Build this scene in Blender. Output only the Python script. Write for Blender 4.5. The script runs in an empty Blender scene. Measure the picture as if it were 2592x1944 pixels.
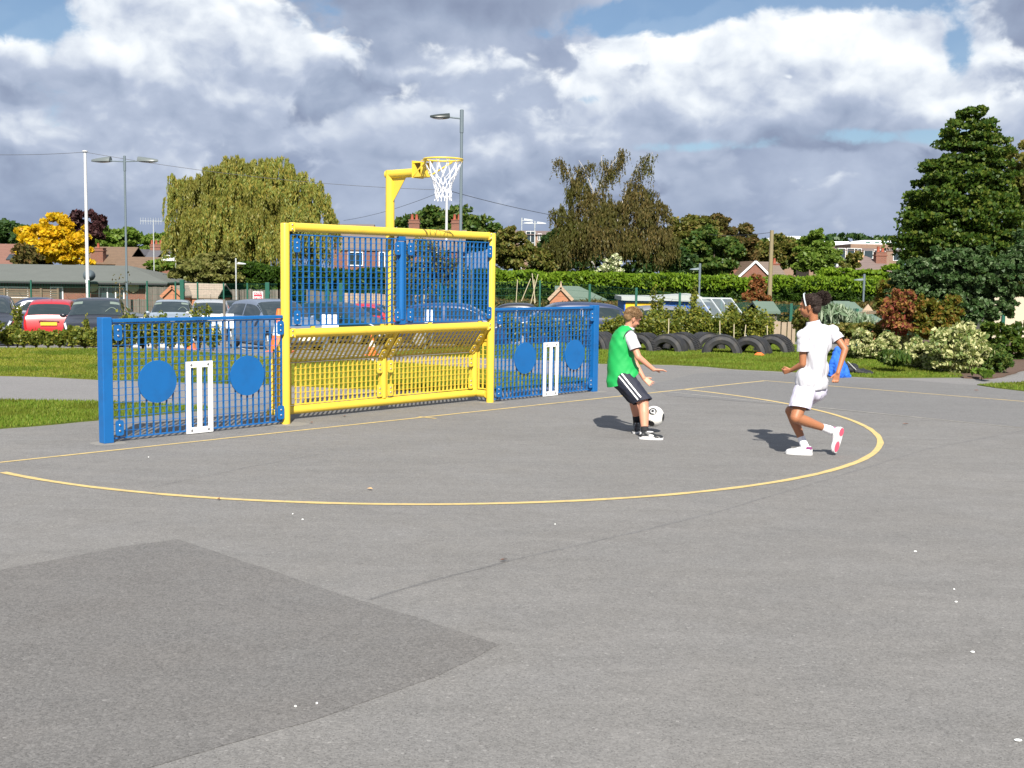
import bpy, bmesh, math, random
import numpy as np
from mathutils import Vector, Matrix, noise

R = math.radians
C = bpy.context.scene.collection
SC = bpy.context.scene
rng = np.random.default_rng(7)
random.seed(7)

# ------------------------------------------------------------------ camera
PITCH, ROLL, FPX, EYE = 0.0962, 0.0141, 2947.0, 1.65
cp, sp, cr, sr = math.cos(PITCH), math.sin(PITCH), math.cos(ROLL), math.sin(ROLL)
_r = Vector((1, 0, 0)); _u = Vector((0, sp, cp)); _f = Vector((0, cp, -sp))
_r2 = cr * _r + sr * _u
_u2 = -sr * _r + cr * _u
cam_d = bpy.data.cameras.new('camera')
cam = bpy.data.objects.new('camera', cam_d); C.objects.link(cam)
mm = Matrix.Identity(4)
for i in range(3):
    mm[i][0] = _r2[i]; mm[i][1] = _u2[i]; mm[i][2] = -_f[i]
mm[2][3] = EYE
cam.matrix_world = mm
cam_d.sensor_width = 36; cam_d.lens = 36 * FPX / 2592
cam_d.clip_start = .05; cam_d.clip_end = 6000
SC.camera = cam
SC.render.resolution_x = 1024; SC.render.resolution_y = 768

# ------------------------------------------------------------------ light
SUN_EL, SUN_AZ = R(41), R(4)          # azimuth: sun stands behind the camera, a little to the right
sun_dir = Vector((math.sin(SUN_AZ) * math.cos(SUN_EL), -math.cos(SUN_AZ) * math.cos(SUN_EL), math.sin(SUN_EL)))
sl = bpy.data.lights.new('sun', 'SUN'); sl.energy = 5.0; sl.angle = R(.55); sl.color = (1.0, .945, .86)
sun = bpy.data.objects.new('sun', sl); C.objects.link(sun)
sun.rotation_euler = sun_dir.to_track_quat('Z', 'Y').to_euler()
SC.view_settings.view_transform = 'Standard'
SC.view_settings.look = 'None'
SC.view_settings.exposure = 0.80
SC.view_settings.gamma = 1
SC.view_settings.use_curve_mapping = False
SC.cycles.max_bounces = 5; SC.cycles.diffuse_bounces = 2; SC.cycles.glossy_bounces = 2
SC.cycles.transparent_max_bounces = 12; SC.cycles.transmission_bounces = 4
SC.cycles.use_denoising = True
SC.cycles.sample_clamp_indirect = 6


class NT:
    """small helper to write node trees"""
    def __init__(s, tree):
        s.t = tree; s.n = tree.nodes; s.l = tree.links
    def new(s, typ, **kw):
        nd = s.n.new(typ)
        for k, v in kw.items():
            if k.startswith('i_'):
                key = k[2:]; key = int(key) if key.isdigit() else key
                s.set(nd, key, v)
            else: setattr(nd, k, v)
        return nd
    def set(s, nd, key, v):
        sock = nd.inputs[key]
        if isinstance(v, bpy.types.NodeSocket): s.l.new(v, sock)
        elif isinstance(v, bpy.types.Node): s.l.new(v.outputs[0], sock)
        else: sock.default_value = v
    def math(s, op, a, b=0.0, c=None, clamp=False):
        nd = s.new('ShaderNodeMath', operation=op, use_clamp=clamp)
        s.set(nd, 0, a); s.set(nd, 1, b)
        if c is not None: s.set(nd, 2, c)
        return nd.outputs[0]
    def vmath(s, op, a, b=(0, 0, 0)):
        nd = s.new('ShaderNodeVectorMath', operation=op)
        s.set(nd, 0, a)
        if op == 'SCALE': s.set(nd, 3, b)
        else: s.set(nd, 1, b)
        return nd.outputs['Value'] if op in ('DOT_PRODUCT', 'LENGTH', 'DISTANCE') else nd.outputs[0]
    def noise(s, vec, scale, detail=4, rough=.5, dist=0.0, lac=2.0):
        nd = s.new('ShaderNodeTexNoise')
        s.set(nd, 'Vector', vec); nd.inputs['Scale'].default_value = scale
        nd.inputs['Detail'].default_value = detail; nd.inputs['Roughness'].default_value = rough
        nd.inputs['Distortion'].default_value = dist; nd.inputs['Lacunarity'].default_value = lac
        return nd.outputs['Fac']
    def ramp(s, fac, stops, interp='LINEAR'):
        nd = s.new('ShaderNodeValToRGB'); s.set(nd, 0, fac)
        cr_ = nd.color_ramp; cr_.interpolation = interp
        while len(cr_.elements) < len(stops): cr_.elements.new(.5)
        for e, (p, c) in zip(cr_.elements, stops):
            e.position = p
            if not hasattr(c, '__len__'): c = (c, c, c)
            e.color = (*c[:3], 1)
        return nd.outputs[0]
    def mix(s, fac, a, b, blend='MIX'):
        nd = s.new('ShaderNodeMix', data_type='RGBA', blend_type=blend)
        nd.clamp_factor = True
        s.set(nd, 0, fac)
        for k, v in ((6, a), (7, b)):
            if not isinstance(v, (bpy.types.NodeSocket, bpy.types.Node)):
                if not hasattr(v, '__len__'): v = (v, v, v)
                v = (*v[:3], 1)
            s.set(nd, k, v)
        return nd.outputs[2]
    def sstep(s, x, a, b):
        nd = s.new('ShaderNodeMapRange', interpolation_type='SMOOTHSTEP')
        s.set(nd, 0, x); nd.inputs[1].default_value = a; nd.inputs[2].default_value = b
        return nd.outputs[0]


def raydir(px, py):
    x = (px - 1296) / FPX; y = -(py - 972) / FPX
    d = _f + x * _r2 + y * _u2
    return d
def at(px, py, Y):
    d = raydir(px, py); t = Y / d.y
    return Vector((d.x * t, Y, EYE + d.z * t))
def gp(px, py, z=0.0):
    d = raydir(px, py); t = (z - EYE) / d.z
    return Vector((d.x * t, d.y * t, z))

# ------------------------------------------------------------------ sky
world = bpy.data.worlds.new('World'); SC.world = world; world.use_nodes = True
wt = world.node_tree; wt.nodes.clear(); W = NT(wt)
sky = W.new('ShaderNodeTexSky', sky_type='NISHITA', sun_disc=False)
sky.sun_elevation = SUN_EL; sky.sun_rotation = math.pi - SUN_AZ
sky.air_density = 1.0; sky.dust_density = .3; sky.ozone_density = 4.0
tc = W.new('ShaderNodeTexCoord').outputs['Generated']

# clouds: several ranks of cumulus, each a thresholded noise of direction with its own lit tops and grey bases
SKY_K = .62
def kc(c): return tuple(x * SKY_K for x in c)
tcn = W.vmath('NORMALIZE', tc)
sep = W.new('ShaderNodeSeparateXYZ'); W.set(sep, 0, tcn); dz_ = sep.outputs[2]
zq = W.math('ADD', W.math('MULTIPLY', dz_, 1.0), W.math('MULTIPLY', W.math('POWER', W.math('MAXIMUM', dz_, .0001), .5), .30))
q = W.new('ShaderNodeCombineXYZ'); W.set(q, 0, sep.outputs[0]); W.set(q, 1, sep.outputs[1]); W.set(q, 2, W.math('MULTIPLY', zq, .95)); qv = q.outputs[0]
wn = W.new('ShaderNodeTexNoise'); W.set(wn, 'Vector', qv); wn.inputs['Scale'].default_value = 14.0; wn.inputs['Detail'].default_value = 4
qw = W.vmath('ADD', qv, W.vmath('SCALE', W.vmath('SUBTRACT', wn.outputs['Color'], (.5, .5, .5)), .040))
def gauss(px, py, hx, hy):
    c = raydir(px, py).normalized(); ex = _r2.normalized(); ez = ex.cross(c).normalized(); ex = c.cross(ez).normalized()
    dx = W.math('MULTIPLY', W.vmath('DOT_PRODUCT', tcn, tuple(ex)), FPX / hx)
    dz = W.math('MULTIPLY', W.vmath('DOT_PRODUCT', tcn, tuple(ez)), FPX / hy)
    rr = W.math('ADD', W.math('MULTIPLY', dx, dx), W.math('MULTIPLY', dz, dz))
    front = W.math('GREATER_THAN', W.vmath('DOT_PRODUCT', tcn, tuple(c)), 0.0)
    return W.math('MULTIPLY', W.math('EXPONENT', W.math('MULTIPLY', rr, -.7)), front), dz
lowf = W.sstep(dz_, .01, .16)
RAMP = [(0, kc((.245, .295, .42))), (.22, kc((.33, .395, .53))), (.45, kc((.46, .525, .66))), (.7, kc((.80, .85, .91))), (1, kc((1.12, 1.12, 1.10)))]
nb = W.noise(W.vmath('ADD', qw, (6, 1, 8)), 27.0, 4, .5)
bil = W.math('SUBTRACT', .6, W.math('MULTIPLY', W.math('ABSOLUTE', W.math('SUBTRACT', nb, .5)), 5.0))
def layer(off, scale, thr, k, base, banks, prev, contrast, step=.02, det=7, pen=.36):
    qi = W.vmath('ADD', qw, off)
    n = W.noise(qi, scale, det, .52); nu = W.noise(W.vmath('ADD', qi, (.004, 0, step)), scale, 4, .5)
    m = W.math('ADD', W.math('SUBTRACT', n, thr), W.math('MULTIPLY', bil, .035)); bb = None
    for px, py, hx, hy, st, gr_ in banks:
        g_, dz = gauss(px, py, hx, hy); m = W.math('ADD', m, W.math('MULTIPLY', g_, st))
        t_ = W.math('MULTIPLY', W.math('MULTIPLY', g_, dz), gr_); bb = t_ if bb is None else W.math('ADD', bb, t_)
    al = W.sstep(m, 0.0, .060)
    b_ = W.math('ADD', base, W.math('MULTIPLY', W.math('SUBTRACT', n, nu), k))
    b_ = W.math('SUBTRACT', b_, W.math('MULTIPLY', W.math('MAXIMUM', m, 0.0), pen))
    b_ = W.math('ADD', b_, W.math('MULTIPLY', bil, .03))
    if bb is not None: b_ = W.math('ADD', b_, bb)
    # contrast falls off towards the horizon
    b_ = W.math('ADD', .25, W.math('MULTIPLY', W.math('SUBTRACT', b_, .27), W.math('ADD', W.math('MULTIPLY', lowf, 1 - contrast), contrast)), clamp=True)
    return W.mix(al, prev, W.ramp(b_, RAMP)), al
back = W.ramp(W.noise(W.vmath('ADD', qw, (4, 4, 4)), 7.0, 6, .55), [(.35, kc((.27, .33, .47))), (.65, kc((.48, .55, .69)))])
c1, a1 = layer((3.1, 1.7, .4), 6.0, .48, 3.9, .37, [(1900, 430, 500, 60, .05, .1)], back, .65)
c2, a2 = layer((7.3, 5.7, 2.4), 4.4, .53, 3.5, .38, [(1330, 250, 240, 90, .14, .10), (2560, 120, 120, 190, .40, -.10), (1000, 60, 360, 100, .35, -.16), (1150, 0, 300, 40, .35, .0), (900, 330, 330, 60, .16, .12)], c1, .6)
c3, a3 = layer((1.3, 8.7, 6.4), 5.4, .60, 3.7, .60, [(1930, 190, 330, 125, .46, .20), (1950, 318, 330, 120, .03, .55), (2220, 170, 130, 120, .26, .22), (1640, 270, 150, 90, .18, .16), (400, 130, 300, 110, .32, .24), (90, 160, 170, 70, .18, .18), (2080, 120, 150, 60, .10, .2), (620, 270, 120, 50, .12, .2), (1250, 190, 110, 80, .14, .18)], c2, .55, pen=.16)
c4, a4 = layer((5.3, 2.7, 9.4), 11.0, .66, 3.0, .52, [(1960, 190, 80, 14, .20, -.5), (1570, 180, 130, 62, .20, -.30), (330, 270, 60, 50, .12, .2), (2060, 480, 40, 22, .2, .3), (1720, 480, 90, 30, .17, .3), (2260, 440, 70, 50, .16, .3), (90, 360, 60, 40, .14, .3)], c3, .5, step=.012)
hz = W.sstep(dz_, -.01, .085)
ccol = W.mix(W.math('MULTIPLY', W.math('SUBTRACT', 1.0, hz), .7), c4, kc((.255, .32, .465)))
hole = W.math('MULTIPLY', W.math('SUBTRACT', W.noise(W.vmath('ADD', qw, (2, 9, 3)), 9.0, 6, .6), .5), 2.2)
for px, py, hx, hy, st in ((50, 12, 120, 60, 1.0), (1560, 50, 190, 42, .85), (2020, -12, 300, 44, 1.0), (1490, 250, 85, 24, .62), (2425, 140, 36, 70, .7), (2240, 345, 260, 24, .72), (1790, 372, 190, 16, .5), (1400, 100, 80, 26, .45), (2350, 440, 200, 14, .3)):
    g_, _ = gauss(px, py, hx, hy); hole = W.math('ADD', hole, W.math('MULTIPLY', g_, st))
cover = W.math('SUBTRACT', 1.0, W.math('MULTIPLY', W.sstep(hole, .30, .58), .92))
bg1 = W.new('ShaderNodeBackground'); W.set(bg1, 0, sky.outputs[0]); bg1.inputs[1].default_value = .055
bg2 = W.new('ShaderNodeBackground'); W.set(bg2, 0, ccol); bg2.inputs[1].default_value = 1.0
ms = W.new('ShaderNodeMixShader')
W.set(ms, 0, cover); W.l.new(bg1.outputs[0], ms.inputs[1]); W.l.new(bg2.outputs[0], ms.inputs[2])
wo = W.new('ShaderNodeOutputWorld'); W.l.new(ms.outputs[0], wo.inputs[0])
world.cycles.sampling_method = 'MANUAL'; world.cycles.sample_map_resolution = 1024

# ------------------------------------------------------------------ materials
def principled(name):
    m = bpy.data.materials.new(name); m.use_nodes = True
    t = NT(m.node_tree); b = m.node_tree.nodes['Principled BSDF']
    return m, t, b

def mat(name, col, rough=.6, metal=0.0, var=.0, vscale=4.0, bump=0.0, bscale=60.0, coat=0.0, spec=.5, island=0.0, dirt=None, dscale=1.5):
    m, t, b = principled(name)
    tcx = t.new('ShaderNodeTexCoord').outputs['Object']
    c = (*col, 1)
    out = None
    if var:
        f = t.noise(tcx, vscale, 6, .6)
        out = t.mix(f, tuple(max(0, x * (1 - var)) for x in col), tuple(x * (1 + var) for x in col))
    if island:
        g = t.new('ShaderNodeNewGeometry').outputs['Random Per Island']
        hv = t.math('ADD', t.math('MULTIPLY', g, 2 * island), 1 - island)
        mul = t.new('ShaderNodeMix', data_type='RGBA', blend_type='MULTIPLY'); mul.inputs[0].default_value = 1
        t.set(mul, 6, out if out is not None else c)
        cc = t.new('ShaderNodeCombineXYZ'); [t.set(cc, i, hv) for i in range(3)]
        t.set(mul, 7, cc.outputs[0]); out = mul.outputs[2]
    if dirt:
        f = t.sstep(t.noise(tcx, dscale, 8, .65), .48, .72)
        out = t.mix(t.math('MULTIPLY', f, .7), out if out is not None else col, dirt)
    if out is not None: t.set(b, 'Base Color', out)
    else: b.inputs['Base Color'].default_value = c
    b.inputs['Roughness'].default_value = rough; b.inputs['Metallic'].default_value = metal
    b.inputs['Coat Weight'].default_value = coat
    b.inputs['Specular IOR Level'].default_value = spec
    if bump:
        bp = t.new('ShaderNodeBump'); bp.inputs['Strength'].default_value = bump; bp.inputs['Distance'].default_value = .01
        t.set(bp, 'Height', t.noise(tcx, bscale, 5, .6)); t.l.new(bp.outputs[0], b.inputs['Normal'])
    return m

def leafmat(name, cols, trans=.35, gloss=.06, patch=None, pscale=.6):
    """cols: ramp of leaf colours picked per leaf"""
    m = bpy.data.materials.new(name); m.use_nodes = True
    t = NT(m.node_tree); t.n.clear()
    g = t.new('ShaderNodeNewGeometry').outputs['Random Per Island']
    cols = [tuple(min(.85, x * 1.5) for x in c) for c in cols]
    n = len(cols)
    col = t.ramp(g, [(i / (n - 1), c) for i, c in enumerate(cols)])
    if patch:
        tcx = t.new('ShaderNodeTexCoord').outputs['Object']
        f = t.sstep(t.noise(tcx, pscale, 3, .5), .45, .62)
        col = t.mix(t.math('MULTIPLY', f, .65), col, patch)
    d = t.new('ShaderNodeBsdfDiffuse'); t.set(d, 0, col)
    tr = t.new('ShaderNodeBsdfTranslucent'); t.set(tr, 0, t.mix(.5, col, tuple(min(1, x * y) for x, y in zip(cols[n // 2], (1.6, 1.8, .8)))))
    gl = t.new('ShaderNodeBsdfGlossy'); gl.inputs['Roughness'].default_value = .45; gl.inputs[0].default_value = (.45, .5, .42, 1)
    m1 = t.new('ShaderNodeMixShader'); m1.inputs[0].default_value = trans; t.l.new(d.outputs[0], m1.inputs[1]); t.l.new(tr.outputs[0], m1.inputs[2])
    m2 = t.new('ShaderNodeMixShader'); m2.inputs[0].default_value = gloss * .6; t.l.new(m1.outputs[0], m2.inputs[1]); t.l.new(gl.outputs[0], m2.inputs[2])
    o = t.new('ShaderNodeOutputMaterial'); t.l.new(m2.outputs[0], o.inputs[0])
    return m

def asphalt_mat(name, base, tint=(1, .985, .965), grain=.35, cont=1.0):
    m, t, b = principled(name)
    tcx = t.new('ShaderNodeTexCoord').outputs['Object']
    big = t.noise(tcx, .35, 5, .6, .4)
    mp = t.new('ShaderNodeMapping'); mp.inputs['Scale'].default_value = (1.0, 3.2, 1); mp.inputs['Rotation'].default_value = (0, 0, .3)
    t.set(mp, 0, tcx)
    streak = t.noise(mp.outputs[0], 1.1, 7, .68, .6)
    mid = t.noise(tcx, 9, 6, .7)
    vo = t.new('ShaderNodeTexVoronoi'); t.set(vo, 'Vector', tcx); vo.inputs['Scale'].default_value = 95
    sv = t.new('ShaderNodeSeparateColor'); t.set(sv, 0, vo.outputs['Color'])
    vo2 = t.new('ShaderNodeTexVoronoi'); t.set(vo2, 'Vector', tcx); vo2.inputs['Scale'].default_value = 210
    sv2 = t.new('ShaderNodeSeparateColor'); t.set(sv2, 0, vo2.outputs['Color'])
    g = t.math('ADD', t.math('MULTIPLY', sv.outputs[0], .55), t.math('MULTIPLY', sv2.outputs[1], .45))
    v = t.math('ADD', t.math('MULTIPLY', t.math('SUBTRACT', big, .5), .30 * cont), t.math('MULTIPLY', t.math('SUBTRACT', streak, .5), .42 * cont))
    v = t.math('ADD', v, t.math('MULTIPLY', t.math('SUBTRACT', mid, .5), .35 * cont))
    v = t.math('ADD', v, t.math('MULTIPLY', t.math('SUBTRACT', g, .5), grain * 2))
    pale = t.math('GREATER_THAN', sv.outputs[2], .990)
    dark = t.math('GREATER_THAN', sv2.outputs[2], .94)
    v = t.math('ADD', v, t.math('MULTIPLY', pale, .28)); v = t.math('SUBTRACT', v, t.math('MULTIPLY', dark, .3))
    v = t.math('MAXIMUM', t.math('ADD', v, 1.0), .15)
    hue = t.noise(tcx, 1.7, 3, .5)
    colr = t.mix(hue, tuple(base * x for x in tint), tuple(base * x for x in (1.0, .985, .96)))
    sc = t.new('ShaderNodeVectorMath', operation='SCALE'); t.set(sc, 0, colr); t.set(sc, 3, v)
    t.set(b, 'Base Color', sc.outputs[0])
    b.inputs['Roughness'].default_value = .88; b.inputs['Specular IOR Level'].default_value = .3
    bp = t.new('ShaderNodeBump'); bp.inputs['Strength'].default_value = .55; bp.inputs['Distance'].default_value = .004
    t.set(bp, 'Height', t.math('ADD', g, t.math('MULTIPLY', vo.outputs['Distance'], -.6))); t.l.new(bp.outputs[0], b.inputs['Normal'])
    return m

def grass_mat(name, c1, c2, c3):
    m, t, b = principled(name)
    tcx = t.new('ShaderNodeTexCoord').outputs['Object']
    f = t.noise(tcx, .9, 6, .62, .5); f2 = t.noise(tcx, 22, 6, .75)
    f3 = t.noise(tcx, 90, 3, .7)
    col = t.mix(t.sstep(f, .35, .66), c1, c2)
    col = t.mix(t.sstep(f2, .45, .75), col, c3)
    sc = t.new('ShaderNodeVectorMath', operation='SCALE'); t.set(sc, 0, col); t.set(sc, 3, t.math('ADD', t.math('MULTIPLY', f3, 1.1), .45))
    t.set(b, 'Base Color', sc.outputs[0]); b.inputs['Roughness'].default_value = .95; b.inputs['Specular IOR Level'].default_value = .15
    bp = t.new('ShaderNodeBump'); bp.inputs['Strength'].default_value = .9; bp.inputs['Distance'].default_value = .03
    t.set(bp, 'Height', t.math('ADD', f2, f3)); t.l.new(bp.outputs[0], b.inputs['Normal'])
    return m

def brick_mat(name, c1, c2, mortar=(.30, .27, .23), scale=1.0, rough=.85):
    m, t, b = principled(name)
    tcx = t.new('ShaderNodeTexCoord').outputs['Object']
    s = t.new('ShaderNodeSeparateXYZ'); t.set(s, 0, tcx)
    cx = t.new('ShaderNodeCombineXYZ'); t.set(cx, 0, t.math('ADD', s.outputs[0], s.outputs[1])); t.set(cx, 1, s.outputs[2])
    br = t.new('ShaderNodeTexBrick'); t.set(br, 'Vector', cx.outputs[0])
    br.inputs['Scale'].default_value = 1.0 / scale
    br.inputs['Brick Width'].default_value = .225; br.inputs['Row Height'].default_value = .075; br.inputs['Mortar Size'].default_value = .008
    br.inputs['Color1'].default_value = (*c1, 1); br.inputs['Color2'].default_value = (*c2, 1); br.inputs['Mortar'].default_value = (*mortar, 1)
    nz = t.noise(tcx, 1.5, 6, .6)
    t.set(b, 'Base Color', t.mix(nz, br.outputs[0], t.mix(.35, br.outputs[0], (.06, .04, .03))))
    b.inputs['Roughness'].default_value = rough
    return m

def tile_mat(name, c1, c2, row=.3, wid=.25):
    """roof tiles far away: rows by slope position"""
    m, t, b = principled(name)
    tcx = t.new('ShaderNodeTexCoord').outputs['Object']
    s = t.new('ShaderNodeSeparateXYZ'); t.set(s, 0, tcx)
    w = t.math('FRACT', t.math('DIVIDE', s.outputs[2], row * .5))
    nz = t.noise(tcx, 3, 8, .7)
    mp = t.new('ShaderNodeMapping'); mp.inputs['Scale'].default_value = (1 / wid, 1 / wid, 1 / row * 2); t.set(mp, 0, tcx)
    wn = t.new('ShaderNodeTexVoronoi'); t.set(wn, 'Vector', mp.outputs[0]); wn.inputs['Scale'].default_value = 1
    sv = t.new('ShaderNodeSeparateColor'); t.set(sv, 0, wn.outputs['Color'])
    col = t.mix(t.math('ADD', t.math('MULTIPLY', nz, .6), t.math('MULTIPLY', sv.outputs[0], .4)), c1, c2)
    edge = t.sstep(w, .0, .22)
    sc = t.new('ShaderNodeVectorMath', operation='SCALE'); t.set(sc, 0, col); t.set(sc, 3, t.math('ADD', t.math('MULTIPLY', edge, .35), .65))
    t.set(b, 'Base Color', sc.outputs[0]); b.inputs['Roughness'].default_value = .85
    return m

def glassy(name, col=(.02, .03, .035), rough=.05):
    m = mat(name, col, rough=rough, spec=.8, coat=.3); return m

A_COURT = asphalt_mat('asphalt_court', .176, (1.0, .958, .893), .24, 1.0)
A_PATCH = asphalt_mat('asphalt_patch', .140, (1.0, .945, .885), .32, .7)
A_PATH = asphalt_mat('asphalt_path', .195, (1.03, .985, .98), .22, .5)
A_LANE = asphalt_mat('asphalt_lane', .160, (1, .985, .97), .3, .8)
YLINE = mat('yellow_line_paint', (.55, .41, .16), .8, var=.2, vscale=9, bump=.3, bscale=160, dirt=(.30, .25, .17), dscale=16)
WLINE = mat('white_line_paint', (.5, .5, .46), .8, var=.15, vscale=9)
PALELINE = mat('pale_joint', (.38, .36, .31), .9, var=.25, vscale=12)
CONC = mat('concrete', (.205, .195, .175), .9, var=.18, vscale=8, bump=.3, bscale=80)
YEL = mat('yellow_powder_coat', (.72, .51, .05), .40, dirt=(.60, .41, .05), dscale=3.5, var=.07, vscale=2.5, coat=.15, bump=.04, bscale=30)
BLU = mat('blue_powder_coat', (.003, .110, .335), .46, dirt=(.006, .085, .255), dscale=4, var=.12, vscale=2.5, coat=.15, bump=.04, bscale=30)
WHT = mat('white_powder_coat', (.78, .78, .76), .45, var=.04)
STEEL = mat('galvanised_bolt', (.42, .42, .42), .35, metal=.8)
SILV = mat('bare_steel_edge', (.5, .5, .5), .4, metal=.6)
DARKH = mat('dark_socket', (.03, .03, .03), .6)
GREYP = mat('grey_painted_steel', (.12, .155, .175), .5, var=.06)
LGREYP = mat('pale_grey_steel', (.42, .45, .46), .5, var=.06)
WPOLE = mat('white_pole_paint', (.56, .56, .57), .45, var=.04)
LENS = mat('lamp_lens', (.30, .25, .24), .25, spec=.6)
GREENM = mat('green_fence_coating', (.008, .085, .055), .5)
WOOD_BR = mat('weathered_wood_brown', (.155, .115, .075), .9, var=.3, vscale=6, island=.15)
WOOD_GR = mat('weathered_wood_grey', (.14, .125, .105), .9, var=.3, vscale=6, island=.2)
WOOD_LT = mat('pale_new_timber', (.40, .29, .20), .85, var=.15, vscale=5, island=.15)
WOOD_OR = mat('orange_stained_timber', (.40, .17, .09), .8, var=.18, vscale=5)
BARK = mat('bark', (.07, .055, .04), .95, var=.4, vscale=8, bump=.6, bscale=20)
BARK_W = mat('birch_bark', (.36, .34, .30), .85, var=.1, dirt=(.05, .045, .04), dscale=5)
CANE = mat('bamboo_cane', (.48, .42, .28), .7)
RUBBER = mat('weathered_rubber', (.026, .027, .030), .72, var=.5, vscale=5, bump=.4, bscale=30, dirt=(.065, .058, .048), dscale=6, island=.0)
MULCH = mat('bark_mulch', (.085, .052, .036), .95, var=.5, vscale=18, bump=.9, bscale=40, island=.5)
WINF = mat('white_upvc', (.75, .76, .76), .5)
WING = glassy('window_glass', (.03, .045, .05))
FELT = mat('grey_roof_felt', (.105, .115, .105), .95, var=.14, vscale=1.4, bump=.3, bscale=20)
GRFELT = mat('green_roof_felt', (.105, .15, .118), .95, var=.12, vscale=2)
BRICKR = brick_mat('red_brick', (.25, .078, .042), (.19, .06, .035), (.2, .17, .14))
BRICKT = brick_mat('tan_brick', (.28, .15, .095), (.23, .125, .08))
CREAM = mat('cream_render', (.46, .40, .30), .85, var=.08, vscale=2)
LEAD = mat('lead_flashing', (.30, .42, .40), .6)
# ------------------------------------------------------------------ mesh building
class MB:
    def __init__(s): s.v = []; s.f = []
    def add(s, vs, fs):
        o = len(s.v); s.v += [tuple(p) for p in vs]; s.f += [tuple(i + o for i in f) for f in fs]; return s
    def box(s, c, d, rot=None, taper=1.0):
        hx, hy, hz = d[0] / 2, d[1] / 2, d[2] / 2
        vs = [Vector((sx * hx * (taper if sz > 0 else 1), sy * hy * (taper if sz > 0 else 1), sz * hz)) for sz in (-1, 1) for sx, sy in ((-1, -1), (1, -1), (1, 1), (-1, 1))]
        if rot is not None: vs = [rot @ v for v in vs]
        c = Vector(c)
        return s.add([v + c for v in vs], [(3, 2, 1, 0), (4, 5, 6, 7), (0, 1, 5, 4), (1, 2, 6, 5), (2, 3, 7, 6), (3, 0, 4, 7)])
    def bar(s, a, b, w, h, up=(0, 0, 1)):
        """rectangular bar from a to b; w across, h along up"""
        a = Vector(a); b = Vector(b); d = b - a; L = d.length; d.normalize()
        u = Vector(up); x = d.cross(u)
        if x.length < 1e-4: x = d.cross(Vector((1, 0, 0)))
        x.normalize(); u = x.cross(d)
        rot = Matrix((x, d, u)).transposed()
        return s.box((a + b) / 2, (w, L, h), rot)
    def cyl(s, a, b, r0, r1=None, n=10, caps=True):
        return s.tube([a, b], [r0, r0 if r1 is None else r1], n, caps)
    def tube(s, pts, r, n=8, caps=True, closed=False):
        pts = [Vector(p) for p in pts]
        if not hasattr(r, '__len__'): r = [r] * len(pts)
        N = len(pts); vs = []; ref = None
        for i, p in enumerate(pts):
            if closed: d = pts[(i + 1) % N] - pts[i - 1]
            else: d = pts[min(i + 1, N - 1)] - pts[max(i - 1, 0)]
            d.normalize()
            if ref is None:
                ref = d.orthogonal().normalized()
            x = (ref - d * ref.dot(d))
            x = x.normalized() if x.length > 1e-5 else d.orthogonal().normalized()
            ref = x; y = d.cross(x)
            for k in range(n):
                a = 2 * math.pi * k / n
                vs.append(p + (x * math.cos(a) + y * math.sin(a)) * r[i])
        fs = []
        for i in range(N if closed else N - 1):
            j = (i + 1) % N
            for k in range(n):
                k2 = (k + 1) % n
                fs.append((i * n + k, i * n + k2, j * n + k2, j * n + k))
        if caps and not closed:
            fs.append(tuple(reversed(range(n)))); fs.append(tuple(range((N - 1) * n, N * n)))
        return s.add(vs, fs)
    def lathe(s, prof, c=(0, 0, 0), n=16, rot=None):
        c = Vector(c); vs = []; fs = []
        for r, z in prof:
            for k in range(n):
                a = 2 * math.pi * k / n
                v = Vector((r * math.cos(a), r * math.sin(a), z))
                if rot is not None: v = rot @ v
                vs.append(v + c)
        for i in range(len(prof) - 1):
            for k in range(n):
                k2 = (k + 1) % n
                fs.append((i * n + k, i * n + k2, (i + 1) * n + k2, (i + 1) * n + k))
        fs.append(tuple(reversed(range(n)))); fs.append(tuple(range((len(prof) - 1) * n, len(prof) * n)))
        return s.add(vs, fs)
    def ell(s, c, r, n=12, m=8, rot=None):
        prof = [(max(math.sin(math.pi * i / m), .02), -math.cos(math.pi * i / m)) for i in range(m + 1)]
        sc = Matrix.Diagonal(Vector(r))
        return s.lathe(prof, c, n, (rot @ sc) if rot is not None else sc)
    def prism(s, poly, z0, z1):
        """poly: list of (x,y); extruded z0..z1"""
        n = len(poly)
        vs = [(x, y, z0) for x, y in poly] + [(x, y, z1) for x, y in poly]
        fs = [tuple(reversed(range(n))), tuple(range(n, 2 * n))] + [(i, (i + 1) % n, n + (i + 1) % n, n + i) for i in range(n)]
        return s.add(vs, fs)
    def poly(s, pts): return s.add(pts, [tuple(range(len(pts)))])
    def build(s, name, m, parent=None, smooth=False, loc=None, bevel=0, rotz=0, **props):
        me = bpy.data.meshes.new(name); me.from_pydata(s.v, [], s.f); me.update()
        return link(name, me, m, parent, smooth, loc, bevel, rotz, **props)

def link(name, me, m, parent=None, smooth=False, loc=None, bevel=0, rotz=0, **props):
    o = bpy.data.objects.new(name, me); C.objects.link(o)
    if m is not None and not me.materials: me.materials.append(m)
    if smooth:
        me.polygons.foreach_set('use_smooth', [True] * len(me.polygons))
        if smooth == 'auto':
            try: me.set_sharp_from_angle(angle=R(40))
            except Exception: pass
    if parent is not None: o.parent = parent
    if loc is not None: o.location = loc
    if rotz: o.rotation_euler[2] = rotz
    if bevel:
        b = o.modifiers.new('bevel', 'BEVEL'); b.width = bevel; b.segments = 2; b.limit_method = 'ANGLE'
    for k, v in props.items(): o[k] = v
    return o

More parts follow.
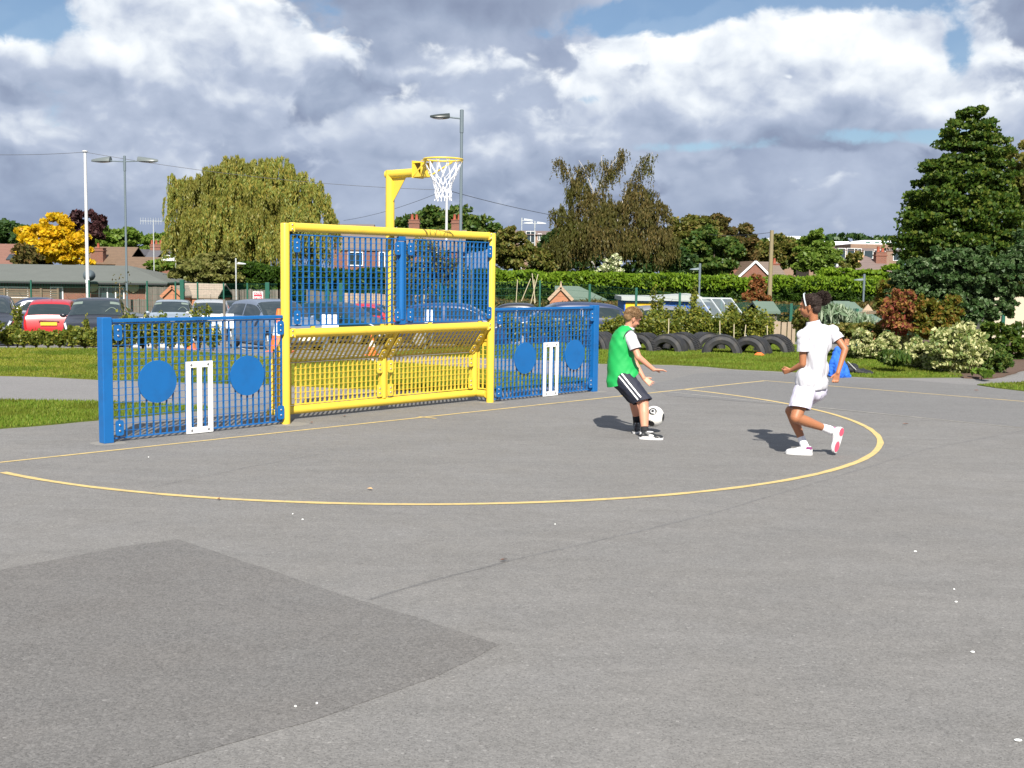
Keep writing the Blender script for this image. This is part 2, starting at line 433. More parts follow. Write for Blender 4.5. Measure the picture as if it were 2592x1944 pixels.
def thing(name, label, cat, loc=(0, 0, 0), rotz=0, group=None):
    o = bpy.data.objects.new(name, None); C.objects.link(o); o.empty_display_size = .2
    o.location = loc; o.rotation_euler = (0, 0, rotz); o['label'] = label; o['category'] = cat
    if group: o['group'] = group
    return o
def tag(o, label, cat, group=None):
    o['label'] = label; o['category'] = cat
    if group: o['group'] = group
    return o
KIDS = {}
def dup(root, loc, rotz=None, label=None, scale=None):
    def rec(o, par):
        c = o.copy(); C.objects.link(c)
        if par is not None: c.parent = par
        for ch in [x for x in bpy.data.objects if x.parent == o]: rec(ch, c)
        return c
    r = rec(root, None); r.location = loc
    if rotz is not None: r.rotation_euler = (0, 0, rotz)
    if scale is not None: r.scale = (scale,) * 3 if not hasattr(scale, '__len__') else scale
    if label: r['label'] = label
    return r

def np_mesh(name, V, Fq, m, parent=None, tri=False, smooth=False, **props):
    """V (N,3) float, Fq (M,k) int"""
    me = bpy.data.meshes.new(name); k = Fq.shape[1]
    me.vertices.add(len(V)); me.vertices.foreach_set('co', np.ascontiguousarray(V, dtype=np.float32).ravel())
    me.loops.add(len(Fq) * k); me.loops.foreach_set('vertex_index', np.ascontiguousarray(Fq, dtype=np.int32).ravel())
    me.polygons.add(len(Fq)); me.polygons.foreach_set('loop_start', np.arange(0, len(Fq) * k, k, dtype=np.int32))
    try: me.polygons.foreach_set('loop_total', np.full(len(Fq), k, dtype=np.int32))
    except Exception: pass
    me.update(calc_edges=True)
    return link(name, me, m, parent, smooth, **props)

def leaves(P, size, m, name='crown', parent=None, elong=1.5, droop=0.0, jitter=.35, up=0.0, **props):
    """one diamond leaf per centre P"""
    N = len(P)
    t = rng.normal(size=(N, 3)); t[:, 2] -= droop; t /= np.linalg.norm(t, axis=1)[:, None]
    b = rng.normal(size=(N, 3)); b[:, 2] += up * 0
    b -= t * (b * t).sum(1)[:, None]; b /= np.linalg.norm(b, axis=1)[:, None]
    s = size * (1 + jitter * rng.uniform(-1, 1, N))
    a = t * (s * elong)[:, None]; c = b * s[:, None]
    V = np.stack([P - a, P + c * .9 - a * .1, P + a, P - c * .9 - a * .1], 1).reshape(-1, 3)
    F = np.arange(4 * N).reshape(-1, 4)
    return np_mesh(name, V, F, m, parent, **props)

def blob_points(blobs, n, clumps=60, cs=.16, shell=.55):
    """points in clumps near the surface of ellipsoids (x,y,z,rx,ry,rz)"""
    vol = np.array([b[3] * b[4] + b[4] * b[5] + b[3] * b[5] for b in blobs]); vol /= vol.sum()
    out = []
    for b, w in zip(blobs, vol):
        k = max(4, int(clumps * w * 1.0)); nn = int(n * w)
        d = rng.normal(size=(k, 3)); d /= np.linalg.norm(d, axis=1)[:, None]
        r = shell + (1 - shell) * rng.uniform(0, 1, k) ** .5
        cc = d * r[:, None]
        idx = rng.integers(0, k, nn)
        sc = cs * (.6 + .8 * rng.uniform(size=k))
        g = rng.normal(size=(nn, 3)); g /= np.maximum(np.linalg.norm(g, axis=1), 1e-6)[:, None]
        g *= (rng.uniform(0, 1, nn) ** .45)[:, None] * 1.7
        g[:, 2] *= .75
        p = cc[idx] + g * sc[idx][:, None]
        out.append(p * np.array(b[3:6]) + np.array(b[:3]))
    return np.concatenate(out)

def limbs(mb, base, h, r, spread, n=7, lean=(0, 0), sub=3):
    """tapered trunk with limbs, local coordinates"""
    base = Vector(base); pts = []; rr = []
    for i in range(6):
        t = i / 5
        pts.append(base + Vector((lean[0] * t * t + random.uniform(-.03, .03) * h * .3, lean[1] * t * t + random.uniform(-.03, .03) * h * .3, h * t)))
        rr.append(r * (1 - .75 * t))
    mb.tube(pts, rr, 8)
    for k in range(n):
        t = random.uniform(.3, .95); i = int(t * 5); p = pts[i].lerp(pts[min(i + 1, 5)], t * 5 - i)
        a = random.uniform(0, 2 * math.pi); L = spread * random.uniform(.6, 1.0) * (1.15 - t * .6)
        q = [p]
        for s_ in range(1, 4):
            q.append(p + Vector((math.cos(a + .2 * s_) * L * s_ / 3, math.sin(a + .2 * s_) * L * s_ / 3, L * .75 * s_ / 3 * random.uniform(.8, 1.2))))
        r0 = r * .42 * (1.1 - t)
        mb.tube(q, [r0, r0 * .7, r0 * .45, r0 * .2], 6)
        for s_ in range(sub):
            pp = q[random.choice((1, 2, 3))]
            e = pp + Vector((random.uniform(-1, 1), random.uniform(-1, 1), random.uniform(.2, 1))) * L * .4
            mb.tube([pp, pp.lerp(e, .5) + Vector((0, 0, L * .05)), e], [r0 * .35, r0 * .22, r0 * .08], 5)

# ------------------------------------------------------------------ ground
def crest(x):
    return float(np.interp(x, [-6, -2.6, -.6, 4], [23.0, 21.8, 26.3, 27.3]))
def gz(x, y):
    return -float(np.interp(y - crest(x), [0, 7.5, 14, 24, 48, 100], [0, .5, .9, 1.15, 2.0, 2.5]))
def ground_pt(px, D, py=900):
    p = at(px, py, D); return Vector((p.x, D, gz(p.x, D)))

xs = np.concatenate([[-1800, -900, -400, -200, -120, -80], np.arange(-60, 61, 1.0), [80, 120, 200, 400, 900, 1800]])
ys = np.concatenate([[-60, -30, -12, -4, 0, 4, 8, 12, 16], np.arange(18, 60, 1.0), [64, 70, 80, 100, 130, 180, 260, 400, 700, 1200, 2500]])
V = np.array([(x, y, gz(x, y)) for y in ys for x in xs]); nx = len(xs)
F = []; MI = []
for j in range(len(ys) - 1):
    for i in range(nx - 1):
        F.append((j * nx + i, j * nx + i + 1, (j + 1) * nx + i + 1, (j + 1) * nx + i)); MI.append(1 if ys[j] > 47 else 0)
gr = np_mesh('ground', V, np.array(F), A_COURT, kind='structure')
FIELD = grass_mat('far_field', (.05, .075, .02), (.08, .09, .03), (.04, .06, .02))
gr.data.materials.append(FIELD); gr.data.polygons.foreach_set('material_index', MI)
gr['label'] = 'weathered grey tarmac of the school playground'

def sheet(name, pts, z, m, kind='structure', skirt=0.0, **props):
    """flat polygon sheet lying on the ground; pts world (x,y)"""
    bm = bmesh.new()
    vs = [bm.verts.new((p[0], p[1], z)) for p in pts]
    f = bm.faces.new(vs); bmesh.ops.recalc_face_normals(bm, faces=[f])
    if f.normal.z < 0: f.normal_flip()
    if skirt:
        es = list(f.edges); r = bmesh.ops.extrude_edge_only(bm, edges=es)
        for v in r['geom']:
            if isinstance(v, bmesh.types.BMVert): v.co.z -= skirt
    bmesh.ops.triangulate(bm, faces=[x for x in bm.faces if len(x.verts) > 4])
    me = bpy.data.meshes.new(name); bm.to_mesh(me); bm.free()
    return link(name, me, m, None, kind=kind, **props)

def smooth_poly(pix, step=.12, wob=.02, seed=1, world=False):
    """pixel outline -> ground points, resampled and roughened"""
    P = [Vector(p[:2]) if world else gp(*p).xy for p in pix]; out = []; n = len(P)
    for i in range(n):
        a, b = P[i], P[(i + 1) % n]; L = (b - a).length; k = max(1, min(160, int(L / step)))
        for j in range(k):
            p = a.lerp(b, j / k)
            o = noise.noise_vector(Vector((p.x * 2.2, p.y * 2.2, seed))) * wob + noise.noise_vector(Vector((p.x * 9, p.y * 9, seed + 5))) * wob * .5
            out.append((p.x + o.x, p.y + o.y))
    return out

GRASS1 = grass_mat('mown_grass_dry', (.150, .165, .018), (.095, .15, .014), (.20, .18, .045))
GRASS2 = grass_mat('mown_grass_lush', (.100, .150, .018), (.130, .155, .020), (.16, .15, .04))
# lawns
lawn_left = smooth_poly([(-260, 945), (0, 952), (115, 955), (250, 962), (500, 970), (734, 977), (900, 985), (1130, 993), (1300, 987), (1440, 973), (1500, 964), (1440, 957), (1300, 943), (1195, 934), (1060, 924), (960, 916), (840, 914), (720, 910), (560, 897), (440, 889), (300, 884), (0, 883), (-400, 882)], .15, .03, 3)
lawn_near = smooth_poly([(-300, 1098), (0, 1086), (130, 1076), (254, 1064), (420, 1049), (500, 1041), (540, 1036), (500, 1031), (254, 1019), (0, 1015), (-300, 1010)], .1, .022, 8)
lawn_right = smooth_poly([(960, 897), (1200, 905), (1400, 913), (1520, 921), (1700, 924), (1790, 929), (1860, 935), (2020, 943), (2120, 952), (2210, 957), (2300, 957), (2440, 956), (2420, 940), (2330, 925), (2230, 908), (2150, 895), (2060, 880), (1990, 872), (1900, 870), (1500, 868), (1250, 876), (1050, 888)], .15, .025, 5)
lawn_bit = smooth_poly([(2472, 975), (2530, 971), (2700, 966), (2900, 962), (2900, 1006), (2592, 991), (2520, 983)], .1, .02, 2)
sheet('lawn', lawn_left, .014, GRASS1, skirt=.02, label='dry mown lawn behind the goal, running left past the path')
sheet('lawn', lawn_near, .014, GRASS2, skirt=.02, label='narrow green strip of grass left of the blue panel')
sheet('lawn', lawn_right, .014, GRASS2, skirt=.02, label='green lawn in front of the half buried tyres')
sheet('lawn', lawn_bit, .014, GRASS2, skirt=.02, label='small wedge of grass at the right edge')
bed = smooth_poly([(2140, 890), (2190, 906), (2270, 921), (2335, 935), (2440, 958), (2500, 960), (2540, 955), (2592, 938), (2700, 925), (2800, 890), (2700, 862), (2400, 862), (2200, 866)], .1, .03, 9)
sheet('planting_bed', bed, .024, MULCH, skirt=.03, label='bark mulch planting bed')

def grass_blades(name, poly, n, h, m, near=None):
    P = np.array(poly); x0, y0 = P.min(0); x1, y1 = P.max(0); x0 = max(x0, -14); x1 = min(x1, 14); y1 = min(y1, 28)
    pts = []
    need = n; a = P; b = np.roll(P, -1, 0)
    while need > 0:
        q = np.column_stack([rng.uniform(x0, x1, need * 3), y0 + (y1 - y0) * rng.uniform(0, 1, need * 3) ** 1.25])
        ins = np.zeros(len(q), bool)
        for (ax, ay), (bx, by) in zip(a, b):
            c = ((ay > q[:, 1]) != (by > q[:, 1])) & (q[:, 0] < (bx - ax) * (q[:, 1] - ay) / (by - ay + 1e-12) + ax)
            ins ^= c
        q = q[ins][:need]; pts.append(q); need -= len(q)
        if len(q) == 0: break
    q = np.concatenate(pts)
    N = len(q)
    hh = h * (.5 + rng.uniform(0, 1, N)); an = rng.uniform(0, 2 * np.pi, N); w = .004 + q[:, 1] * .00022
    base = np.column_stack([q, np.full(N, .012)])
    dx = np.column_stack([np.cos(an) * w, np.sin(an) * w, np.zeros(N)])
    tip = base + np.column_stack([rng.normal(0, .35, N) * hh, rng.normal(0, .35, N) * hh, hh])
    V = np.stack([base - dx, base + dx, tip], 1).reshape(-1, 3)
    return np_mesh(name, V, np.arange(3 * N).reshape(-1, 3), m, kind='stuff')
BLADE1 = leafmat('grass_blade_dry', [(.085, .12, .011), (.13, .145, .017), (.18, .165, .04)], .25, .02, (.05, .11, .012), .8)
BLADE2 = leafmat('grass_blade_lush', [(.055, .105, .011), (.092, .135, .015), (.14, .15, .03)], .25, .02, (.105, .115, .016), .9)
for nm, pl, n, m, lb in (('grass', lawn_left, 95000, BLADE1, 'short dry grass behind the goal'), ('grass', lawn_near, 26000, BLADE2, 'grass blades of the strip by the path'), ('grass', lawn_right, 90000, BLADE2, 'short green grass by the tyres'), ('grass', lawn_bit, 5000, BLADE2, 'grass blades of the wedge on the right')):
    o = grass_blades(nm, pl, n, .028, m); o['label'] = lb

# darker resurfaced tarmac, path, seams
patch = smooth_poly([(-700, 1560), (0, 1444), (300, 1385), (448, 1366), (480, 1376), (650, 1432), (950, 1532), (1268, 1632), (1100, 1715), (800, 1822), (380, 1944), (-300, 2150), (-1100, 2300)], 0.05, .014, 4)
sheet('tarmac_patch', patch, .0015, A_PATCH, label='darker square patch of newer tarmac')
path = smooth_poly([(-300, 944), (0, 951), (115, 954), (250, 961), (500, 969), (734, 976), (900, 985), (800, 1000), (560, 1036), (500, 1032), (254, 1020), (0, 1016), (-300, 1011)], .15, .01, 6)
sheet('path', path, .0015, A_PATH, label='smooth pale path across the grass on the left')
path2 = smooth_poly([(1195, 934), (1060, 924), (960, 916), (840, 914), (960, 898), (1200, 905), (1400, 913), (1520, 921), (1500, 962), (1400, 953)], .15, .01, 7)
sheet('path', path2, .0015, A_PATH, label='path behind the right blue panel')
pathr = smooth_poly([(2210, 958), (2300, 958), (2440, 958), (2500, 961), (2545, 956), (2600, 940), (2900, 925), (2900, 962), (2530, 970), (2472, 975), (2400, 971)], .1, .006, 12)
sheet('path', pathr, .0015, A_PATH, label='pale path at the right edge beside the bark bed')
lane = smooth_poly([(1690, 1002), (2000, 1026), (2592, 1083), (3000, 1122), (3000, 1010), (2592, 990), (2470, 976), (2300, 962), (2200, 958), (2020, 945), (1860, 937), (1760, 946), (1640, 975)], .2, .006, 14)
sheet('tarmac_strip', lane, .0022, A_LANE, label='darker strip of tarmac along the far side of the court')

# painted lines
def stroke(name, pts, w, z, m, label, wob=.004, wear=.0):
    pts = [Vector(p[:2]) for p in pts]; L = []
    for i in range(len(pts) - 1):
        k = max(1, int((pts[i + 1] - pts[i]).length / .12))
        for j in range(k): L.append(pts[i].lerp(pts[i + 1], j / k))
    L.append(pts[-1]); mb = MB(); n = len(L); vs = []
    for i, p in enumerate(L):
        d = (L[min(i + 1, n - 1)] - L[max(i - 1, 0)]).normalized(); nn = Vector((-d.y, d.x))
        o = noise.noise(Vector((p.x * 3, p.y * 3, 1))) * wob; ww = w / 2 * (1 + wear * noise.noise(Vector((p.x * 14, p.y * 14, 4))))
        vs += [(*(p + nn * (ww + o)), z), (*(p - nn * (ww - o)), z)]
    mb.add(vs, [(2 * i, 2 * i + 2, 2 * i + 3, 2 * i + 1) for i in range(n - 1)])
    ob = mb.build(name, m, kind='structure', label=label)
    return ob
GA = 0.8297
GT = Vector((math.cos(GA), math.sin(GA), 0)); GN = Vector((math.sin(GA), -math.cos(GA), 0))    # along the goal, out to the court
GO = Vector((-2.4058, 12.313, 0))
def glocal(x, back, z=0): return GO + GT * x - GN * back + Vector((0, 0, z))
line_off = .495
corner = glocal(8.84, 0) + GN * line_off
A_ = gp(1936, 964).xy; B_ = gp(0, 1171).xy; dirl = (A_ - B_).normalized()
stroke('painted_line', [A_, B_ - dirl * 4], .044, .0030, YLINE, 'yellow goal line painted along the front of the goal', wear=.35)
arc_px = [(1730, 985.7), (1824, 996.4), (1986, 1022), (2071, 1039), (2160.6, 1065), (2205.5, 1086), (2233, 1115), (2228, 1124), (2183, 1157.9), (2093, 1189), (1959, 1220.7), (1800, 1243.6), (1523, 1266.6), (1342.5, 1274.3), (1116.5, 1278.8), (800, 1274.3), (723, 1270), (463, 1254.4), (311, 1238.5), (159, 1223.7), (0, 1197)]
Q = np.array([gp(*p).xy for p in arc_px])
# circle fit
Aq = np.c_[2 * Q, np.ones(len(Q))]; sol = np.linalg.lstsq(Aq, (Q ** 2).sum(1), rcond=None)[0]
cc_ = sol[:2]; rad = math.sqrt(sol[2] + cc_ @ cc_)
an = np.unwrap(np.arctan2(Q[:, 1] - cc_[1], Q[:, 0] - cc_[0])); rr_ = np.hypot(Q[:, 0] - cc_[0], Q[:, 1] - cc_[1])
o_ = np.argsort(an); pf = np.polyfit(an, rr_, 4)
aa = np.linspace(an.min(), an.max(), 120)
arc_w = [(cc_[0] + np.polyval(pf, a) * math.cos(a), cc_[1] + np.polyval(pf, a) * math.sin(a)) for a in aa]
arc_w[-1 if an[0] > an[-1] else 0] = tuple(Q[0])
e0 = Vector(arc_w[0]) ; e1 = Vector(arc_w[-1])
stroke('painted_line', arc_w, .060, .0036, YLINE, 'yellow D shaped curve painted in front of the goal', wear=.25)
stroke('painted_line', [A_, gp(2592, 1016.6).xy, gp(2900, 1041).xy], .040, .0036, YLINE, 'yellow side line running off to the right edge', wear=.35)
stroke('painted_line', [gp(1060, 1055).xy, gp(1104, 1060).xy], .045, .0036, YLINE, 'short yellow tick on the goal line at its middle', wear=.35)
stroke('painted_line', [gp(1690, 992).xy, gp(2040, 1028).xy, gp(2592, 1084).xy, gp(2900, 1114).xy], .02, .0030, PALELINE, 'thin pale joint line crossing the tarmac', wear=.9)
SEAM = asphalt_mat('tarmac_seam', .138, (1, .98, .96), .3)
SEAM2 = asphalt_mat('tarmac_seam_faint', .158, (1, .98, .96), .3)
stroke('tarmac_seam', [gp(935, 1518).xy, gp(1100, 1468).xy, gp(1290, 1419).xy], .024, .0010, SEAM, 'thin dark seam running from the dark patch across the tarmac', wob=.02, wear=1.2)
stroke('tarmac_seam', [gp(1290, 1419).xy, gp(1500, 1372).xy, gp(1800, 1300).xy, gp(2100, 1212).xy, gp(2340, 1138).xy, gp(2600, 1088).xy], .022, .0010, SEAM2, 'faint seam running on to the right under the D curve', wob=.02, wear=1.2)
stroke('tarmac_seam', [gp(390, 1232).xy, gp(620, 1184).xy, gp(820, 1148).xy], .018, .0010, SEAM2, 'faint seam left of the goal mouth', wob=.02, wear=1.4)
stroke('lawn_edging', [gp(x, y).xy for x, y in ((1500, 922), (1700, 926), (1790, 931), (1860, 937), (2020, 945), (2120, 954), (2210, 959))], .03, .0032, PALELINE, 'pale kerb edge along the lawn', wear=.8)
# concrete collars where posts stand
for x in (-2.05, 0, 3.155, 5.23):
    c = glocal(x, -.03); pl = []
    for k in range(22):
        a = k / 22 * 2 * math.pi; r_ = (.15 if x != 0 else .2) * (1 + .25 * noise.noise(Vector((math.cos(a) * 2, math.sin(a) * 2, x))))
        pl.append((c.x + math.cos(a) * r_ * 1.15, c.y + math.sin(a) * r_))
    sheet('concrete_footing', pl, .0014, CONC, label={-2.05: 'pale concrete footing round the left blue post', 0: 'pale concrete footing round the left yellow post', 3.155: 'pale concrete footing round the right yellow post', 5.23: 'pale concrete footing round the right blue post'}[x])
# ------------------------------------------------------------------ the goal unit
def cap_post(mb, x, y, r, h, n=24):
    mb.lathe([(r, 0), (r, h - .012), (r * .93, h - .003), (r * .8, h)], (x, y, 0), n)

def grating(name, origin, ux, uz, W_, H_, m, parent, nb=None, pitch_x=.079, pitch_z=.066, skipz=None):
    """pressed grating: deep flat upright bars, thin twisted cross rods, frame edge.
    origin lower-left corner (local), ux along, uz up; depth = cross"""
    ux = Vector(ux).normalized(); uz = Vector(uz).normalized(); uy = uz.cross(ux).normalized()
    rot = Matrix((ux, uy, uz)).transposed(); o = Vector(origin)
    mb = MB()
    nxx = nb or max(2, round(W_ / pitch_x)); nz = max(2, round(H_ / pitch_z))
    for i in range(nxx + 1):
        x = W_ * i / nxx
        mb.box(o + ux * x + uz * H_ / 2, (.005 if 0 < i < nxx else .007, .028, H_), rot)
    for j in range(1, nz):
        z = H_ * j / nz
        mb.box(o + ux * W_ / 2 + uz * z - uy * .010, (W_, .005, .0046), rot)
    for z in (0, H_):
        mb.box(o + ux * W_ / 2 + uz * z, (W_ + .010, .0285, .012), rot)
    return mb.build(name, m, parent)

def clamp(x, z, m, parent, w=.082, h=.145, y=-.045, rot=None, origin=None):
    """rounded clamp plate with two bolt heads"""
    mb = MB(); pts = []
    rc = .022
    for cx, cz, a0 in ((w / 2 - rc, h / 2 - rc, 0), (-w / 2 + rc, h / 2 - rc, 90), (-w / 2 + rc, -h / 2 + rc, 180), (w / 2 - rc, -h / 2 + rc, 270)):
        for k in range(5):
            a = R(a0 + k * 22.5); pts.append((cx + rc * math.cos(a), cz + rc * math.sin(a)))
    M4 = rot if rot is not None else Matrix.Identity(3)
    o = Vector(origin) if origin is not None else Vector((x, y, z))
    th = .008
    vs = [o + M4 @ Vector((px, -th / 2, pz)) for px, pz in pts] + [o + M4 @ Vector((px, th / 2, pz)) for px, pz in pts]
    n = len(pts)
    mb.add(vs, [tuple(range(n)), tuple(reversed(range(n, 2 * n)))] + [(i, n + i, n + (i + 1) % n, (i + 1) % n) for i in range(n)])
    # spacer block back to the panel
    pl = mb.build('clamp_plate', m, parent)
    for dz in (-.028, .028):
        b = MB(); q = o + M4 @ Vector((0, -th / 2, dz))
        axis = (M4 @ Vector((0, -1, 0)))
        rr = axis.to_track_quat('Z', 'Y').to_matrix()
        b.lathe([(.0115, -.002), (.0115, .003), (.0085, .0075), (.003, .009)], q, 12, rr)
        b.build('bolt', STEEL, pl, smooth=True)
    return pl

goal = thing('ball_goal', 'yellow tube framed goal with blue mesh screen above its crossbar', 'goal', tuple(GO), GA)
GW = 3.155; BD = .25       # width between post centres, depth of the recess
for x, rr in ((0, .048), (GW, .048)):
    mb = MB(); cap_post(mb, x, 0, rr, 2.125); mb.build('post', YEL, goal, smooth='auto')
def railpart(name, a, b, r, m=YEL, caps=True):
    mb = MB(); a = Vector(a); b = Vector(b); mb.cyl(a, b, r, n=24); return mb.build(name, m, goal, smooth='auto')
TR = .048
railpart('top_rail', (.10, 0, 2.085), (GW - .075, 0, 2.085), TR)
railpart('crossbar', (.10, 0, .965), (GW - .075, 0, .972), TR)
railpart('bottom_rail', (.06, BD, .105), (GW - .05, BD, .100), TR)
railpart('side_rail', (0.0, .06, .105), (0.0, BD + .03, .105), TR * .96)
railpart('side_rail', (GW - .0, .06, .10), (GW - .0, BD + .03, .10), TR * .96)
for x, s in ((0, 1), (GW, -1)):
    for z in (2.085, .968):
        mb = MB(); mb.box((x + s * .062, -.012, z), (.05, .07, .085)); mb.box((x + s * .093, 0, z), (.012, .10, .10))
        br = mb.build('rail_bracket', YEL, goal, bevel=.006)
        for dz in (-.024, .024):
            b = MB(); b.lathe([(.010, 0), (.010, .004), (.006, .008)], (x + s * .062, -.047, z + dz), 10, Vector((0, -1, 0)).to_track_quat('Z', 'Y').to_matrix()); b.build('bolt', STEEL, br)
# upper blue screen: two gratings and a middle post
grating('mesh_screen', (.075, 0, 1.045), (1, 0, 0), (0, 0, 1), 1.50, .962, BLU, goal, nb=19)
grating('mesh_screen', (1.70, 0, 1.045), (1, 0, 0), (0, 0, 1), 1.395, .962, BLU, goal, nb=21)
mb = MB(); mb.cyl((1.637, 0, 1.085), (1.637, 0, 1.975), .041, n=24); mb.build('middle_post', BLU, goal, smooth='auto')
for z in (2.01, 1.05):
    mb = MB(); mb.box((1.637, 0, z), (.10, .05, .05)); mb.build('post_bracket', BLU, goal, bevel=.004)
for x in (.122, 1.546, 1.741, 3.075):
    for z in (1.895, 1.135): clamp(x, z, BLU, goal)
for x in (.36, 1.35, 2.1, 2.95):
    mb = MB(); mb.box((x, 0, 1.028), (.05, .02, .035)); mb.build('mesh_lug', YEL, goal)
# back wall of the goal
grating('back_mesh', (.05, BD, .165), (1, 0, 0), (0, 0, 1), 1.475, .46, YEL, goal, nb=22, pitch_z=.062)
grating('back_mesh', (1.64, BD, .165), (1, 0, 0), (0, 0, 1), 1.40, .46, YEL, goal, nb=21, pitch_z=.062)
mb = MB(); mb.cyl((1.583, BD, .15), (1.583, BD, .64), .042, n=20); mb.build('back_post', YEL, goal, smooth='auto')
mb = MB(); mb.cyl((GW - .04, BD, .10), (GW - .04, BD, .66), .045, n=20); mb.build('back_post', YEL, goal, smooth='auto')
mb = MB(); mb.cyl((.02, BD, .10), (.02, BD, .66), .045, n=20); mb.build('back_post', YEL, goal, smooth='auto')
for x in (1.50, 1.668, 3.02, .10):
    for z in (.52, .24): clamp(x, z, YEL, goal, y=BD - .04)
# sloping roof of the goal
sl_d = Vector((0, BD, .64)) - Vector((0, .03, .925)); SLL = sl_d.length; sl_d.normalize()
up_s = -sl_d
grating('sloping_mesh', Vector((.05, BD, .64)), (1, 0, 0), up_s, 1.475, SLL, YEL, goal, nb=22, pitch_z=.062)
grating('sloping_mesh', Vector((1.64, BD, .64)), (1, 0, 0), up_s, 1.40, SLL, YEL, goal, nb=21, pitch_z=.062)
for x in (1.583, GW - .04, .02):
    mb = MB(); mb.cyl((x, BD, .63), (x, .02, .945), .036, n=16); mb.build('sloping_beam', YEL, goal, smooth='auto')
ang = Matrix.Rotation(math.atan2(sl_d.y, -sl_d.z), 3, 'X')
for x in (1.515, 1.652, 3.02):
    for t in (.22, .72):
        p = Vector((x, BD, .64)).lerp(Vector((x, .03, .925)), t) + Vector((0, -.03, -.03))
        clamp(x, 0, YEL, goal, origin=p, rot=Matrix.Rotation(math.atan2(BD - .03, .285), 3, 'X'), w=.075, h=.13)
mb = MB(); mb.box((.79, BD - .015, .628), (1.5, .03, .005)); mb.box((2.34, BD - .015, .628), (1.4, .03, .005)); mb.build('steel_edge', SILV, goal)
# side meshes of the recess
for x in (0.0, GW):
    grating('side_mesh', (x, .055, .165), (0, 1, 0), (0, 0, 1), BD - .10, .62, YEL, goal, nb=2, pitch_z=.062)
    mb = MB(); mb.prism([(0.0, 0.0), (.16, -.21), (.0, -.21)], 0, .008)
    g_ = mb.build('gusset', YEL, goal); g_.rotation_euler = (R(90), 0, R(90)); g_.location = (x, .05, .92)

# ------------------------------------------------------------------ side panels
def side_panel(label, x0, x1, post_x, top):
    p = thing('ball_wall_panel', label, 'mesh fence', tuple(GO), GA, group='blue mesh panels either side of the goal')
    s = 1 if post_x > x0 + .1 else -1
    mb = MB(); mb.box((post_x, 0, top / 2 + .01), (.10, .10, top + .02)); mb.build('post', BLU, p, bevel=.006)
    a, b = (x0, x1)
    mb = MB(); mb.box(((a + b) / 2, 0, top - .012), (b - a, .058, .034)); mb.build('top_rail', BLU, p, bevel=.005)
    grating('mesh_screen', (a + .005, 0, .035), (1, 0, 0), (0, 0, 1), b - a - .01, top - .075, BLU, p, nb=27, pitch_z=.068)
    xs_ = (a + .055, b - .045)
    for x in xs_:
        for z in (top - .125, .135): clamp(x, z, BLU, p)
    return p
pl_ = side_panel('left blue mesh panel with two discs and white wicket marks', -1.995, -.05, -2.05, 1.155)
pr_ = side_panel('right blue mesh panel with two discs and white wicket marks', 3.21, 5.175, 5.235, 1.185)
def disc(parent, x, z, r=.205):
    mb = MB(); mb.lathe([(r, -.006), (r, .006)], (x, -.026, z), 64, Matrix.Rotation(R(90), 3, 'X')); return mb.build('target_disc', BLU, parent, smooth='auto')
for x in (-1.527, -.500): disc(pl_, x, .548)
for x in (3.78, 4.79): disc(pr_, x, .535)
def stumps(parent, x):
    w, h = .30, .715; mb = MB(); y = -.030; t = .012
    z0 = .008
    mb.box((x, y, z0 + .03), (w, t, .06)); mb.box((x, y, z0 + h - .03), (w, t, .06))
    for dx in (-w / 2 + .025, 0, w / 2 - .025): mb.box((x + dx, y, z0 + h / 2), (.05, t, h - .12))
    st = mb.build('wicket_frame', WHT, parent)
    for dx in (-.095, .095):
        for z in (z0 + .032, z0 + h - .032):
            b = MB(); b.lathe([(.013, 0), (.013, .004), (.008, .007)], (x + dx, y - t / 2, z), 12, Matrix.Rotation(R(90), 3, 'X')); b.build('bolt', STEEL, st)
stumps(pl_, -1.067); stumps(pr_, 4.292)

# ------------------------------------------------------------------ basketball hoop on its cranked post
hoop = thing('basketball_hoop', 'yellow cantilever basketball hoop with white net rising behind the goal screen', 'basketball hoop', tuple(glocal(1.583, .135)), GA)
mb = MB(); pts = [(0, 0, .88), (0, 0, 2.72)]
mb.cyl((0, 0, .86), (0, 0, 2.79), .052, n=24); mb.build('column', YEL, hoop, smooth='auto')
mb = MB(); mb.cyl((0, .05, 2.745), (0, -.46, 2.745), .050, n=24); mb.build('arm', YEL, hoop, smooth='auto')
mb = MB(); mb.add([(-.004, -.045, 2.42), (-.004, -.045, 2.70), (-.004, -.27, 2.70), (.004, -.045, 2.42), (.004, -.045, 2.70), (.004, -.27, 2.70)], [(0, 1, 2), (5, 4, 3), (0, 3, 4, 1), (1, 4, 5, 2), (2, 5, 3, 0)]); mb.build('gusset', YEL, hoop)
mb = MB(); mb.box((0, -.465, 2.775), (.17, .012, .19)); bp_ = mb.build('mounting_plate', YEL, hoop)
mb = MB(); mb.box((0, -.53, 2.845), (.15, .13, .006)); mb.box((0, -.53, 2.69), (.13, .12, .006)); mb.box((0, -.595, 2.77), (.15, .008, .155))
for s in (-1, 1): mb.add([(s * .07, -.47, 2.69), (s * .07, -.60, 2.69), (s * .07, -.47, 2.86)], [(0, 1, 2)])
mb.build('bracket', YEL, hoop)
RZ = 2.868; RY = -.875; RR = .215
mb = MB(); mb.tube([(RR * math.cos(2 * math.pi * k / 48), RY + RR * math.sin(2 * math.pi * k / 48), RZ) for k in range(48)], .0095, 10, closed=True)
ring = mb.build('ring', YEL, hoop, smooth=True)
mb = MB()
for s in (-1, 1):
    mb.cyl((s * .06, -.59, 2.70), (s * RR * .93, RY + .06, RZ - .012), .009, n=8)
    mb.cyl((s * .07, -.47, 2.70), (s * .05, RY + RR, RZ), .011, n=8)
mb.box((0, -.63, RZ), (.14, .08, .008)); mb.build('ring_brace', YEL, hoop)
mb = MB()
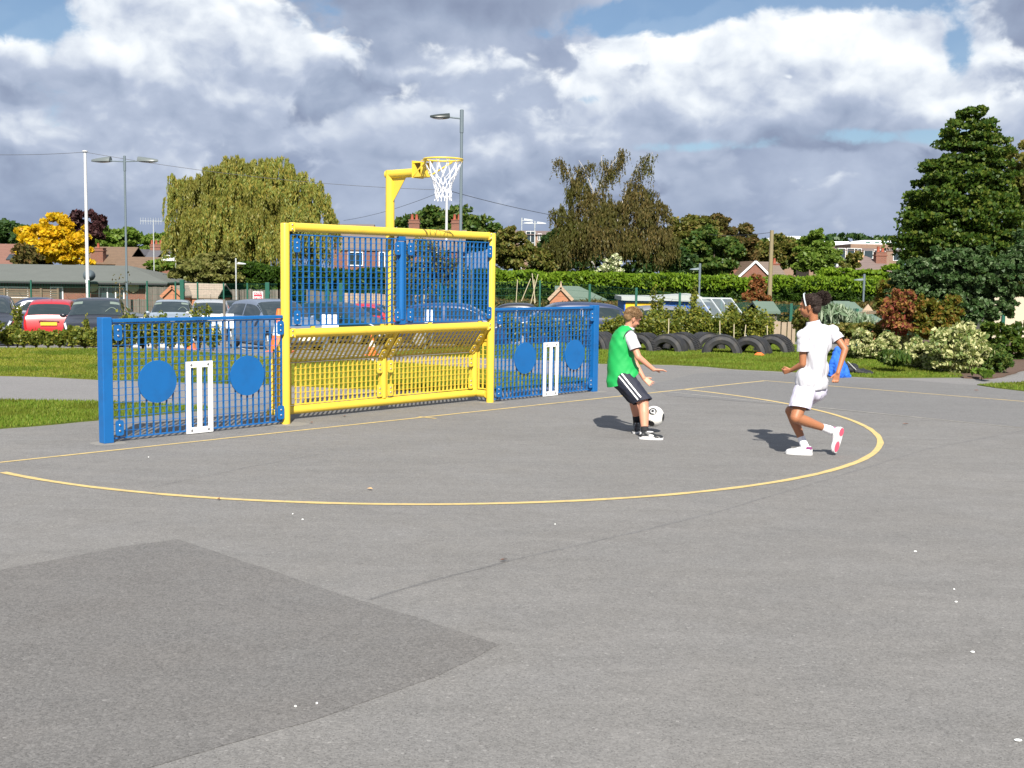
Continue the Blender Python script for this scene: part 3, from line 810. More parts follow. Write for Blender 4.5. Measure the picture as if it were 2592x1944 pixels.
for k in range(12):
    a = 2 * math.pi * k / 12; c = Vector((math.cos(a) * RR, RY + math.sin(a) * RR, RZ - .012))
    tdir = Vector((-math.sin(a), math.cos(a), 0))
    mb.tube([c + tdir * .018, c + tdir * .012 + Vector((0, 0, -.018)), c - tdir * .012 + Vector((0, 0, -.018)), c - tdir * .018], .0028, 5)
mb.build('net_hook', YEL, hoop)['kind'] = 'stuff'
NETM = mat('white_net_cord', (.80, .80, .82), .8)
mb = MB(); rows = 7; levels = [(0, RR * .97), (.13, .155), (.20, .118), (.255, .098), (.305, .088), (.35, .086), (.40, .088)]
def npt(i, k):
    z, r_ = levels[i]; a = 2 * math.pi * (k + (.5 if i % 2 else 0)) / 12
    j = .012 * (i > 1)
    return Vector((math.cos(a) * r_ + random.uniform(-j, j), RY + math.sin(a) * r_ + random.uniform(-j, j), RZ - .02 - z + random.uniform(-j, j)))
P_ = [[npt(i, k) for k in range(12)] for i in range(rows)]
for i in range(rows - 1):
    for k in range(12):
        a = P_[i][k]
        for b in ((P_[i + 1][k], P_[i + 1][(k - 1) % 12]) if i % 2 == 0 else (P_[i + 1][k], P_[i + 1][(k + 1) % 12])):
            m_ = (a + b) / 2 + Vector((random.uniform(-.004, .004), random.uniform(-.004, .004), -.006))
            mb.tube([a, m_, b], .0036, 5)
    for k in range(12):
        if i: mb.ell(P_[i][k], (.007, .007, .007), 6, 4)
for k in range(12):
    a = P_[-1][k]; mb.tube([a, a + Vector((random.uniform(-.012, .012), random.uniform(-.012, .012), -.03))], .004, 5)
mb.build('net', NETM, hoop)

# ------------------------------------------------------------------ people
def caps_mesh(prims):
    """prims: ('c',p0,p1,r0,r1) or ('e',c,(rx,ry,rz),rot3x3)"""
    mb = MB()
    for p in prims:
        if p[0] == 'c':
            a, b = Vector(p[1]), Vector(p[2]); r0, r1 = p[3], p[4]; d = b - a; L = max(d.length, 1e-4)
            rot = d.to_track_quat('Z', 'Y').to_matrix()
            fl = p[5] if len(p) > 5 else 1.0
            prof = []
            for i in range(5): t = math.pi / 2 * i / 4; prof.append((max(r0 * math.sin(t), r0 * .03), -r0 * math.cos(t)))
            for i in range(1, 5): t = i / 5; prof.append((r0 + (r1 - r0) * t, L * t))
            for i in range(5): t = math.pi / 2 * i / 4; prof.append((max(r1 * math.cos(t), r1 * .03), L + r1 * math.sin(t)))
            mb.lathe(prof, a, 16, rot @ Matrix.Diagonal((1, fl, 1)))
        else:
            mb.ell(p[1], p[2], 18, 12, p[3] if len(p) > 3 else None)
    return mb

def fused(name, prims, m, parent, voxel=.006, smooth=4, cuts=(), wrinkle=0.0, wfreq=9.0, seed=0, aniso=(1, 1, 1), extra=None, keep_mods=False):
    mb = caps_mesh(prims)
    if extra: mb.add(extra.v, extra.f)
    me = bpy.data.meshes.new(name + '_src'); me.from_pydata(mb.v, [], mb.f)
    bm = bmesh.new(); bm.from_mesh(me); bmesh.ops.recalc_face_normals(bm, faces=bm.faces); bm.to_mesh(me); bm.free()
    o = bpy.data.objects.new(name + '_src', me); C.objects.link(o)
    r = o.modifiers.new('r', 'REMESH'); r.mode = 'VOXEL'; r.voxel_size = voxel; r.use_smooth_shade = True
    if smooth: s = o.modifiers.new('s', 'SMOOTH'); s.iterations = smooth; s.factor = .5
    dg = bpy.context.evaluated_depsgraph_get(); dg.update()
    me2 = bpy.data.meshes.new_from_object(o.evaluated_get(dg)); bpy.data.objects.remove(o); bpy.data.meshes.remove(me)
    me2.name = name
    bm = bmesh.new(); bm.from_mesh(me2)
    if wrinkle:
        bm.normal_update()
        for v in bm.verts:
            q = Vector((v.co.x * wfreq * aniso[0], v.co.y * wfreq * aniso[1], v.co.z * wfreq * aniso[2]))
            w = noise.noise(q + Vector((seed, 0, 0))) + .5 * noise.noise(q * 2.3 + Vector((0, seed, 3)))
            w = w - .5 * abs(noise.noise(q * 1.4 + Vector((5, seed, 0))))
            v.co += v.normal * w * wrinkle
    for co, no in cuts:
        bmesh.ops.bisect_plane(bm, geom=bm.verts[:] + bm.edges[:] + bm.faces[:], plane_co=Vector(co), plane_no=Vector(no), clear_outer=True)
    bm.to_mesh(me2); bm.free(); me2.materials.clear()
    return link(name, me2, m, parent, smooth=True)

def skin_mat(name, col, red=(1.25, .8, .75)):
    m, t, b = principled(name)
    tcx = t.new('ShaderNodeTexCoord').outputs['Object']
    f = t.noise(tcx, 9, 4, .6)
    t.set(b, 'Base Color', t.mix(f, tuple(x * .92 for x in col), tuple(min(1, x * y) for x, y in zip(col, red))))
    b.inputs['Roughness'].default_value = .52
    b.inputs['Subsurface Weight'].default_value = .12; b.inputs['Subsurface Radius'].default_value = (.012, .005, .003); b.inputs['Subsurface Scale'].default_value = .5
    return m
SKIN_B = skin_mat('fair_skin', (.54, .285, .185), (1.12, .86, .82))
SKIN_G = skin_mat('brown_skin', (.34, .155, .075), (1.1, .9, .85))
VEST = mat('green_bib_cloth', (.006, .33, .07), .65, var=.06, vscale=6, bump=.25, bscale=12)
SHIRT = mat('white_shirt_cloth', (.50, .50, .535), .85, bump=.15, bscale=200)
NAVY = mat('navy_shorts_cloth', (.014, .017, .032), .75, var=.1, vscale=8)
WSH = mat('white_shorts_cloth', (.52, .50, .60), .8, bump=.12, bscale=120)
BLACKC = mat('black_cloth', (.012, .012, .014), .85)
HAIR_B = mat('light_brown_hair', (.20, .115, .048), .65, var=.12, vscale=12, island=.18)
HAIR_G = mat('dark_brown_hair', (.022, .011, .007), .75, var=.2, vscale=15, island=.2)
SHOE_D = mat('shoe_black', (.016, .018, .02), .45)
SHOE_W = mat('shoe_white', (.62, .62, .62), .4)
PINK = mat('pink_sole', (.62, .09, .15), .5)
PURP = mat('purple_trim', (.24, .05, .17), .5)
EYE_ = mat('eye', (.03, .02, .015), .2)

def hand(prims, wrist, pdir, side, normal, s=1.0, curl=.25, spread=.22, thumb=1, r=.0075):
    """palm from the wrist along pdir; side = direction towards the thumb; normal = back of the hand"""
    w = Vector(wrist); d = Vector(pdir).normalized(); sd = Vector(side); sd = (sd - d * sd.dot(d)).normalized(); nn = sd.cross(d).normalized()
    if nn.dot(Vector(normal)) < 0: nn = -nn
    L = .078 * s
    for k, off in enumerate((.026, .009, -.009, -.025)):
        prims.append(('c', w + d * .012 * s + sd * off * .55 * s, w + d * L + sd * off * s, .0125 * s, .0105 * s))
    lens = (.060, .068, .063, .050)
    for k, off in enumerate((.027, .0095, -.009, -.026)):
        b = w + d * L * .97 + sd * off * s; dd = (d + sd * off * spread / .027 * .6).normalized(); cur = curl * (1 + .15 * k)
        p = b; a = 0
        for j, fr in enumerate((.42, .32, .26)):
            a += cur * (1.0 if j else .6)
            dv = (dd * math.cos(a) - nn * math.sin(a)).normalized(); q = p + dv * lens[k] * s * fr
            prims.append(('c', p, q, r * s * (1.06 - .1 * j), r * s * (.98 - .1 * j))); p = q
    if thumb:
        b = w + d * .022 * s + sd * .022 * s; v = (d * .72 + sd * .62 - nn * .28).normalized(); q = b + v * .036 * s; v2 = (d * .92 + sd * .25 - nn * .35).normalized()
        prims += [('c', b, q, .0115 * s, .0098 * s), ('c', q, q + v2 * .026 * s, .0096 * s, .008 * s)]

def head(prims, c, face, up, s=1.0):
    """skull, jaw, nose, ears; returns basis. c = head centre"""
    c = Vector(c); f = Vector(face).normalized(); u = Vector(up); u = (u - f * u.dot(f)).normalized(); l = u.cross(f).normalized()
    B = Matrix((l, f, u)).transposed()
    P = lambda x, y, z: c + B @ Vector((x * s, y * s, z * s))
    prims += [('e', P(0, -.008, .022), (.071 * s, .090 * s, .085 * s), B),
              ('e', P(0, .020, -.030), (.058 * s, .068 * s, .068 * s), B),
              ('e', P(0, .040, -.070), (.034 * s, .036 * s, .028 * s), B),
              ('e', P(.028, .058, -.028), (.024 * s, .020 * s, .024 * s), B), ('e', P(-.028, .058, -.028), (.024 * s, .020 * s, .024 * s), B),
              ('e', P(0, .078, .030), (.048 * s, .010 * s, .012 * s), B),
              ('c', P(0, .082, .008), P(0, .098, -.022), .008 * s, .0115 * s),
              ('e', P(0, .083, -.052), (.021 * s, .010 * s, .006 * s), B), ('e', P(0, .081, -.062), (.018 * s, .010 * s, .006 * s), B)]
    for q in (-1, 1):
        prims.append(('e', P(q * .074, -.006, -.008), (.007 * s, .018 * s, .030 * s), B @ Matrix.Rotation(q * .25, 3, 'Z')))
        prims.append(('e', P(q * .077, -.013, .008), (.008 * s, .010 * s, .014 * s), B))
    return B, P

def strands(name, pts, dirs, L, w, m, parent, jit=.4):
    N = len(pts); d = dirs + rng.normal(0, jit, (N, 3)); d /= np.linalg.norm(d, axis=1)[:, None]
    s_ = np.cross(d, rng.normal(size=(N, 3))); s_ /= np.linalg.norm(s_, axis=1)[:, None]
    l = L * (.6 + .8 * rng.uniform(size=N))
    b = pts; V = np.stack([b - s_ * w, b + s_ * w, b + d * l[:, None] * .6 + s_ * w * .7, b + d * l[:, None]], 1).reshape(-1, 3)
    return np_mesh(name, V, np.arange(4 * N).reshape(-1, 4), m, parent)

def shoe(parent, heel, toe, up, m_up, m_sole, s=1.0, name='shoe', W_=.042, H_=.075):
    """heel/toe are sole-level points"""
    a, b = Vector(heel), Vector(toe); d = (b - a); L = d.length; d.normalize(); u = Vector(up); u = (u - d * u.dot(d)).normalized(); l = u.cross(d)
    B = Matrix((l, d, u)).transposed()
    P = lambda x, y, z: a + B @ Vector((x, y * L, z))
    pr = [('e', P(0, .16, .036), (W_ * .82, L * .16, .040), B), ('e', P(0, .45, .030), (W_ * .85, L * .33, .032), B),
          ('e', P(0, .74, .024), (W_ * 1.02, L * .255, .026), B), ('c', P(0, .14, .05), P(0, .20, H_), W_ * .70, W_ * .70), ('c', P(0, .25, .055), P(0, .55, .036), W_ * .68, W_ * .66)]
    sh = fused(name, pr, m_up, parent, .005, 3, cuts=[(P(0, 0, .008), -u), (P(0, .15, H_ + .004), u)])
    pts = []
    for k in range(28):
        t = 2 * math.pi * k / 28; y = .5 - .5 * math.cos(t); w = W_ * (1.02 if y > .5 else .86 + .16 * y * 2) * abs(math.sin(t)) ** .6 * (1 if math.sin(t) >= 0 else -1)
        pts.append((w, y))
    mb = MB(); n = len(pts)
    vs = [P(x, y, -.002) for x, y in pts] + [P(x * 1.03, (y - .5) * 1.02 + .5, .019) for x, y in pts]
    mb.add(vs, [tuple(range(n)), tuple(reversed(range(n, 2 * n)))] + [(i, n + i, n + (i + 1) % n, (i + 1) % n) for i in range(n)])
    so = mb.build('sole', m_sole, sh, smooth='auto')
    return sh, P, B

# ---- the boy
BY = 11.92
def b(px, py, dy=0.0): return at(px, py, BY + dy)
boy = thing('person', 'boy in a green bib and navy striped shorts crouching over a football', 'person', (b(1620, 1080).x, BY, 0))
inv = -boy.location
def bb(px, py, dy=0.0): return b(px, py, dy) + inv
# joints
hipN, hipF = bb(1578, 958, -.07), bb(1573, 962, .09)
kneeN = bb(1629, 1019, -.20); ankN = bb(1632, 1094, -.30)
kneeF = bb(1603, 1000, .17); ankF = bb(1612, 1064, .22)
chest = bb(1577, 868, .0); belly = bb(1571, 915, 0); pelvis = bb(1576, 950, 0.01); neck = bb(1590, 838, .0)
shN = bb(1596, 853, -.125); elN = bb(1616, 904, -.20); wrN = bb(1655, 936, -.17)
shF = bb(1590, 852, .13); elF = bb(1606, 915, .20); wrF = bb(1629, 957, .14)
hc = bb(1600, 806, 0)
prims = []
HB, HP = head(prims, hc, (.80, .28, -.40), (.45, .05, .9), .94)
prims += [('c', neck, hc + Vector((-.02, 0, -.035)), .044, .046),
          ('e', chest, (.105, .135, .13)), ('e', belly, (.105, .125, .12)), ('e', pelvis, (.12, .13, .10)), ('c', shN, shF, .05, .05),
          ('c', shN, elN, .041, .033), ('c', elN, wrN, .033, .021), ('c', shF, elF, .041, .033), ('c', elF, wrF, .032, .021),
          ('c', hipN, kneeN, .082, .054), ('c', kneeN, kneeN.lerp(ankN, .35), .050, .053), ('c', kneeN.lerp(ankN, .35), ankN, .053, .032),
          ('c', hipF, kneeF, .082, .054), ('c', kneeF, kneeF.lerp(ankF, .35), .050, .053), ('c', kneeF.lerp(ankF, .35), ankF, .053, .032)]
hand(prims, wrN, (.95, -.05, -.03), (.1, .9, -.2), (0, 0, 1), .92, curl=.10, spread=.2)
hand(prims, wrF, (.72, -.25, -.55), (.5, .3, .6), (-.3, .5, .6), .90, curl=.22, spread=.35)
fused('body', prims, SKIN_B, boy, .0052, 4)
# eyes
for q in (-1, 1): mbe = MB(); mbe.ell(HP(q * .030, .078, .012), (.010, .006, .005), 10, 6, HB); mbe.build('eye', EYE_, boy, smooth=True)
# hair: cap and strands
hp = [('e', HP(0, -.014, .044), (.076, .094, .078), HB), ('e', HP(0, -.050, .002), (.066, .052, .055), HB), ('e', HP(0, .045, .082), (.052, .044, .026), HB)]
hair = fused('hair', hp, HAIR_B, boy, .006, 2, cuts=[(HP(0, -.02, -.030), HB @ Vector((0, .55, -1))), (HP(0, .062, .045), HB @ Vector((0, .85, -.75)))], wrinkle=.004, wfreq=30, seed=3)
def cap_pts(n, zc, fc, c0, rad3, B, P):
    d = rng.normal(size=(n, 3)); d /= np.linalg.norm(d, axis=1)[:, None]
    d = d[(d[:, 2] > zc) & ~((d[:, 1] > fc) & (d[:, 2] < .25))]
    p = d * np.array(rad3) + np.array(c0)
    Bn = np.array(B); cen = np.array(P(0, 0, 0))
    return p @ Bn.T + cen, d @ Bn.T
pp, dd = cap_pts(9000, -.30, .35, (0, -.014, .042), (.075, .093, .078), HB, HP)
fw = np.array(HB @ Vector((0, .5, .05)))
strands('hair_strands', pp, dd * .22 + fw * .8 + np.array([0, 0, -.35]), .019, .0014, HAIR_B, hair, .16)
# white polo shirt (sleeves and collar), green bib
sl_n = shN.lerp(elN, .62); sl_f = shF.lerp(elF, .62)
pr = [('c', shN, shF, .052, .052),
      ('e', chest, (.108, .135, .130)), ('e', belly, (.106, .125, .12)), ('c', neck.lerp(chest, .5), neck + (hc - neck) * .30, .075, .058)]
dn = (elN - shN).normalized(); df = (elF - shF).normalized()
fused('shirt', pr, SHIRT, boy, .006, 4, cuts=[(neck + (hc - neck) * .36, (hc - neck).normalized())], wrinkle=.004, wfreq=14, seed=1)
for a_, e_, d_ in ((shN, sl_n, dn), (shF, sl_f, df)):
    fused('sleeve', [('c', a_ - d_ * .01, e_ + d_ * .05, .062, .064)], SHIRT, boy, .006, 4, cuts=[(e_, (d_ + Vector((0, 0, -.15))).normalized())], wrinkle=.007, wfreq=12, seed=9)
# sleeve ends stay closed round the arm; bib over it
BIB = [(824, 1585, 10, .050), (829, 1583, 16, .078), (838, 1580, 23, .128), (850, 1577, 27, .150), (870, 1573.5, 30.5, .156), (892, 1572, 33, .150), (915, 1572.5, 35, .146), (938, 1574.5, 38, .156), (952, 1575, 41, .164), (963, 1577, 40, .164)]
ty = np.array([r_[0] for r_ in BIB]); tt = np.linspace(0, 1, 46); yy_ = np.interp(tt, np.linspace(0, 1, len(BIB)), ty)
cxs = np.interp(yy_, ty, [r_[1] for r_ in BIB]); hws = np.interp(yy_, ty, [r_[2] for r_ in BIB]); dps = np.interp(yy_, ty, [r_[3] for r_ in BIB])
NB = 72; V = []
for i, (py, cx0, hw0, dp0) in enumerate(zip(yy_.tolist(), cxs.tolist(), hws.tolist(), dps.tolist())):
    c0 = bb(cx0, py, .0)
    for k in range(NB):
        a = 2 * math.pi * k / NB; ca, sa = math.cos(a), math.sin(a)
        x = hw0 * BY / FPX * math.copysign(abs(ca) ** .85, ca); y = dp0 * math.copysign(abs(sa) ** .85, sa)
        low_ = max(0, (py - 905) / 58)
        z = .11 * x / .14 * low_ * .55 - .02 * low_ * (1 - abs(ca)) + .035 * low_ * max(0, ca) ** 2
        q0 = Vector((x, y, 0)) + c0
        f_ = min(1.0, i / 15)
        n_ = noise.noise(Vector((q0.x * 5, q0.y * 5, q0.z * 12 + x * 14))) * .6 + .5 * noise.noise(Vector((q0.x * 11 + 3, q0.y * 9, q0.z * 20 - x * 22)))
        n_ -= .5 * abs(noise.noise(Vector((q0.x * 7, q0.y * 7 + 4, q0.z * 9 + x * 10))))
        d_ = Vector((ca, sa, 0)); q0 = q0 + d_ * n_ * .014 * f_
        V.append((q0.x, q0.y, q0.z + z))
F = [(i * NB + k, i * NB + (k + 1) % NB, (i + 1) * NB + (k + 1) % NB, (i + 1) * NB + k) for i in range(45) for k in range(NB)]
mb = MB(); mb.add(V, F); bib = mb.build('bib', VEST, boy, smooth=True)
# dark piping round the arm hole
arm_ax = (elN - shN).normalized(); e1_ = Vector((.75, 0, -.66)); e2_ = Vector((.66, 0, .75)); 
mb = MB(); cpt = shN + Vector((.004, -.035, -.025))
pts = []
for k in range(30):
    a = 2 * math.pi * k / 30; pts.append(cpt + Vector((math.cos(a) * .075, -.02 * math.sin(a * 1) + .012, math.sin(a) * .098)))
mb.tube(pts, .0045, 6, closed=True); mb.build('bib_piping', BLACKC, boy, smooth=True)
# shorts
def shorts(prims_, hipL, kneeL, frac, r0, r1):
    e = hipL.lerp(kneeL, frac); prims_.append(('c', hipL, e + (kneeL - hipL).normalized() * .07, r0, r1)); return e
pr = [('e', pelvis, (.135, .145, .10)), ('e', bb(1569, 958, .01), (.13, .14, .09))]
eN = shorts(pr, hipN, kneeN, .90, .112, .090); eF = shorts(pr, hipF, kneeF, .80, .105, .088)
leg1 = fused('shorts', pr, NAVY, boy, .006, 4, cuts=[(eN + Vector((0, 0, -.02)), ((kneeN - hipN).normalized() * 1.0 + Vector((-.25, 0, -.5)))), (bb(1573, 925), (0, 0, 1))], wrinkle=.008, wfreq=11, seed=5)
# two white stripes down the near leg: ribbons following the cloth
ax = (eN - hipN).normalized(); nrm = Vector((.18, -1, .12)); nrm = (nrm - ax * nrm.dot(ax)).normalized(); sd = ax.cross(nrm).normalized()
bpy.context.view_layer.update()
for off in (-.020, .016):
    mb = MB(); vs = []
    K = 16
    for i in range(K + 1):
        t = i / K; p = hipN.lerp(eN + ax * .018, t) + ax * (-.02)
        side = sd * (off + .030)
        for w in (-.0065, .0065):
            o_ = p + side + sd * w + nrm * .3
            hit, loc, no, _ = leg1.ray_cast(o_, -nrm)
            vs.append((loc + nrm * .0035) if hit else (p + side + sd * w + nrm * .1))
    mb.add(vs, [(2 * i, 2 * i + 1, 2 * i + 3, 2 * i + 2) for i in range(K)])
    mb.build('shorts_stripe', WHT, leg1)
for kn, an_ in ((kneeN, ankN), (kneeF, ankF)):
    d = (an_ - kn).normalized(); fused('sock', [('c', an_ - d * .045, an_ + d * .05, .040, .044)], BLACKC, boy, .006, 2, cuts=[(an_ - d * .055, -d)])
hN, tN = bb(1617, 1113, -.36), bb(1679, 1116, -.40); hN.z = .003 ; tN.z = .003
sN, SP, SB = shoe(boy, hN, tN, (0, 0, 1), SHOE_D, SHOE_W, W_=.044)
# white heel flash and diamond mark on the near shoe
def on_shoe(P, B, mb, pts, off=.3):
    return
nside = SB @ Vector((1, 0, 0))
if nside.y > 0: nside = -nside
bpy.context.view_layer.update()
def decal(parent, target, poly_uv, P, m, name, lift=.003, ns=None):
    """small raised panel laid on the side of the shoe; uv in shoe coords (y 0..1, z m)"""
    ns = ns; mb = MB(); vs = []
    for y, z in poly_uv:
        o_ = P(0, y, z) + ns * .2
        hit, loc, no, _ = target.ray_cast(o_, -ns)
        vs.append((loc if hit else P(0, y, z) + ns * .03) + ns * lift)
    c = sum((Vector(v) for v in vs), Vector()) / len(vs)
    n = len(vs); mb.add(vs + [c + ns * .001], [(i, (i + 1) % n, n) for i in range(n)])
    return mb.build(name, m, parent)
decal(sN, sN, [(.40, .042), (.47, .030), (.56, .030), (.62, .038), (.56, .048), (.47, .050)], SP, SHOE_W, 'side_mark', ns=nside)
decal(sN, sN, [(.45, .041), (.49, .035), (.55, .035), (.585, .040), (.54, .044), (.49, .046)], SP, SHOE_D, 'side_mark', lift=.005, ns=nside)
decal(sN, sN, [(.47, .040), (.50, .037), (.54, .037), (.56, .040), (.53, .042), (.50, .043)], SP, SHOE_W, 'side_mark', lift=.007, ns=nside)
decal(sN, sN, [(.02, .02), (.12, .02), (.10, .07), (.04, .075)], SP, SHOE_W, 'heel_panel', ns=nside)
decal(sN, sN, [(.12, .02), (.35, .022), (.62, .020), (.85, .020), (.85, .025), (.60, .028), (.35, .030), (.14, .032)], SP, SHOE_W, 'side_stripe', ns=nside)
fused('tongue', [('e', SP(0, .42, .072), (.026, .045, .008), SB)], SHOE_W, sN, .005, 2)
tF = bb(1608, 1090, -.02); hF = bb(1616, 1072, .22); hF.z = .035; tF.z = .004
sF, SP2, SB2 = shoe(boy, hF, tF, (0, .2, 1), SHOE_D, SHOE_W, W_=.044)
mb = MB()
for k in range(4):
    mb.bar(SP2(-.022, .40 + k * .1, .072 - k * .011), SP2(.022, .40 + k * .1, .072 - k * .011), .008, .004)
mb.build('laces', SHOE_W, sF)
decal(sF, sF, [(.05, .03), (.35, .03), (.6, .025), (.6, .035), (.35, .045), (.05, .07)], SP2, SHOE_W, 'side_panel', ns=SB2 @ Vector((-1, 0, 0)))
decal(sF, sF, [(.05, .03), (.35, .03), (.6, .025), (.6, .035), (.35, .045), (.05, .07)], SP2, SHOE_W, 'side_panel', ns=SB2 @ Vector((1, 0, 0)))

# ---- the football (icosahedral panels, black roundels)
bc = at(1655, 1054, 12.02); BR = .109
ball = thing('football', 'white football with black round panels in the air by the boy\'s foot', 'ball', tuple(bc))
BALLW = mat('ball_white', (.74, .73, .68), .35, coat=.2, dirt=(.55, .52, .46), dscale=9)
BALLK = mat('ball_black', (.012, .012, .013), .35, coat=.2)
BALLS = mat('ball_silver', (.45, .46, .47), .35)
mb = MB(); mb.ell((0, 0, 0), (BR, BR, BR), 40, 28); mb.build('ball_cover', BALLW, ball, smooth=True)
view = Vector((0, -1, .1)).normalized()
cdirs = []
base_ = [(-.22, -.80, .62), (-.42, -.72, -.68), (.90, -.38, -.05), (.30, .75, .55), (-.75, .55, -.1), (.35, .55, -.75)]
for d in base_: cdirs.append(Vector(d).normalized())
for i, d in enumerate(cdirs):
    rot = d.to_track_quat('Z', 'Y').to_matrix(); mb = MB()
    ra = .40
    prof = [(BR * 1.006 * math.sin(ra * t), BR * 1.006 * math.cos(ra * t)) for t in (1, .8, .6, .4, .2, .02)]
    mb.lathe(prof, (0, 0, 0), 28, rot); pn = mb.build('black_panel', BALLK, ball, smooth=True)
    if i in (0, 3):
        mb = MB(); N_ = 28
        prof = [(BR * 1.012 * math.sin(t), BR * 1.012 * math.cos(t)) for t in (.24, .20, .17, .14)]
        vs = []; fs = []
        for r_, z in prof:
            for k in range(N_): a = 2 * math.pi * k / N_; vs.append(rot @ Vector((r_ * math.cos(a), r_ * math.sin(a), z)))
        for a in range(3):
            for k in range(N_): fs.append((a * N_ + k, a * N_ + (k + 1) % N_, (a + 1) * N_ + (k + 1) % N_, (a + 1) * N_ + k))
        mb.add(vs, fs); mb.build('roundel', BALLS, pn, smooth=True)
# panel seams
mb = MB()
for d, e in ((0, 1), (0, 2), (1, 2), (2, 3), (0, 4), (1, 4)):
    a, b2 = cdirs[d], cdirs[e]; pts = [a.slerp(b2, t / 14) * BR * 1.0005 for t in range(3, 12)]
    mb.tube(pts, .0012, 4)
mb.build('seam', BALLS, ball)

# ---- the girl
GY = 10.66
girl = thing('person', 'girl in white polo shirt and shorts running, seen from behind', 'person', (at(2040, 1000, GY).x, GY, 0))
inv2 = -girl.location
def g(px, py, dy=0.0): return at(px, py, GY + dy) + inv2
hipL, hipR = g(2038, 988, -.06), g(2066, 986, .08)
kneeL = g(2014, 1057, -.16); ankL = g(2088, 1084, -.02)
kneeR = g(2001, 1040, .16); ankR = g(2032, 1118, .08)
pel = g(2055, 978); waist = g(2062, 935); chs = g(2066, 868); nk = g(2060, 816)
shL = g(2033, 850, -.06); shR = g(2107, 839, .06)
elL = g(2032, 921, -.06); wrL = g(2003, 937, .05)
elR = g(2140, 880, -.05); elR = g(2139, 884, -.02); wrR = g(2121, 944, -.08)
hc2 = g(2050, 776)
prims = []
HB2, HP2 = head(prims, hc2, (-.90, .42, -.12), (-.10, 0, 1), .98)
prims += [('c', nk, hc2 + Vector((.03, 0, -.05)), .041, .044),
          ('e', chs, (.125, .085, .14)), ('e', waist, (.108, .085, .14)), ('e', pel, (.118, .11, .12)), ('c', shL, shR, .043, .043),
          ('c', shL, elL, .038, .031), ('c', elL, wrL, .031, .020), ('c', shR, elR, .038, .031), ('c', elR, wrR, .031, .020),
          ('c', hipL, kneeL, .078, .053), ('c', kneeL, kneeL.lerp(ankL, .35), .050, .050), ('c', kneeL.lerp(ankL, .35), ankL, .050, .031),
          ('c', hipR, kneeR, .076, .050), ('c', kneeR, kneeR.lerp(ankR, .35), .047, .048), ('c', kneeR.lerp(ankR, .35), ankR, .048, .030)]
hand(prims, wrL, (-.92, .25, -.25), (-.1, -.4, .8), (-.3, -.7, .3), .84, curl=1.15, spread=.05)
hand(prims, wrR, (-.25, .05, -1), (-.8, .3, 0), (.3, .9, 0), .88, curl=.75, spread=.1)
fused('body', prims, SKIN_G, girl, .0052, 4)
# hair with bun
hp = [('e', HP2(0, -.018, .036), (.078, .094, .082), HB2), ('e', HP2(0, -.055, -.010), (.064, .050, .062), HB2)]
hair = fused('hair', hp, HAIR_G, girl, .006, 2, cuts=[(HP2(0, -.05, -.060), HB2 @ Vector((0, .35, -1))), (HP2(0, .055, .060), HB2 @ Vector((0, 1, -.55)))], wrinkle=.004, wfreq=40, seed=8)
bun_c = g(2083, 755, .0)
bun = fused('hair_bun', [('e', bun_c, (.062, .060, .058)), ('c', bun_c, HP2(0, -.08, .05), .034, .04)], HAIR_G, hair, .006, 1, wrinkle=.012, wfreq=28, seed=2)
dd = rng.normal(size=(4500, 3)); dd /= np.linalg.norm(dd, axis=1)[:, None]
strands('hair_strands', dd * np.array([.060, .058, .056]) + np.array(bun_c), dd, .020, .0022, HAIR_G, bun, .9)
pp, dd = cap_pts(6000, -.5, .35, (0, -.018, .036), (.077, .093, .081), HB2, HP2)
bk = np.array((bun_c - hc2).normalized())
strands('hair_strands', pp, bk[None, :] - dd * (dd @ bk)[:, None] + dd * .06, .022, .0018, HAIR_G, hair, .12)
# headband
mb = MB(); pts = []
for k in range(25):
    a = math.pi * (k / 24) ; pts.append(HP2(math.cos(a) * .083, .018 + .022 * math.sin(a), .012 + math.sin(a) * .118))
for i in range(24):
    mb.bar(pts[i], pts[i + 1], .011, .004, up=tuple((pts[i] - hc2).normalized()))
mb.build('headband', mat('silver_headband', (.66, .72, .74), .3, metal=.2), girl)
# polo shirt
slL = shL.lerp(elL, .55); slR = shR.lerp(elR, .50); dL = (elL - shL).normalized(); dR = (elR - shR).normalized()
pr = [('e', chs + Vector((0, 0, .0)), (.150, .108, .150)), ('e', waist, (.128, .105, .15)), ('e', pel + Vector((.006, 0, .03)), (.148, .140, .125)), ('c', shL, shR, .062, .060),
      ('c', nk.lerp(chs, .45), nk + Vector((0, 0, .018)), .085, .056), ('c', nk + Vector((0, 0, -.02)), nk + Vector((-.002, 0, .025)), .066, .052), ('c', chs, pel, .135, .138, .80), ('e', g(2042, 962, -.05), (.112, .11, .12)), ('c', nk.lerp(chs, .35), shL, .07, .055), ('c', nk.lerp(chs, .35), shR, .07, .055)]
hemg = g(2057, 984)
fused('shirt', pr, SHIRT, girl, .006, 12, cuts=[(hemg, (.08, 0, -1)), (nk + Vector((0, 0, .016)), (-.25, 0, 1))], wrinkle=.017, wfreq=8, seed=21, aniso=(1.4, 1.4, .55))
for a_, e_, d_, rr0 in ((shL, slL, dL, .056), (shR, slR, dR, .054)):
    fused('sleeve', [('c', a_ - d_ * .005, e_ + d_ * .05, rr0, rr0 + .006)], SHIRT, girl, .006, 3, cuts=[(e_, d_)], wrinkle=.006, wfreq=13, seed=4)
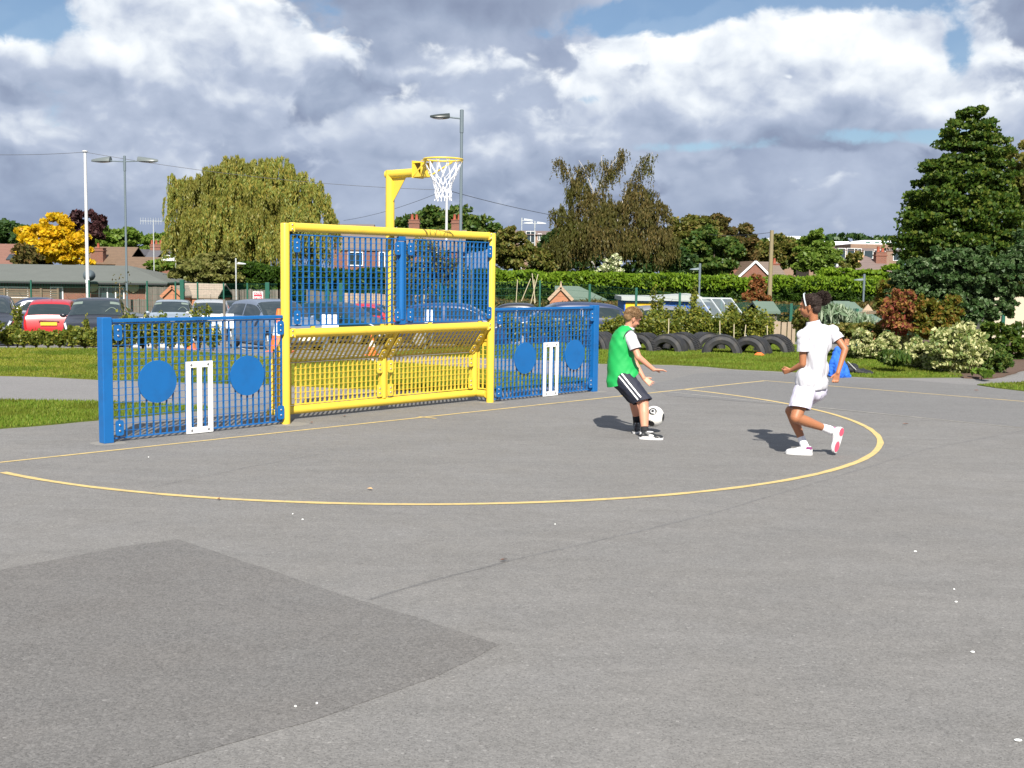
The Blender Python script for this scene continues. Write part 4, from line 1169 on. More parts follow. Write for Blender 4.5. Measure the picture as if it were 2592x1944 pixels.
# shorts
pr = [('e', pel, (.128, .122, .11)), ('e', g(2055, 992), (.125, .12, .09))]
eL = shorts(pr, hipL, kneeL, .66, .104, .100); 
fused('shorts', pr, WSH, girl, .006, 4, cuts=[(eL, ((kneeL - hipL).normalized() + Vector((.1, 0, -.6)))), (g(2055, 955), (0, 0, 1))], wrinkle=.010, wfreq=9, seed=31, aniso=(1.5, 1.5, .6))
pr = []; eR = shorts(pr, hipR, kneeR, .50, .100, .088)
fused('shorts_leg', pr, WSH, girl, .006, 4, cuts=[(eR, (kneeR - hipR).normalized())], wrinkle=.008, wfreq=9, seed=33)
WSOCK = mat('white_sock', (.76, .76, .80), .9, bump=.2, bscale=150)
d = (ankL - kneeL).normalized(); fused('sock', [('c', ankL - d * .03, ankL + d * .065, .036, .042)], WSOCK, girl, .006, 2, cuts=[(ankL - d * .04, -d)])
d = (ankR - kneeR).normalized(); fused('sock', [('c', ankR - d * .04, ankR + d * .06, .036, .040)], WSOCK, girl, .006, 2, cuts=[(ankR - d * .055, -d)])
hR = g(2057, 1150, -.01); tR = g(1988, 1148, .06); hR.z = .003; tR.z = .003
s1, SPg, SBg = shoe(girl, hR, tR, (0, 0, 1), SHOE_W, SHOE_W, W_=.042, H_=.078)
nsg = SBg @ Vector((1, 0, 0)); nsg = -nsg if nsg.y > 0 else nsg
bpy.context.view_layer.update()
decal(s1, s1, [(.02, .055), (.25, .055), (.22, .078), (.03, .078)], SPg, PURP, 'heel_trim', ns=nsg)
# raised foot: heel up, toe down, sole towards the camera-right
hL_ = g(2133, 1082, .03); tL_ = g(2113, 1146, -.02)
s2, SPh, SBh = shoe(girl, hL_, tL_, (-.72, .66, -.2), SHOE_W, SHOE_W, W_=.042, H_=.078)
mb = MB()
pts = []
for (y0, y1) in ((.55, .97), (.02, .34)):
    n = 14; vs = []
    for k in range(n):
        t = 2 * math.pi * k / n; y = (y0 + y1) / 2 + (y1 - y0) / 2 * math.cos(t); x = .036 * math.sin(t); vs.append(SPh(x, y, -.0045))
    mb.poly(vs)
mb.build('sole_patch', PINK, s2)
bpy.context.view_layer.update()
nsh = SBh @ Vector((1, 0, 0)); nsh = -nsh if nsh.y > 0 else nsh
decal(s2, s2, [(.05, .055), (.25, .055), (.22, .078), (.06, .078)], SPh, PURP, 'heel_trim', ns=nsh)
mb = MB()
for k in range(4): mb.bar(SPh(-.02, .38 + k * .1, .073 - k * .010), SPh(.02, .38 + k * .1, .073 - k * .010), .007, .004)
mb.build('laces', PURP, s2)

# ------------------------------------------------------------------ bag, jacket, small litter
BAGB = mat('blue_jersey_cloth', (.015, .12, .55), .8, var=.12, vscale=6, bump=.3, bscale=15)
jk = thing('jacket', 'bright blue sweatshirt dropped in a heap at the lawn edge', 'jacket', tuple(gp(2125, 955)))
J = lambda px, py, dy=0: at(px, py, jk.location.y + dy) - jk.location
fused('cloth_heap', [('c', J(2117, 884, .12), J(2106, 946, .05), .045, .08), ('c', J(2119, 882, .12), J(2142, 948, .0), .045, .07), ('c', J(2120, 890, .14), J(2124, 946, -.05), .06, .11), ('c', J(2104, 950, .0), J(2150, 953, -.02), .045, .035)], BAGB, jk, .010, 3, cuts=[((0, 0, .002), (0, 0, -1))], wrinkle=.022, wfreq=10, seed=3)
bj = thing('jacket', 'black jacket lying crumpled on the grass right of the blue one', 'jacket', tuple(gp(2175, 948)))
J2 = lambda px, py, dy=0: at(px, py, bj.location.y + dy) - bj.location
BLKC = mat('black_jacket_cloth', (.012, .013, .016), .7, var=.2, vscale=9)
fused('cloth_heap', [('e', J2(2155, 934, .1), (.13, .14, .09)), ('e', J2(2178, 940, .05), (.14, .14, .06)), ('e', J2(2196, 944, 0), (.10, .10, .045)), ('c', J2(2142, 922, .1), J2(2175, 942, 0), .045, .05)], BLKC, bj, .010, 2, cuts=[((0, 0, .002), (0, 0, -1))], wrinkle=.03, wfreq=7, seed=13)
mb = MB(); mb.tube([J2(2146, 915, -.02), J2(2156, 925, -.06), J2(2167, 936, -.08)], .006, 5); mb.build('zip', mat('reflective_zip', (.5, .5, .5), .4), bj)
LIT = mat('white_scrap', (.8, .82, .8), .6)
scr = [(2317, 1397), (2462, 1652), (2577, 1876), (741, 1302), (766, 1316), (2415, 1493), (2420, 1525), (802, 1782), (748, 1790), (937, 1240), (1405, 1288 + 40), (376, 1158)]
for i, (px, py) in enumerate(scr):
    p = gp(px, py); r_ = .0025 + .003 * random.random() if i > 2 else (.007, .007, .010)[i]
    mb = MB(); mb.ell((0, 0, .004), (r_ * 1.5, r_, .004), 7, 4)
    tag(mb.build('paper_scrap', LIT, loc=(p.x, p.y, .0)), ['white scrap on the tarmac at right below the widest bend of the D', 'white scrap on the tarmac close to the right edge, mid way down', 'largest white scrap in the bottom right corner', 'white speck just below the D curve left of centre', 'white speck lying right beside another below the D curve', 'upper of two tiny white specks near the right edge', 'lower of two tiny white specks near the right edge', 'white speck on the dark tarmac patch, right of its neighbour', 'white speck on the dark tarmac patch, left of its neighbour', 'white speck inside the D curve near the tan leaf', 'lone white speck below the middle of the D curve', 'white speck inside the D curve near the left blue post'][i], 'litter', 'white scraps on the tarmac')
LEAF = mat('fallen_leaf', (.16, .06, .03), .8); LEAF2 = mat('fallen_leaf_orange', (.5, .16, .05), .8); LEAFY = mat('fallen_leaf_tan', (.5, .32, .15), .8)
for px, py, m_, s_, lb in ((936, 1241, LEAFY, .03, 'tan leaf lying inside the yellow D curve'), (788, 1072, LEAF, .03, 'dark leaf in front of the left goal post'), (872, 1055, LEAF, .035, 'dark leaf by the goal line under the crossbar'), (1275, 1422, LEAF, .03, 'dark leaf lying on the tarmac seam'), (553, 1267, LEAF, .02, 'small dark leaf just outside the D curve'), (2471, 990, LEAF, .04, 'black leaf on the tarmac near the small grass wedge'), (2292, 1075, LEAF2, .04, 'orange leaf right of the yellow D curve'), (2117, 874, LEAF2, .05, 'orange leaf')):
    if lb == 'orange leaf': continue
    p = gp(px, py); mb = MB(); a = random.uniform(0, 6)
    mb.add([(-s_, 0, .012), (0, -s_ * .5, .016), (s_, 0, .014), (0, s_ * .5, .022)], [(0, 1, 2, 3)])
    tag(mb.build('leaf', m_, loc=tuple(p), rotz=a), lb, 'leaf', 'fallen leaves on the tarmac')
# ------------------------------------------------------------------ half buried tyres
TYRE_LUG = RUBBER
def tyre(label, px, D, yaw, Ro=.395, wid=.42, lugs=False, py=880):
    p = at(px, py, D); t = thing('tyre', label, 'tyre', (p.x, D, gz(p.x, D) - .02), yaw, group='half buried lorry tyres on the lawn')
    Ri = Ro * .54; n = 44; mb = MB(); prof = []
    # cross-section (radius, axial) rounded carcass
    for r_, y in ((Ri, -.36), (Ri + .02, -.46), (Ri + .10, -.52), (Ro - .09, -.52), (Ro - .03, -.47), (Ro - .004, -.38), (Ro, -.2), (Ro, 0), (Ro, .2), (Ro - .004, .38), (Ro - .03, .47), (Ro - .09, .52), (Ri + .10, .52), (Ri + .02, .46), (Ri, .36), (Ri + .035, .30), (Ro - .05, .42), (Ro - .03, 0), (Ro - .05, -.42), (Ri + .035, -.30)):
        prof.append((r_, y * wid))
    m_ = len(prof); vs = []; fs = []
    for k in range(n + 1):
        a = -.12 + (math.pi + .24) * k / n
        for r_, y in prof:
            # flattening and knocks
            rr = r_ * (1 + .012 * noise.noise(Vector((math.cos(a) * 2, math.sin(a) * 2, px))))
            vs.append((math.cos(a) * rr, y, math.sin(a) * rr))
    for k in range(n):
        for i in range(m_):
            j = (i + 1) % m_; fs.append((k * m_ + i, k * m_ + j, (k + 1) * m_ + j, (k + 1) * m_ + i))
    mb.add(vs, fs); mb.build('carcass', RUBBER, t, smooth='auto')
    tr = MB()
    if lugs:
        for k in range(34):
            a = math.pi * (k + .5) / 34
            for s, off in ((-1, 0), (0, .5), (1, 0)):
                aa = a + off * math.pi / 34; rot = Matrix.Rotation(-aa + math.pi / 2, 3, 'Y')
                tr.box((math.cos(aa) * (Ro + .004), s * wid * .31, math.sin(aa) * (Ro + .004)), (Ro * .062, wid * .26, .026), rot)
    else:
        for k in range(52):
            a = math.pi * (k + .5) / 52; rot = Matrix.Rotation(-a + math.pi / 2, 3, 'Y')
            for y in (-.34, -.11, .11, .34):
                tr.box((math.cos(a) * (Ro + .001), y * wid, math.sin(a) * (Ro + .001)), (Ro * .052, wid * .19, .014), rot)
    tr.build('tread', RUBBER, t)
    return t
tyre('tyre hidden behind the blue end post, leftmost of the row', 1517, 25.2, R(-50))
tyre('tyre half hidden behind the boy in the green bib', 1628, 24.9, R(-42), lugs=True)
tyre('half buried tyre just right of the boy, front of its pair', 1690, 24.7, R(-26))
tyre('chunky lugged tyre behind the one just right of the boy', 1725, 25.3, R(-30), lugs=True)
tyre('rear tyre of the middle pair on the lawn', 1786, 25.6, R(22))
tyre('smooth tyre arch standing in front at the middle of the row', 1828, 24.4, R(-14), Ro=.41)
tyre('tyre of the right hand pair with orange leaf at its foot', 1902, 24.4, R(-33))
tyre('rightmost tyre with chunky block tread nearest the green post', 1960, 25.0, R(-34), lugs=True)
OR_ = mat('orange_plastic', (.75, .16, .03), .5)
p = at(1922, 889, 23.8); mb = MB(); mb.lathe([(.11, 0), (.10, .02), (.045, .06), (.04, .06)], (0, 0, 0), 20)
tag(mb.build('marker_disc', OR_, loc=(p.x, 23.8, .014), smooth='auto'), 'small orange marker disc on the grass before the tyres', 'sports marker')

# ------------------------------------------------------------------ cars
CARGLASS = glassy('car_glass', (.018, .028, .03), .04)
CHROME = mat('chrome', (.7, .7, .7), .15, metal=1)
CTYRE = mat('car_tyre', (.02, .02, .02), .85)
CBLACK = mat('car_black_trim', (.02, .02, .022), .6)
RIM = mat('alloy_rim', (.45, .46, .47), .35, metal=.7)
HLAMP = mat('headlamp_glass', (.75, .78, .8), .08, metal=.5)
TLAMP = mat('tail_lamp', (.45, .01, .015), .15, coat=.5)
PLY = mat('plate_yellow', (.75, .48, .04), .5); PLW = mat('plate_white', (.75, .75, .72), .5)
VISOR = mat('sun_visor', (.14, .18, .155), .8)
def paint(name, c): return mat(name, tuple(x * .8 for x in c), .3, coat=.35, metal=.05)
def catmull(P, ts):
    P = np.array(P, float); n = len(P); out = []
    for t in ts:
        i = min(int(t), n - 2); f = t - i
        p0, p1, p2, p3 = P[max(i - 1, 0)], P[i], P[i + 1], P[min(i + 2, n - 1)]
        out.append(.5 * ((2 * p1) + (-p0 + p2) * f + (2 * p0 - 5 * p1 + 4 * p2 - p3) * f * f + (-p0 + 3 * p1 - 3 * p2 + p3) * f ** 3))
    return np.array(out)
def car(label, x, D, yaw, col, L=4.0, Wd=1.70, H=1.45, style='hatch', visors=False, plate=None, z=None, face='front', group='cars parked in the car park', cat='car'):
    """car points along local -Y (front at -Y); yaw turns it"""
    zz_ = gz(x, D) if z is None else z
    c = thing('parked_car', label, cat, (x, D, zz_), yaw, group=group)
    # stations: (y from front 0..1, top z, halfwidth factor, roof-halfwidth factor, belt z)
    if style == 'hatch':
        st = [(0, .50, .80, .70, .50), (.015, .66, .88, .78, .62), (.06, .78, .95, .84, .74), (.14, .86, .99, .86, .82), (.26, .965, 1, .86, .93), (.36, H * .83, 1, .80, .95), (.46, H * .97, 1, .745, .96), (.60, H, 1, .745, .97), (.76, H * .985, 1, .745, .98), (.87, H * .93, .99, .73, .99), (.945, H * .76, .97, .77, .99), (.975, .92, .95, .82, .90), (.995, .62, .90, .80, .62), (1, .45, .84, .76, .45)]
        ws = (4.15, 5.85); rw = (9.15, 10.65); sw = (4.6, 9.4)
    elif style == 'saloon':
        st = [(0, .50, .80, .70, .50), (.012, .66, .88, .78, .62), (.05, .76, .95, .84, .72), (.14, .84, .99, .86, .80), (.28, .92, 1, .86, .90), (.36, H * .82, 1, .80, .92), (.44, H * .97, 1, .745, .93), (.56, H, 1, .745, .94), (.68, H * .97, 1, .745, .95), (.76, H * .85, .99, .77, .96), (.83, .98, .98, .82, .95), (.93, .96, .95, .84, .92), (.99, .85, .90, .80, .8), (1, .45, .84, .76, .45)]
        ws = (4.15, 5.85); rw = (8.2, 9.85); sw = (4.6, 9.2)
    else:  # round little car
        st = [(0, .50, .80, .70, .50), (.02, .70, .90, .80, .66), (.08, .82, .96, .85, .78), (.16, .90, .99, .86, .86), (.27, 1.0, 1, .86, .95), (.36, H * .82, 1, .79, .97), (.46, H * .97, 1, .72, .98), (.58, H, 1, .71, .98), (.70, H * .98, 1, .71, .98), (.82, H * .92, .99, .70, .98), (.92, H * .77, .98, .74, .97), (.97, .95, .96, .82, .92), (.995, .62, .90, .80, .62), (1, .45, .84, .76, .45)]
        ws = (4.15, 5.85); rw = (8.9, 10.7); sw = (4.6, 9.3)
    hw = Wd / 2; secs = []
    for y, zt, wf, rf, bz in st:
        w = hw * wf; rw_ = hw * rf; bz = min(bz, zt - .012)
        low = [(w * .90, .20), (w * .985, .34), (w, min(.55, bz)), (w * .99, min(.78, bz)), (w * .955, bz)]
        cab = max(0, zt - bz)
        top = [(w * .955 + (rw_ - w * .955) * .80, bz + cab * .80), (rw_ * .93, bz + cab * .965), (rw_ * .55, zt + .012), (0, zt + .018)]
        half = low + top
        secs.append([(px_, y * L, pz) for px_, pz in half] + [(-px_, y * L, pz) for px_, pz in reversed(half[:-1])])
    S_ = np.array(secs)                    # 14 x 17 x 3
    nu, nv = S_.shape[:2]; KU, KV = 5, 3
    tu = np.linspace(0, nu - 1, (nu - 1) * KU + 1); tv = np.linspace(0, nv - 1, (nv - 1) * KV + 1)
    A = np.array([catmull(S_[:, j], tu) for j in range(nv)]).transpose(1, 0, 2)
    Bq = np.array([catmull(A[i], tv) for i in range(len(tu))])
    off = np.array([0, -L / 2, 0]); Bq = Bq + off
    NU, NV = Bq.shape[:2]
    # wheel arches
    arches = [(.185 * L - L / 2, .33), (.80 * L - L / 2, .33)]
    V = Bq.reshape(-1, 3).copy()
    F = np.array([(i * NV + j, i * NV + j + 1, (i + 1) * NV + j + 1, (i + 1) * NV + j) for i in range(NU - 1) for j in range(NV - 1)])
    cen = V[F].mean(1); keep = np.ones(len(F), bool)
    for ay, ar in arches: keep &= ~((np.hypot(cen[:, 1] - ay, cen[:, 2] - .30) < ar) & (np.abs(cen[:, 0]) > hw * .6) & (cen[:, 2] < .7))
    capf = [tuple(range(NV)), tuple((NU - 1) * NV + k for k in reversed(range(NV)))]
    me = bpy.data.meshes.new('body'); me.from_pydata([tuple(v) for v in V], [], [tuple(int(q) for q in f) for f in F[keep]] + capf); me.update()
    link('body', me, col, c, smooth='auto')
    mb = MB()
    mb.box((0, 0, .30), (Wd * .88, L * .93, .28)); mb.build('underbody', CBLACK, c)
    def surf(u, v):
        """u in station units, v in section units"""
        i = u * KU; j = v * KV; i0 = int(min(i, NU - 2)); j0 = int(min(j, NV - 2)); fi, fj = i - i0, j - j0
        return (Bq[i0, j0] * (1 - fi) * (1 - fj) + Bq[i0 + 1, j0] * fi * (1 - fj) + Bq[i0, j0 + 1] * (1 - fi) * fj + Bq[i0 + 1, j0 + 1] * fi * fj)
    def panel(name, us, vs_, m, lift=.006, nu_=8, nv_=10, par=None, round_=.0):
        pts = []; 
        def uv(a, b):
            # a,b in 0..1 ; corner rounding
            u0 = us[0] + (us[1] - us[0]) * a; v0 = vs_[0] + (vs_[1] - vs_[0]) * b
            return u0, v0
        G_ = np.array([[surf(*uv(a, b)) for b in np.linspace(0, 1, nv_)] for a in np.linspace(0, 1, nu_)])
        du = np.gradient(G_, axis=0); dv = np.gradient(G_, axis=1); nn = np.cross(dv, du); nn /= np.maximum(np.linalg.norm(nn, axis=2), 1e-9)[..., None]
        ctr = np.array([0, 0, .7]); s = np.sign(((G_ - ctr) * nn).sum(2).mean()); G_ = G_ + nn * s * lift
        m2 = MB(); m2.add([tuple(x_) for x_ in G_.reshape(-1, 3)], [(i * nv_ + j, i * nv_ + j + 1, (i + 1) * nv_ + j + 1, (i + 1) * nv_ + j) for i in range(nu_ - 1) for j in range(nv_ - 1)])
        return m2.build(name, m, par or c, smooth=True)
    top0, top1 = 5.05, 10.95          # section span between the roof edges
    wsn = panel('windscreen', ws, (5.0, 11.0), CARGLASS)
    rwn = panel('rear_window', rw, (5.1, 10.9), CARGLASS)
    for v0, v1 in ((4.12, 4.93), (11.88, 11.07)):
        a, b_ = sw; m_ = (a + b_) / 2 + .1
        panel('side_window', (a + .35, m_ - .06), (v0, v1), CARGLASS); panel('side_window', (m_ + .06, b_ - .3), (v0, v1), CARGLASS)
    if visors:
        for v0, v1 in ((5.5, 6.9), (9.1, 10.5)): panel('sun_visor', (ws[1] - .50, ws[1] - .18), (v0, v1), VISOR, lift=.009, nu_=3, nv_=5, par=wsn)
        G_ = surf(4.6, 6.6); mb = MB(); 
        pts = [Vector(surf(4.45 + .45 * math.sin(math.pi * k / 12), 6.1 + 1.2 * k / 12)) + Vector((0, -.008, .012)) for k in range(13)]
        mb.tube(pts, .012, 5); mb.build('steering_wheel', VISOR, wsn)
    # front end
    for s in (1, -1):
        v0, v1 = (3.2, 4.9) if s > 0 else (12.8, 11.1)
        panel('headlight', (1.0, 2.5), (v0, v1), HLAMP, lift=.008, nu_=5, nv_=5)
        v0, v1 = (2.6, 4.6) if s > 0 else (13.4, 11.4)
        panel('tail_light', (nu - 2.75, nu - 1.75), (v0, v1), TLAMP, lift=.008, nu_=5, nv_=5)
        mb = MB(); mb.ell((s * (hw + .07), -L * .5 + .335 * L, .98), (.10, .06, .065), 10, 6); mb.bar((s * (hw - .08), -L * .5 + .34 * L, .95), (s * (hw + .03), -L * .5 + .335 * L, .95), .04, .03); mb.build('door_mirror', col, c, smooth='auto')
        mb = MB(); mb.ell((s * hw * .66, -L / 2 - .005, .36), (.055, .03, .045), 10, 6); mb.build('fog_light', HLAMP, c, smooth=True)
    mb = MB()
    for k in range(4): mb.box((0, -L / 2 - .01 + .006 * k, .52 + .035 * k), (Wd * .42, .02, .012))
    gr_ = mb.build('grille', CHROME, c)
    mb = MB(); mb.box((0, -L / 2 + .012, .575), (Wd * .45, .02, .16)); mb.box((0, -L / 2 - .002, .28), (Wd * .6, .02, .10)); mb.build('grille_opening', CBLACK, c)
    mb = MB(); mb.box((0, -L / 2 - .012, .42), (.50, .012, .105)); mb.build('number_plate', PLW, c)
    pz = .48 if style == 'round' else (.72 if style == 'hatch' else .62)
    mb = MB(); mb.box((0, L / 2 + .012, pz), (.50, .012, .105)); mb.build('number_plate', PLY, c)
    mb = MB(); mb.box((0, L / 2 + .005, pz + .10), (.62, .03, .03)); mb.build('boot_trim', CHROME, c)
    # wheels
    for ay, ar in arches:
        for s in (1, -1):
            rot = Matrix.Rotation(R(90), 3, 'Y'); mb = MB()
            mb.lathe([(.20, -.09), (.285, -.095), (.305, -.07), (.305, .07), (.285, .095), (.20, .09)], (s * (hw - .11), ay, .305), 22, rot)
            w_ = mb.build('wheel', CTYRE, c, smooth='auto')
            mb = MB(); mb.lathe([(.02, .0), (.19, .03), (.20, .06), (.21, .092)] if s > 0 else [(.21, -.092), (.20, -.06), (.19, -.03), (.02, 0)], (s * (hw - .11), ay, .305), 14, rot)
            for k in range(5):
                a = 2 * math.pi * k / 5; mb.bar((s * (hw - .025), ay, .305), (s * (hw - .025), ay + math.cos(a) * .2, .305 + math.sin(a) * .2), .02, .045, up=(1, 0, 0))
            mb.build('rim', RIM, w_)
    mb = MB(); mb.tube([(0, L * .5 - .3 * L, H), (0, L * .5 - .26 * L, H + .22)], .006, 5); mb.build('aerial', CBLACK, c)
    return c
P_RED = paint('paint_red', (.50, .018, .025)); P_BLACK = paint('paint_black', (.018, .02, .028)); P_NAVY = paint('paint_navy', (.03, .045, .10)); P_SILV = paint('paint_silver', (.48, .50, .52))
P_LBL = paint('paint_pale_blue', (.30, .36, .42)); P_DGREY = paint('paint_dark_grey', (.06, .07, .085)); P_STBL = paint('paint_steel_blue', (.16, .20, .27)); P_DGRN = paint('paint_dark_green', (.012, .04, .035)); P_GREY = paint('paint_grey', (.20, .21, .23))
def cx_(px, D): return at(px, 800, D).x
car('dark navy car cut off by the left picture edge, front towards the court', cx_(-60, 34), 34.6, R(20), P_BLACK, L=4.2, H=1.47)
car('navy car roof showing behind the red hatchback at far left', cx_(52, 46), 48.5, R(108), P_NAVY, L=4.3, H=1.50, style='saloon')
car('red hatchback with yellow rear plate behind the low shrubs', cx_(92, 38), 39.5, R(180 + 16), P_RED, L=3.7, Wd=1.62, H=1.46)
car('black hatchback facing the court with pale sun visors', cx_(198, 34), 35.6, R(15), P_BLACK, L=3.9, H=1.47, visors=True)
car('dark car roof with aerial seen beyond the black hatchback, left one', cx_(170, 48), 50.5, R(88), P_DGREY, L=4.3, H=1.46, style='saloon')
car('dark car with roof bars seen beyond the black hatchback, right one', cx_(225, 46), 48.0, R(90), P_DGREY, L=4.2, H=1.44, style='saloon')
car('pale blue grey hatchback front on, just left of the round silver car', cx_(399, 46), 48, R(12), P_LBL, L=3.9, H=1.47, visors=True)
car('small round silver car seen from behind with red tail lamps', cx_(508, 43), 44.5, R(180 + 13), P_SILV, L=3.6, Wd=1.62, H=1.52, style='round')
car('dark grey car peeping out behind the round silver one', cx_(574, 49), 51, R(7), P_DGREY, L=4.3, H=1.52)
car('steel blue hatchback at three quarter angle left of the goal post', cx_(672, 34), 35.3, R(38), P_STBL, L=4.1, Wd=1.74, H=1.50)
car('dark green car seen through the left half of the blue screen', cx_(842, 41), 43, R(62), P_DGRN, L=4.2, H=1.48)
car('bright red small car seen through the blue screen', cx_(938, 47), 48.5, R(80), P_RED, L=3.4, Wd=1.6, H=1.45)
car('dark blue estate car seen through the right half of the blue screen', cx_(1165, 38), 39.5, R(85), P_NAVY, L=4.5, H=1.50)
car('black car roof behind the right blue panel beside the goal post', cx_(1330, 41), 42.5, R(86), P_BLACK, L=4.2, H=1.46, style='saloon')
car('navy car with sloping windscreen ending behind the blue end post', cx_(1425, 33.5), 34.8, R(-84), P_NAVY, L=4.3, H=1.45, z=-.68)
car('old grey car beyond the boy with pale window pillars', cx_(1640, 37), 38.2, R(-82), P_GREY, L=4.0, H=1.38, z=-.78)
RBIN = mat('red_plastic', (.6, .04, .03), .5)
p = at(478, 780, 53); mb = MB(); mb.box((0, 0, .55), (1.35, .5, .16)); mb.box((0, 0, .25), (1.35, .12, .35)); [mb.box((s * .6, 0, .3), (.1, .5, .6)) for s in (-1, 1)]
tag(mb.build('road_barrier', RBIN, loc=(p.x, 53, gz(p.x, 53) + .35), bevel=.03), 'red plastic barrier behind the round silver car', 'barrier')

# cones
CONEW = mat('cone_white_band', (.75, .75, .72), .5)
def cone(label, px, D, h=.5, par=None):
    x = cx_(px, D); t = thing('traffic_cone', label, 'traffic cone', (x, D, gz(x, D)), 0, group='traffic cones beside the car park')
    mb = MB(); mb.box((0, 0, .015), (h * .6, h * .6, .03)); mb.build('cone_base', OR_, t); mb = MB(); mb.lathe([(h * .22, .03), (h * .145, h * .40)], n=20); mb.build('cone_skirt', OR_, t, smooth='auto'); mb = MB(); mb.lathe([(h * .10, h * .68), (h * .045, h)], n=20); mb.build('cone_tip', OR_, t, smooth='auto')
    mb = MB(); mb.lathe([(h * .146, h * .40), (h * .10, h * .68)], n=20); mb.build('cone_band', CONEW, t, smooth='auto')
cone('orange cone with white band seen through the left blue panel', 484, 29.2, .50)
cone('orange cone with white band seen through the goal roof mesh', 942, 26.5, .50)
cone('orange cone whose tip shows beside the left goal post', 706, 25.2, .95)

# white kerbs, speed-ramp sign, boards
KERB = mat('white_kerb_paint', (.55, .52, .47), .8, var=.1)
def kerb(label, p0, p1, D0, D1, h=.12, w=.14):
    a = ground_pt(p0, D0); b_ = ground_pt(p1, D1); mb = MB(); a.z += h / 2; b_.z += h / 2
    n = 8
    for k in range(n):
        q0 = a.lerp(b_, k / n); q1 = a.lerp(b_, (k + .985) / n); mb.bar(q0, q1, w, h)
    o = mb.build('kerb', KERB, kind='structure'); o['label'] = label
kerb('white kerb behind the young shrubs', 300, 470, 35, 36)
kerb('low white wall edging the car park by the lamp', 250, 345, 57, 57, .35, .3)
def mark(p0, p1, w=.09):
    a = Vector((*gpz(p0), 0)); b_ = Vector((*gpz(p1), 0))
def gpz(pt):
    """pixel -> sloping ground behind the crest"""
    d = raydir(*pt); t = 10.0
    for _ in range(2400):
        q = Vector((0, 0, EYE)) + d * t
        if q.z < gz(q.x, q.y): break
        t += .05
    return (q.x, q.y)
for i, (p0, p1) in enumerate((((600, 875), (636, 888)), ((560, 872), (600, 868)), ((770, 890), (960, 921)), ((960, 905), (1090, 893)))):
    a = Vector(gpz(p0)); b_ = Vector(gpz(p1)); d = (b_ - a).normalized(); n_ = Vector((-d.y, d.x)) * .05; K = 10; vs = []
    for k in range(K + 1):
        q = a.lerp(b_, k / K)
        for s in (-1, 1): r_ = q + n_ * s; vs.append((r_.x, r_.y, gz(r_.x, r_.y) + .02))
    mb = MB(); mb.add(vs, [(2 * k, 2 * k + 2, 2 * k + 3, 2 * k + 1) for k in range(K)])
    o = mb.build('parking_line', WLINE, kind='structure'); o['label'] = 'white parking bay line'
SIGNR = mat('sign_red', (.62, .02, .05), .5)
def text_mesh(name, s, size, m, parent, loc, rot=(R(90), 0, 0)):
    cu = bpy.data.curves.new(name, 'FONT'); cu.body = s; cu.size = size; cu.align_x = 'CENTER'; cu.align_y = 'CENTER'; cu.extrude = .004; cu.offset = size * .02
    o = bpy.data.objects.new(name + '_t', cu); C.objects.link(o); dg = bpy.context.evaluated_depsgraph_get()
    me = bpy.data.meshes.new_from_object(o.evaluated_get(dg)); bpy.data.objects.remove(o); me.materials.clear()
    r = link(name, me, m, parent); r.location = loc; r.rotation_euler = rot; return r
Dp = 50; p = at(653, 752, Dp)
sg = thing('warning_sign', 'red and white sign reading caution speed ramp on the green fence', 'sign', (p.x, Dp, p.z - .23))
mb = MB(); mb.box((0, 0, .23), (.43, .012, .47)); mb.build('sign_board', WHT, sg)
mb = MB(); mb.box((0, -.010, .23), (.36, .008, .40)); mb.build('sign_face', SIGNR, sg)
for s, z in (('CAUTION', .365), ('SPEED', .215), ('RAMP', .095)): text_mesh('lettering', s, .118 if s != 'CAUTION' else .094, WHT, sg, (0, -.016, z))
mb = MB(); mb.cyl((0, .03, .4), (0, .03, -(p.z - .23) + gz(p.x, Dp)), .03, n=8); mb.build('sign_post', GREYP, sg)
WB = mat('white_board', (.78, .79, .80), .6)
def board(label, x0, y0, x1, y1, D, posts=True):
    a = at(x0, y0, D); b_ = at(x1, y1, D); t = thing('notice_board', label, 'board', ((a.x + b_.x) / 2, D, gz(a.x, D)))
    z0 = t.location.z; mb = MB(); mb.box((0, 0, (a.z + b_.z) / 2 - z0), (b_.x - a.x, .03, a.z - b_.z)); mb.build('panel', WB, t)
    mb = MB()
    for s in (-1, 1): mb.box((s * (b_.x - a.x) * .4, .035, ((a.z - z0)) / 2), (.05, .04, a.z - z0 - .02))
    mb.build('leg', GREYP, t)
board('white board standing in front of the dark green car', 815, 796, 857, 830, 33)
board('white board left of the dark blue estate car', 1075, 784, 1095, 817, 34)
board('white board behind the shrub and stake left of the goal', 559, 794, 592, 831, 32)
p = ground_pt(569, 26.8); mb = MB(); mb.box((0, 0, .55), (.05, .05, 1.25)); tag(mb.build('wooden_stake', WOOD_GR, loc=tuple(p)), 'pale square wooden stake behind the left blue panel', 'stake')

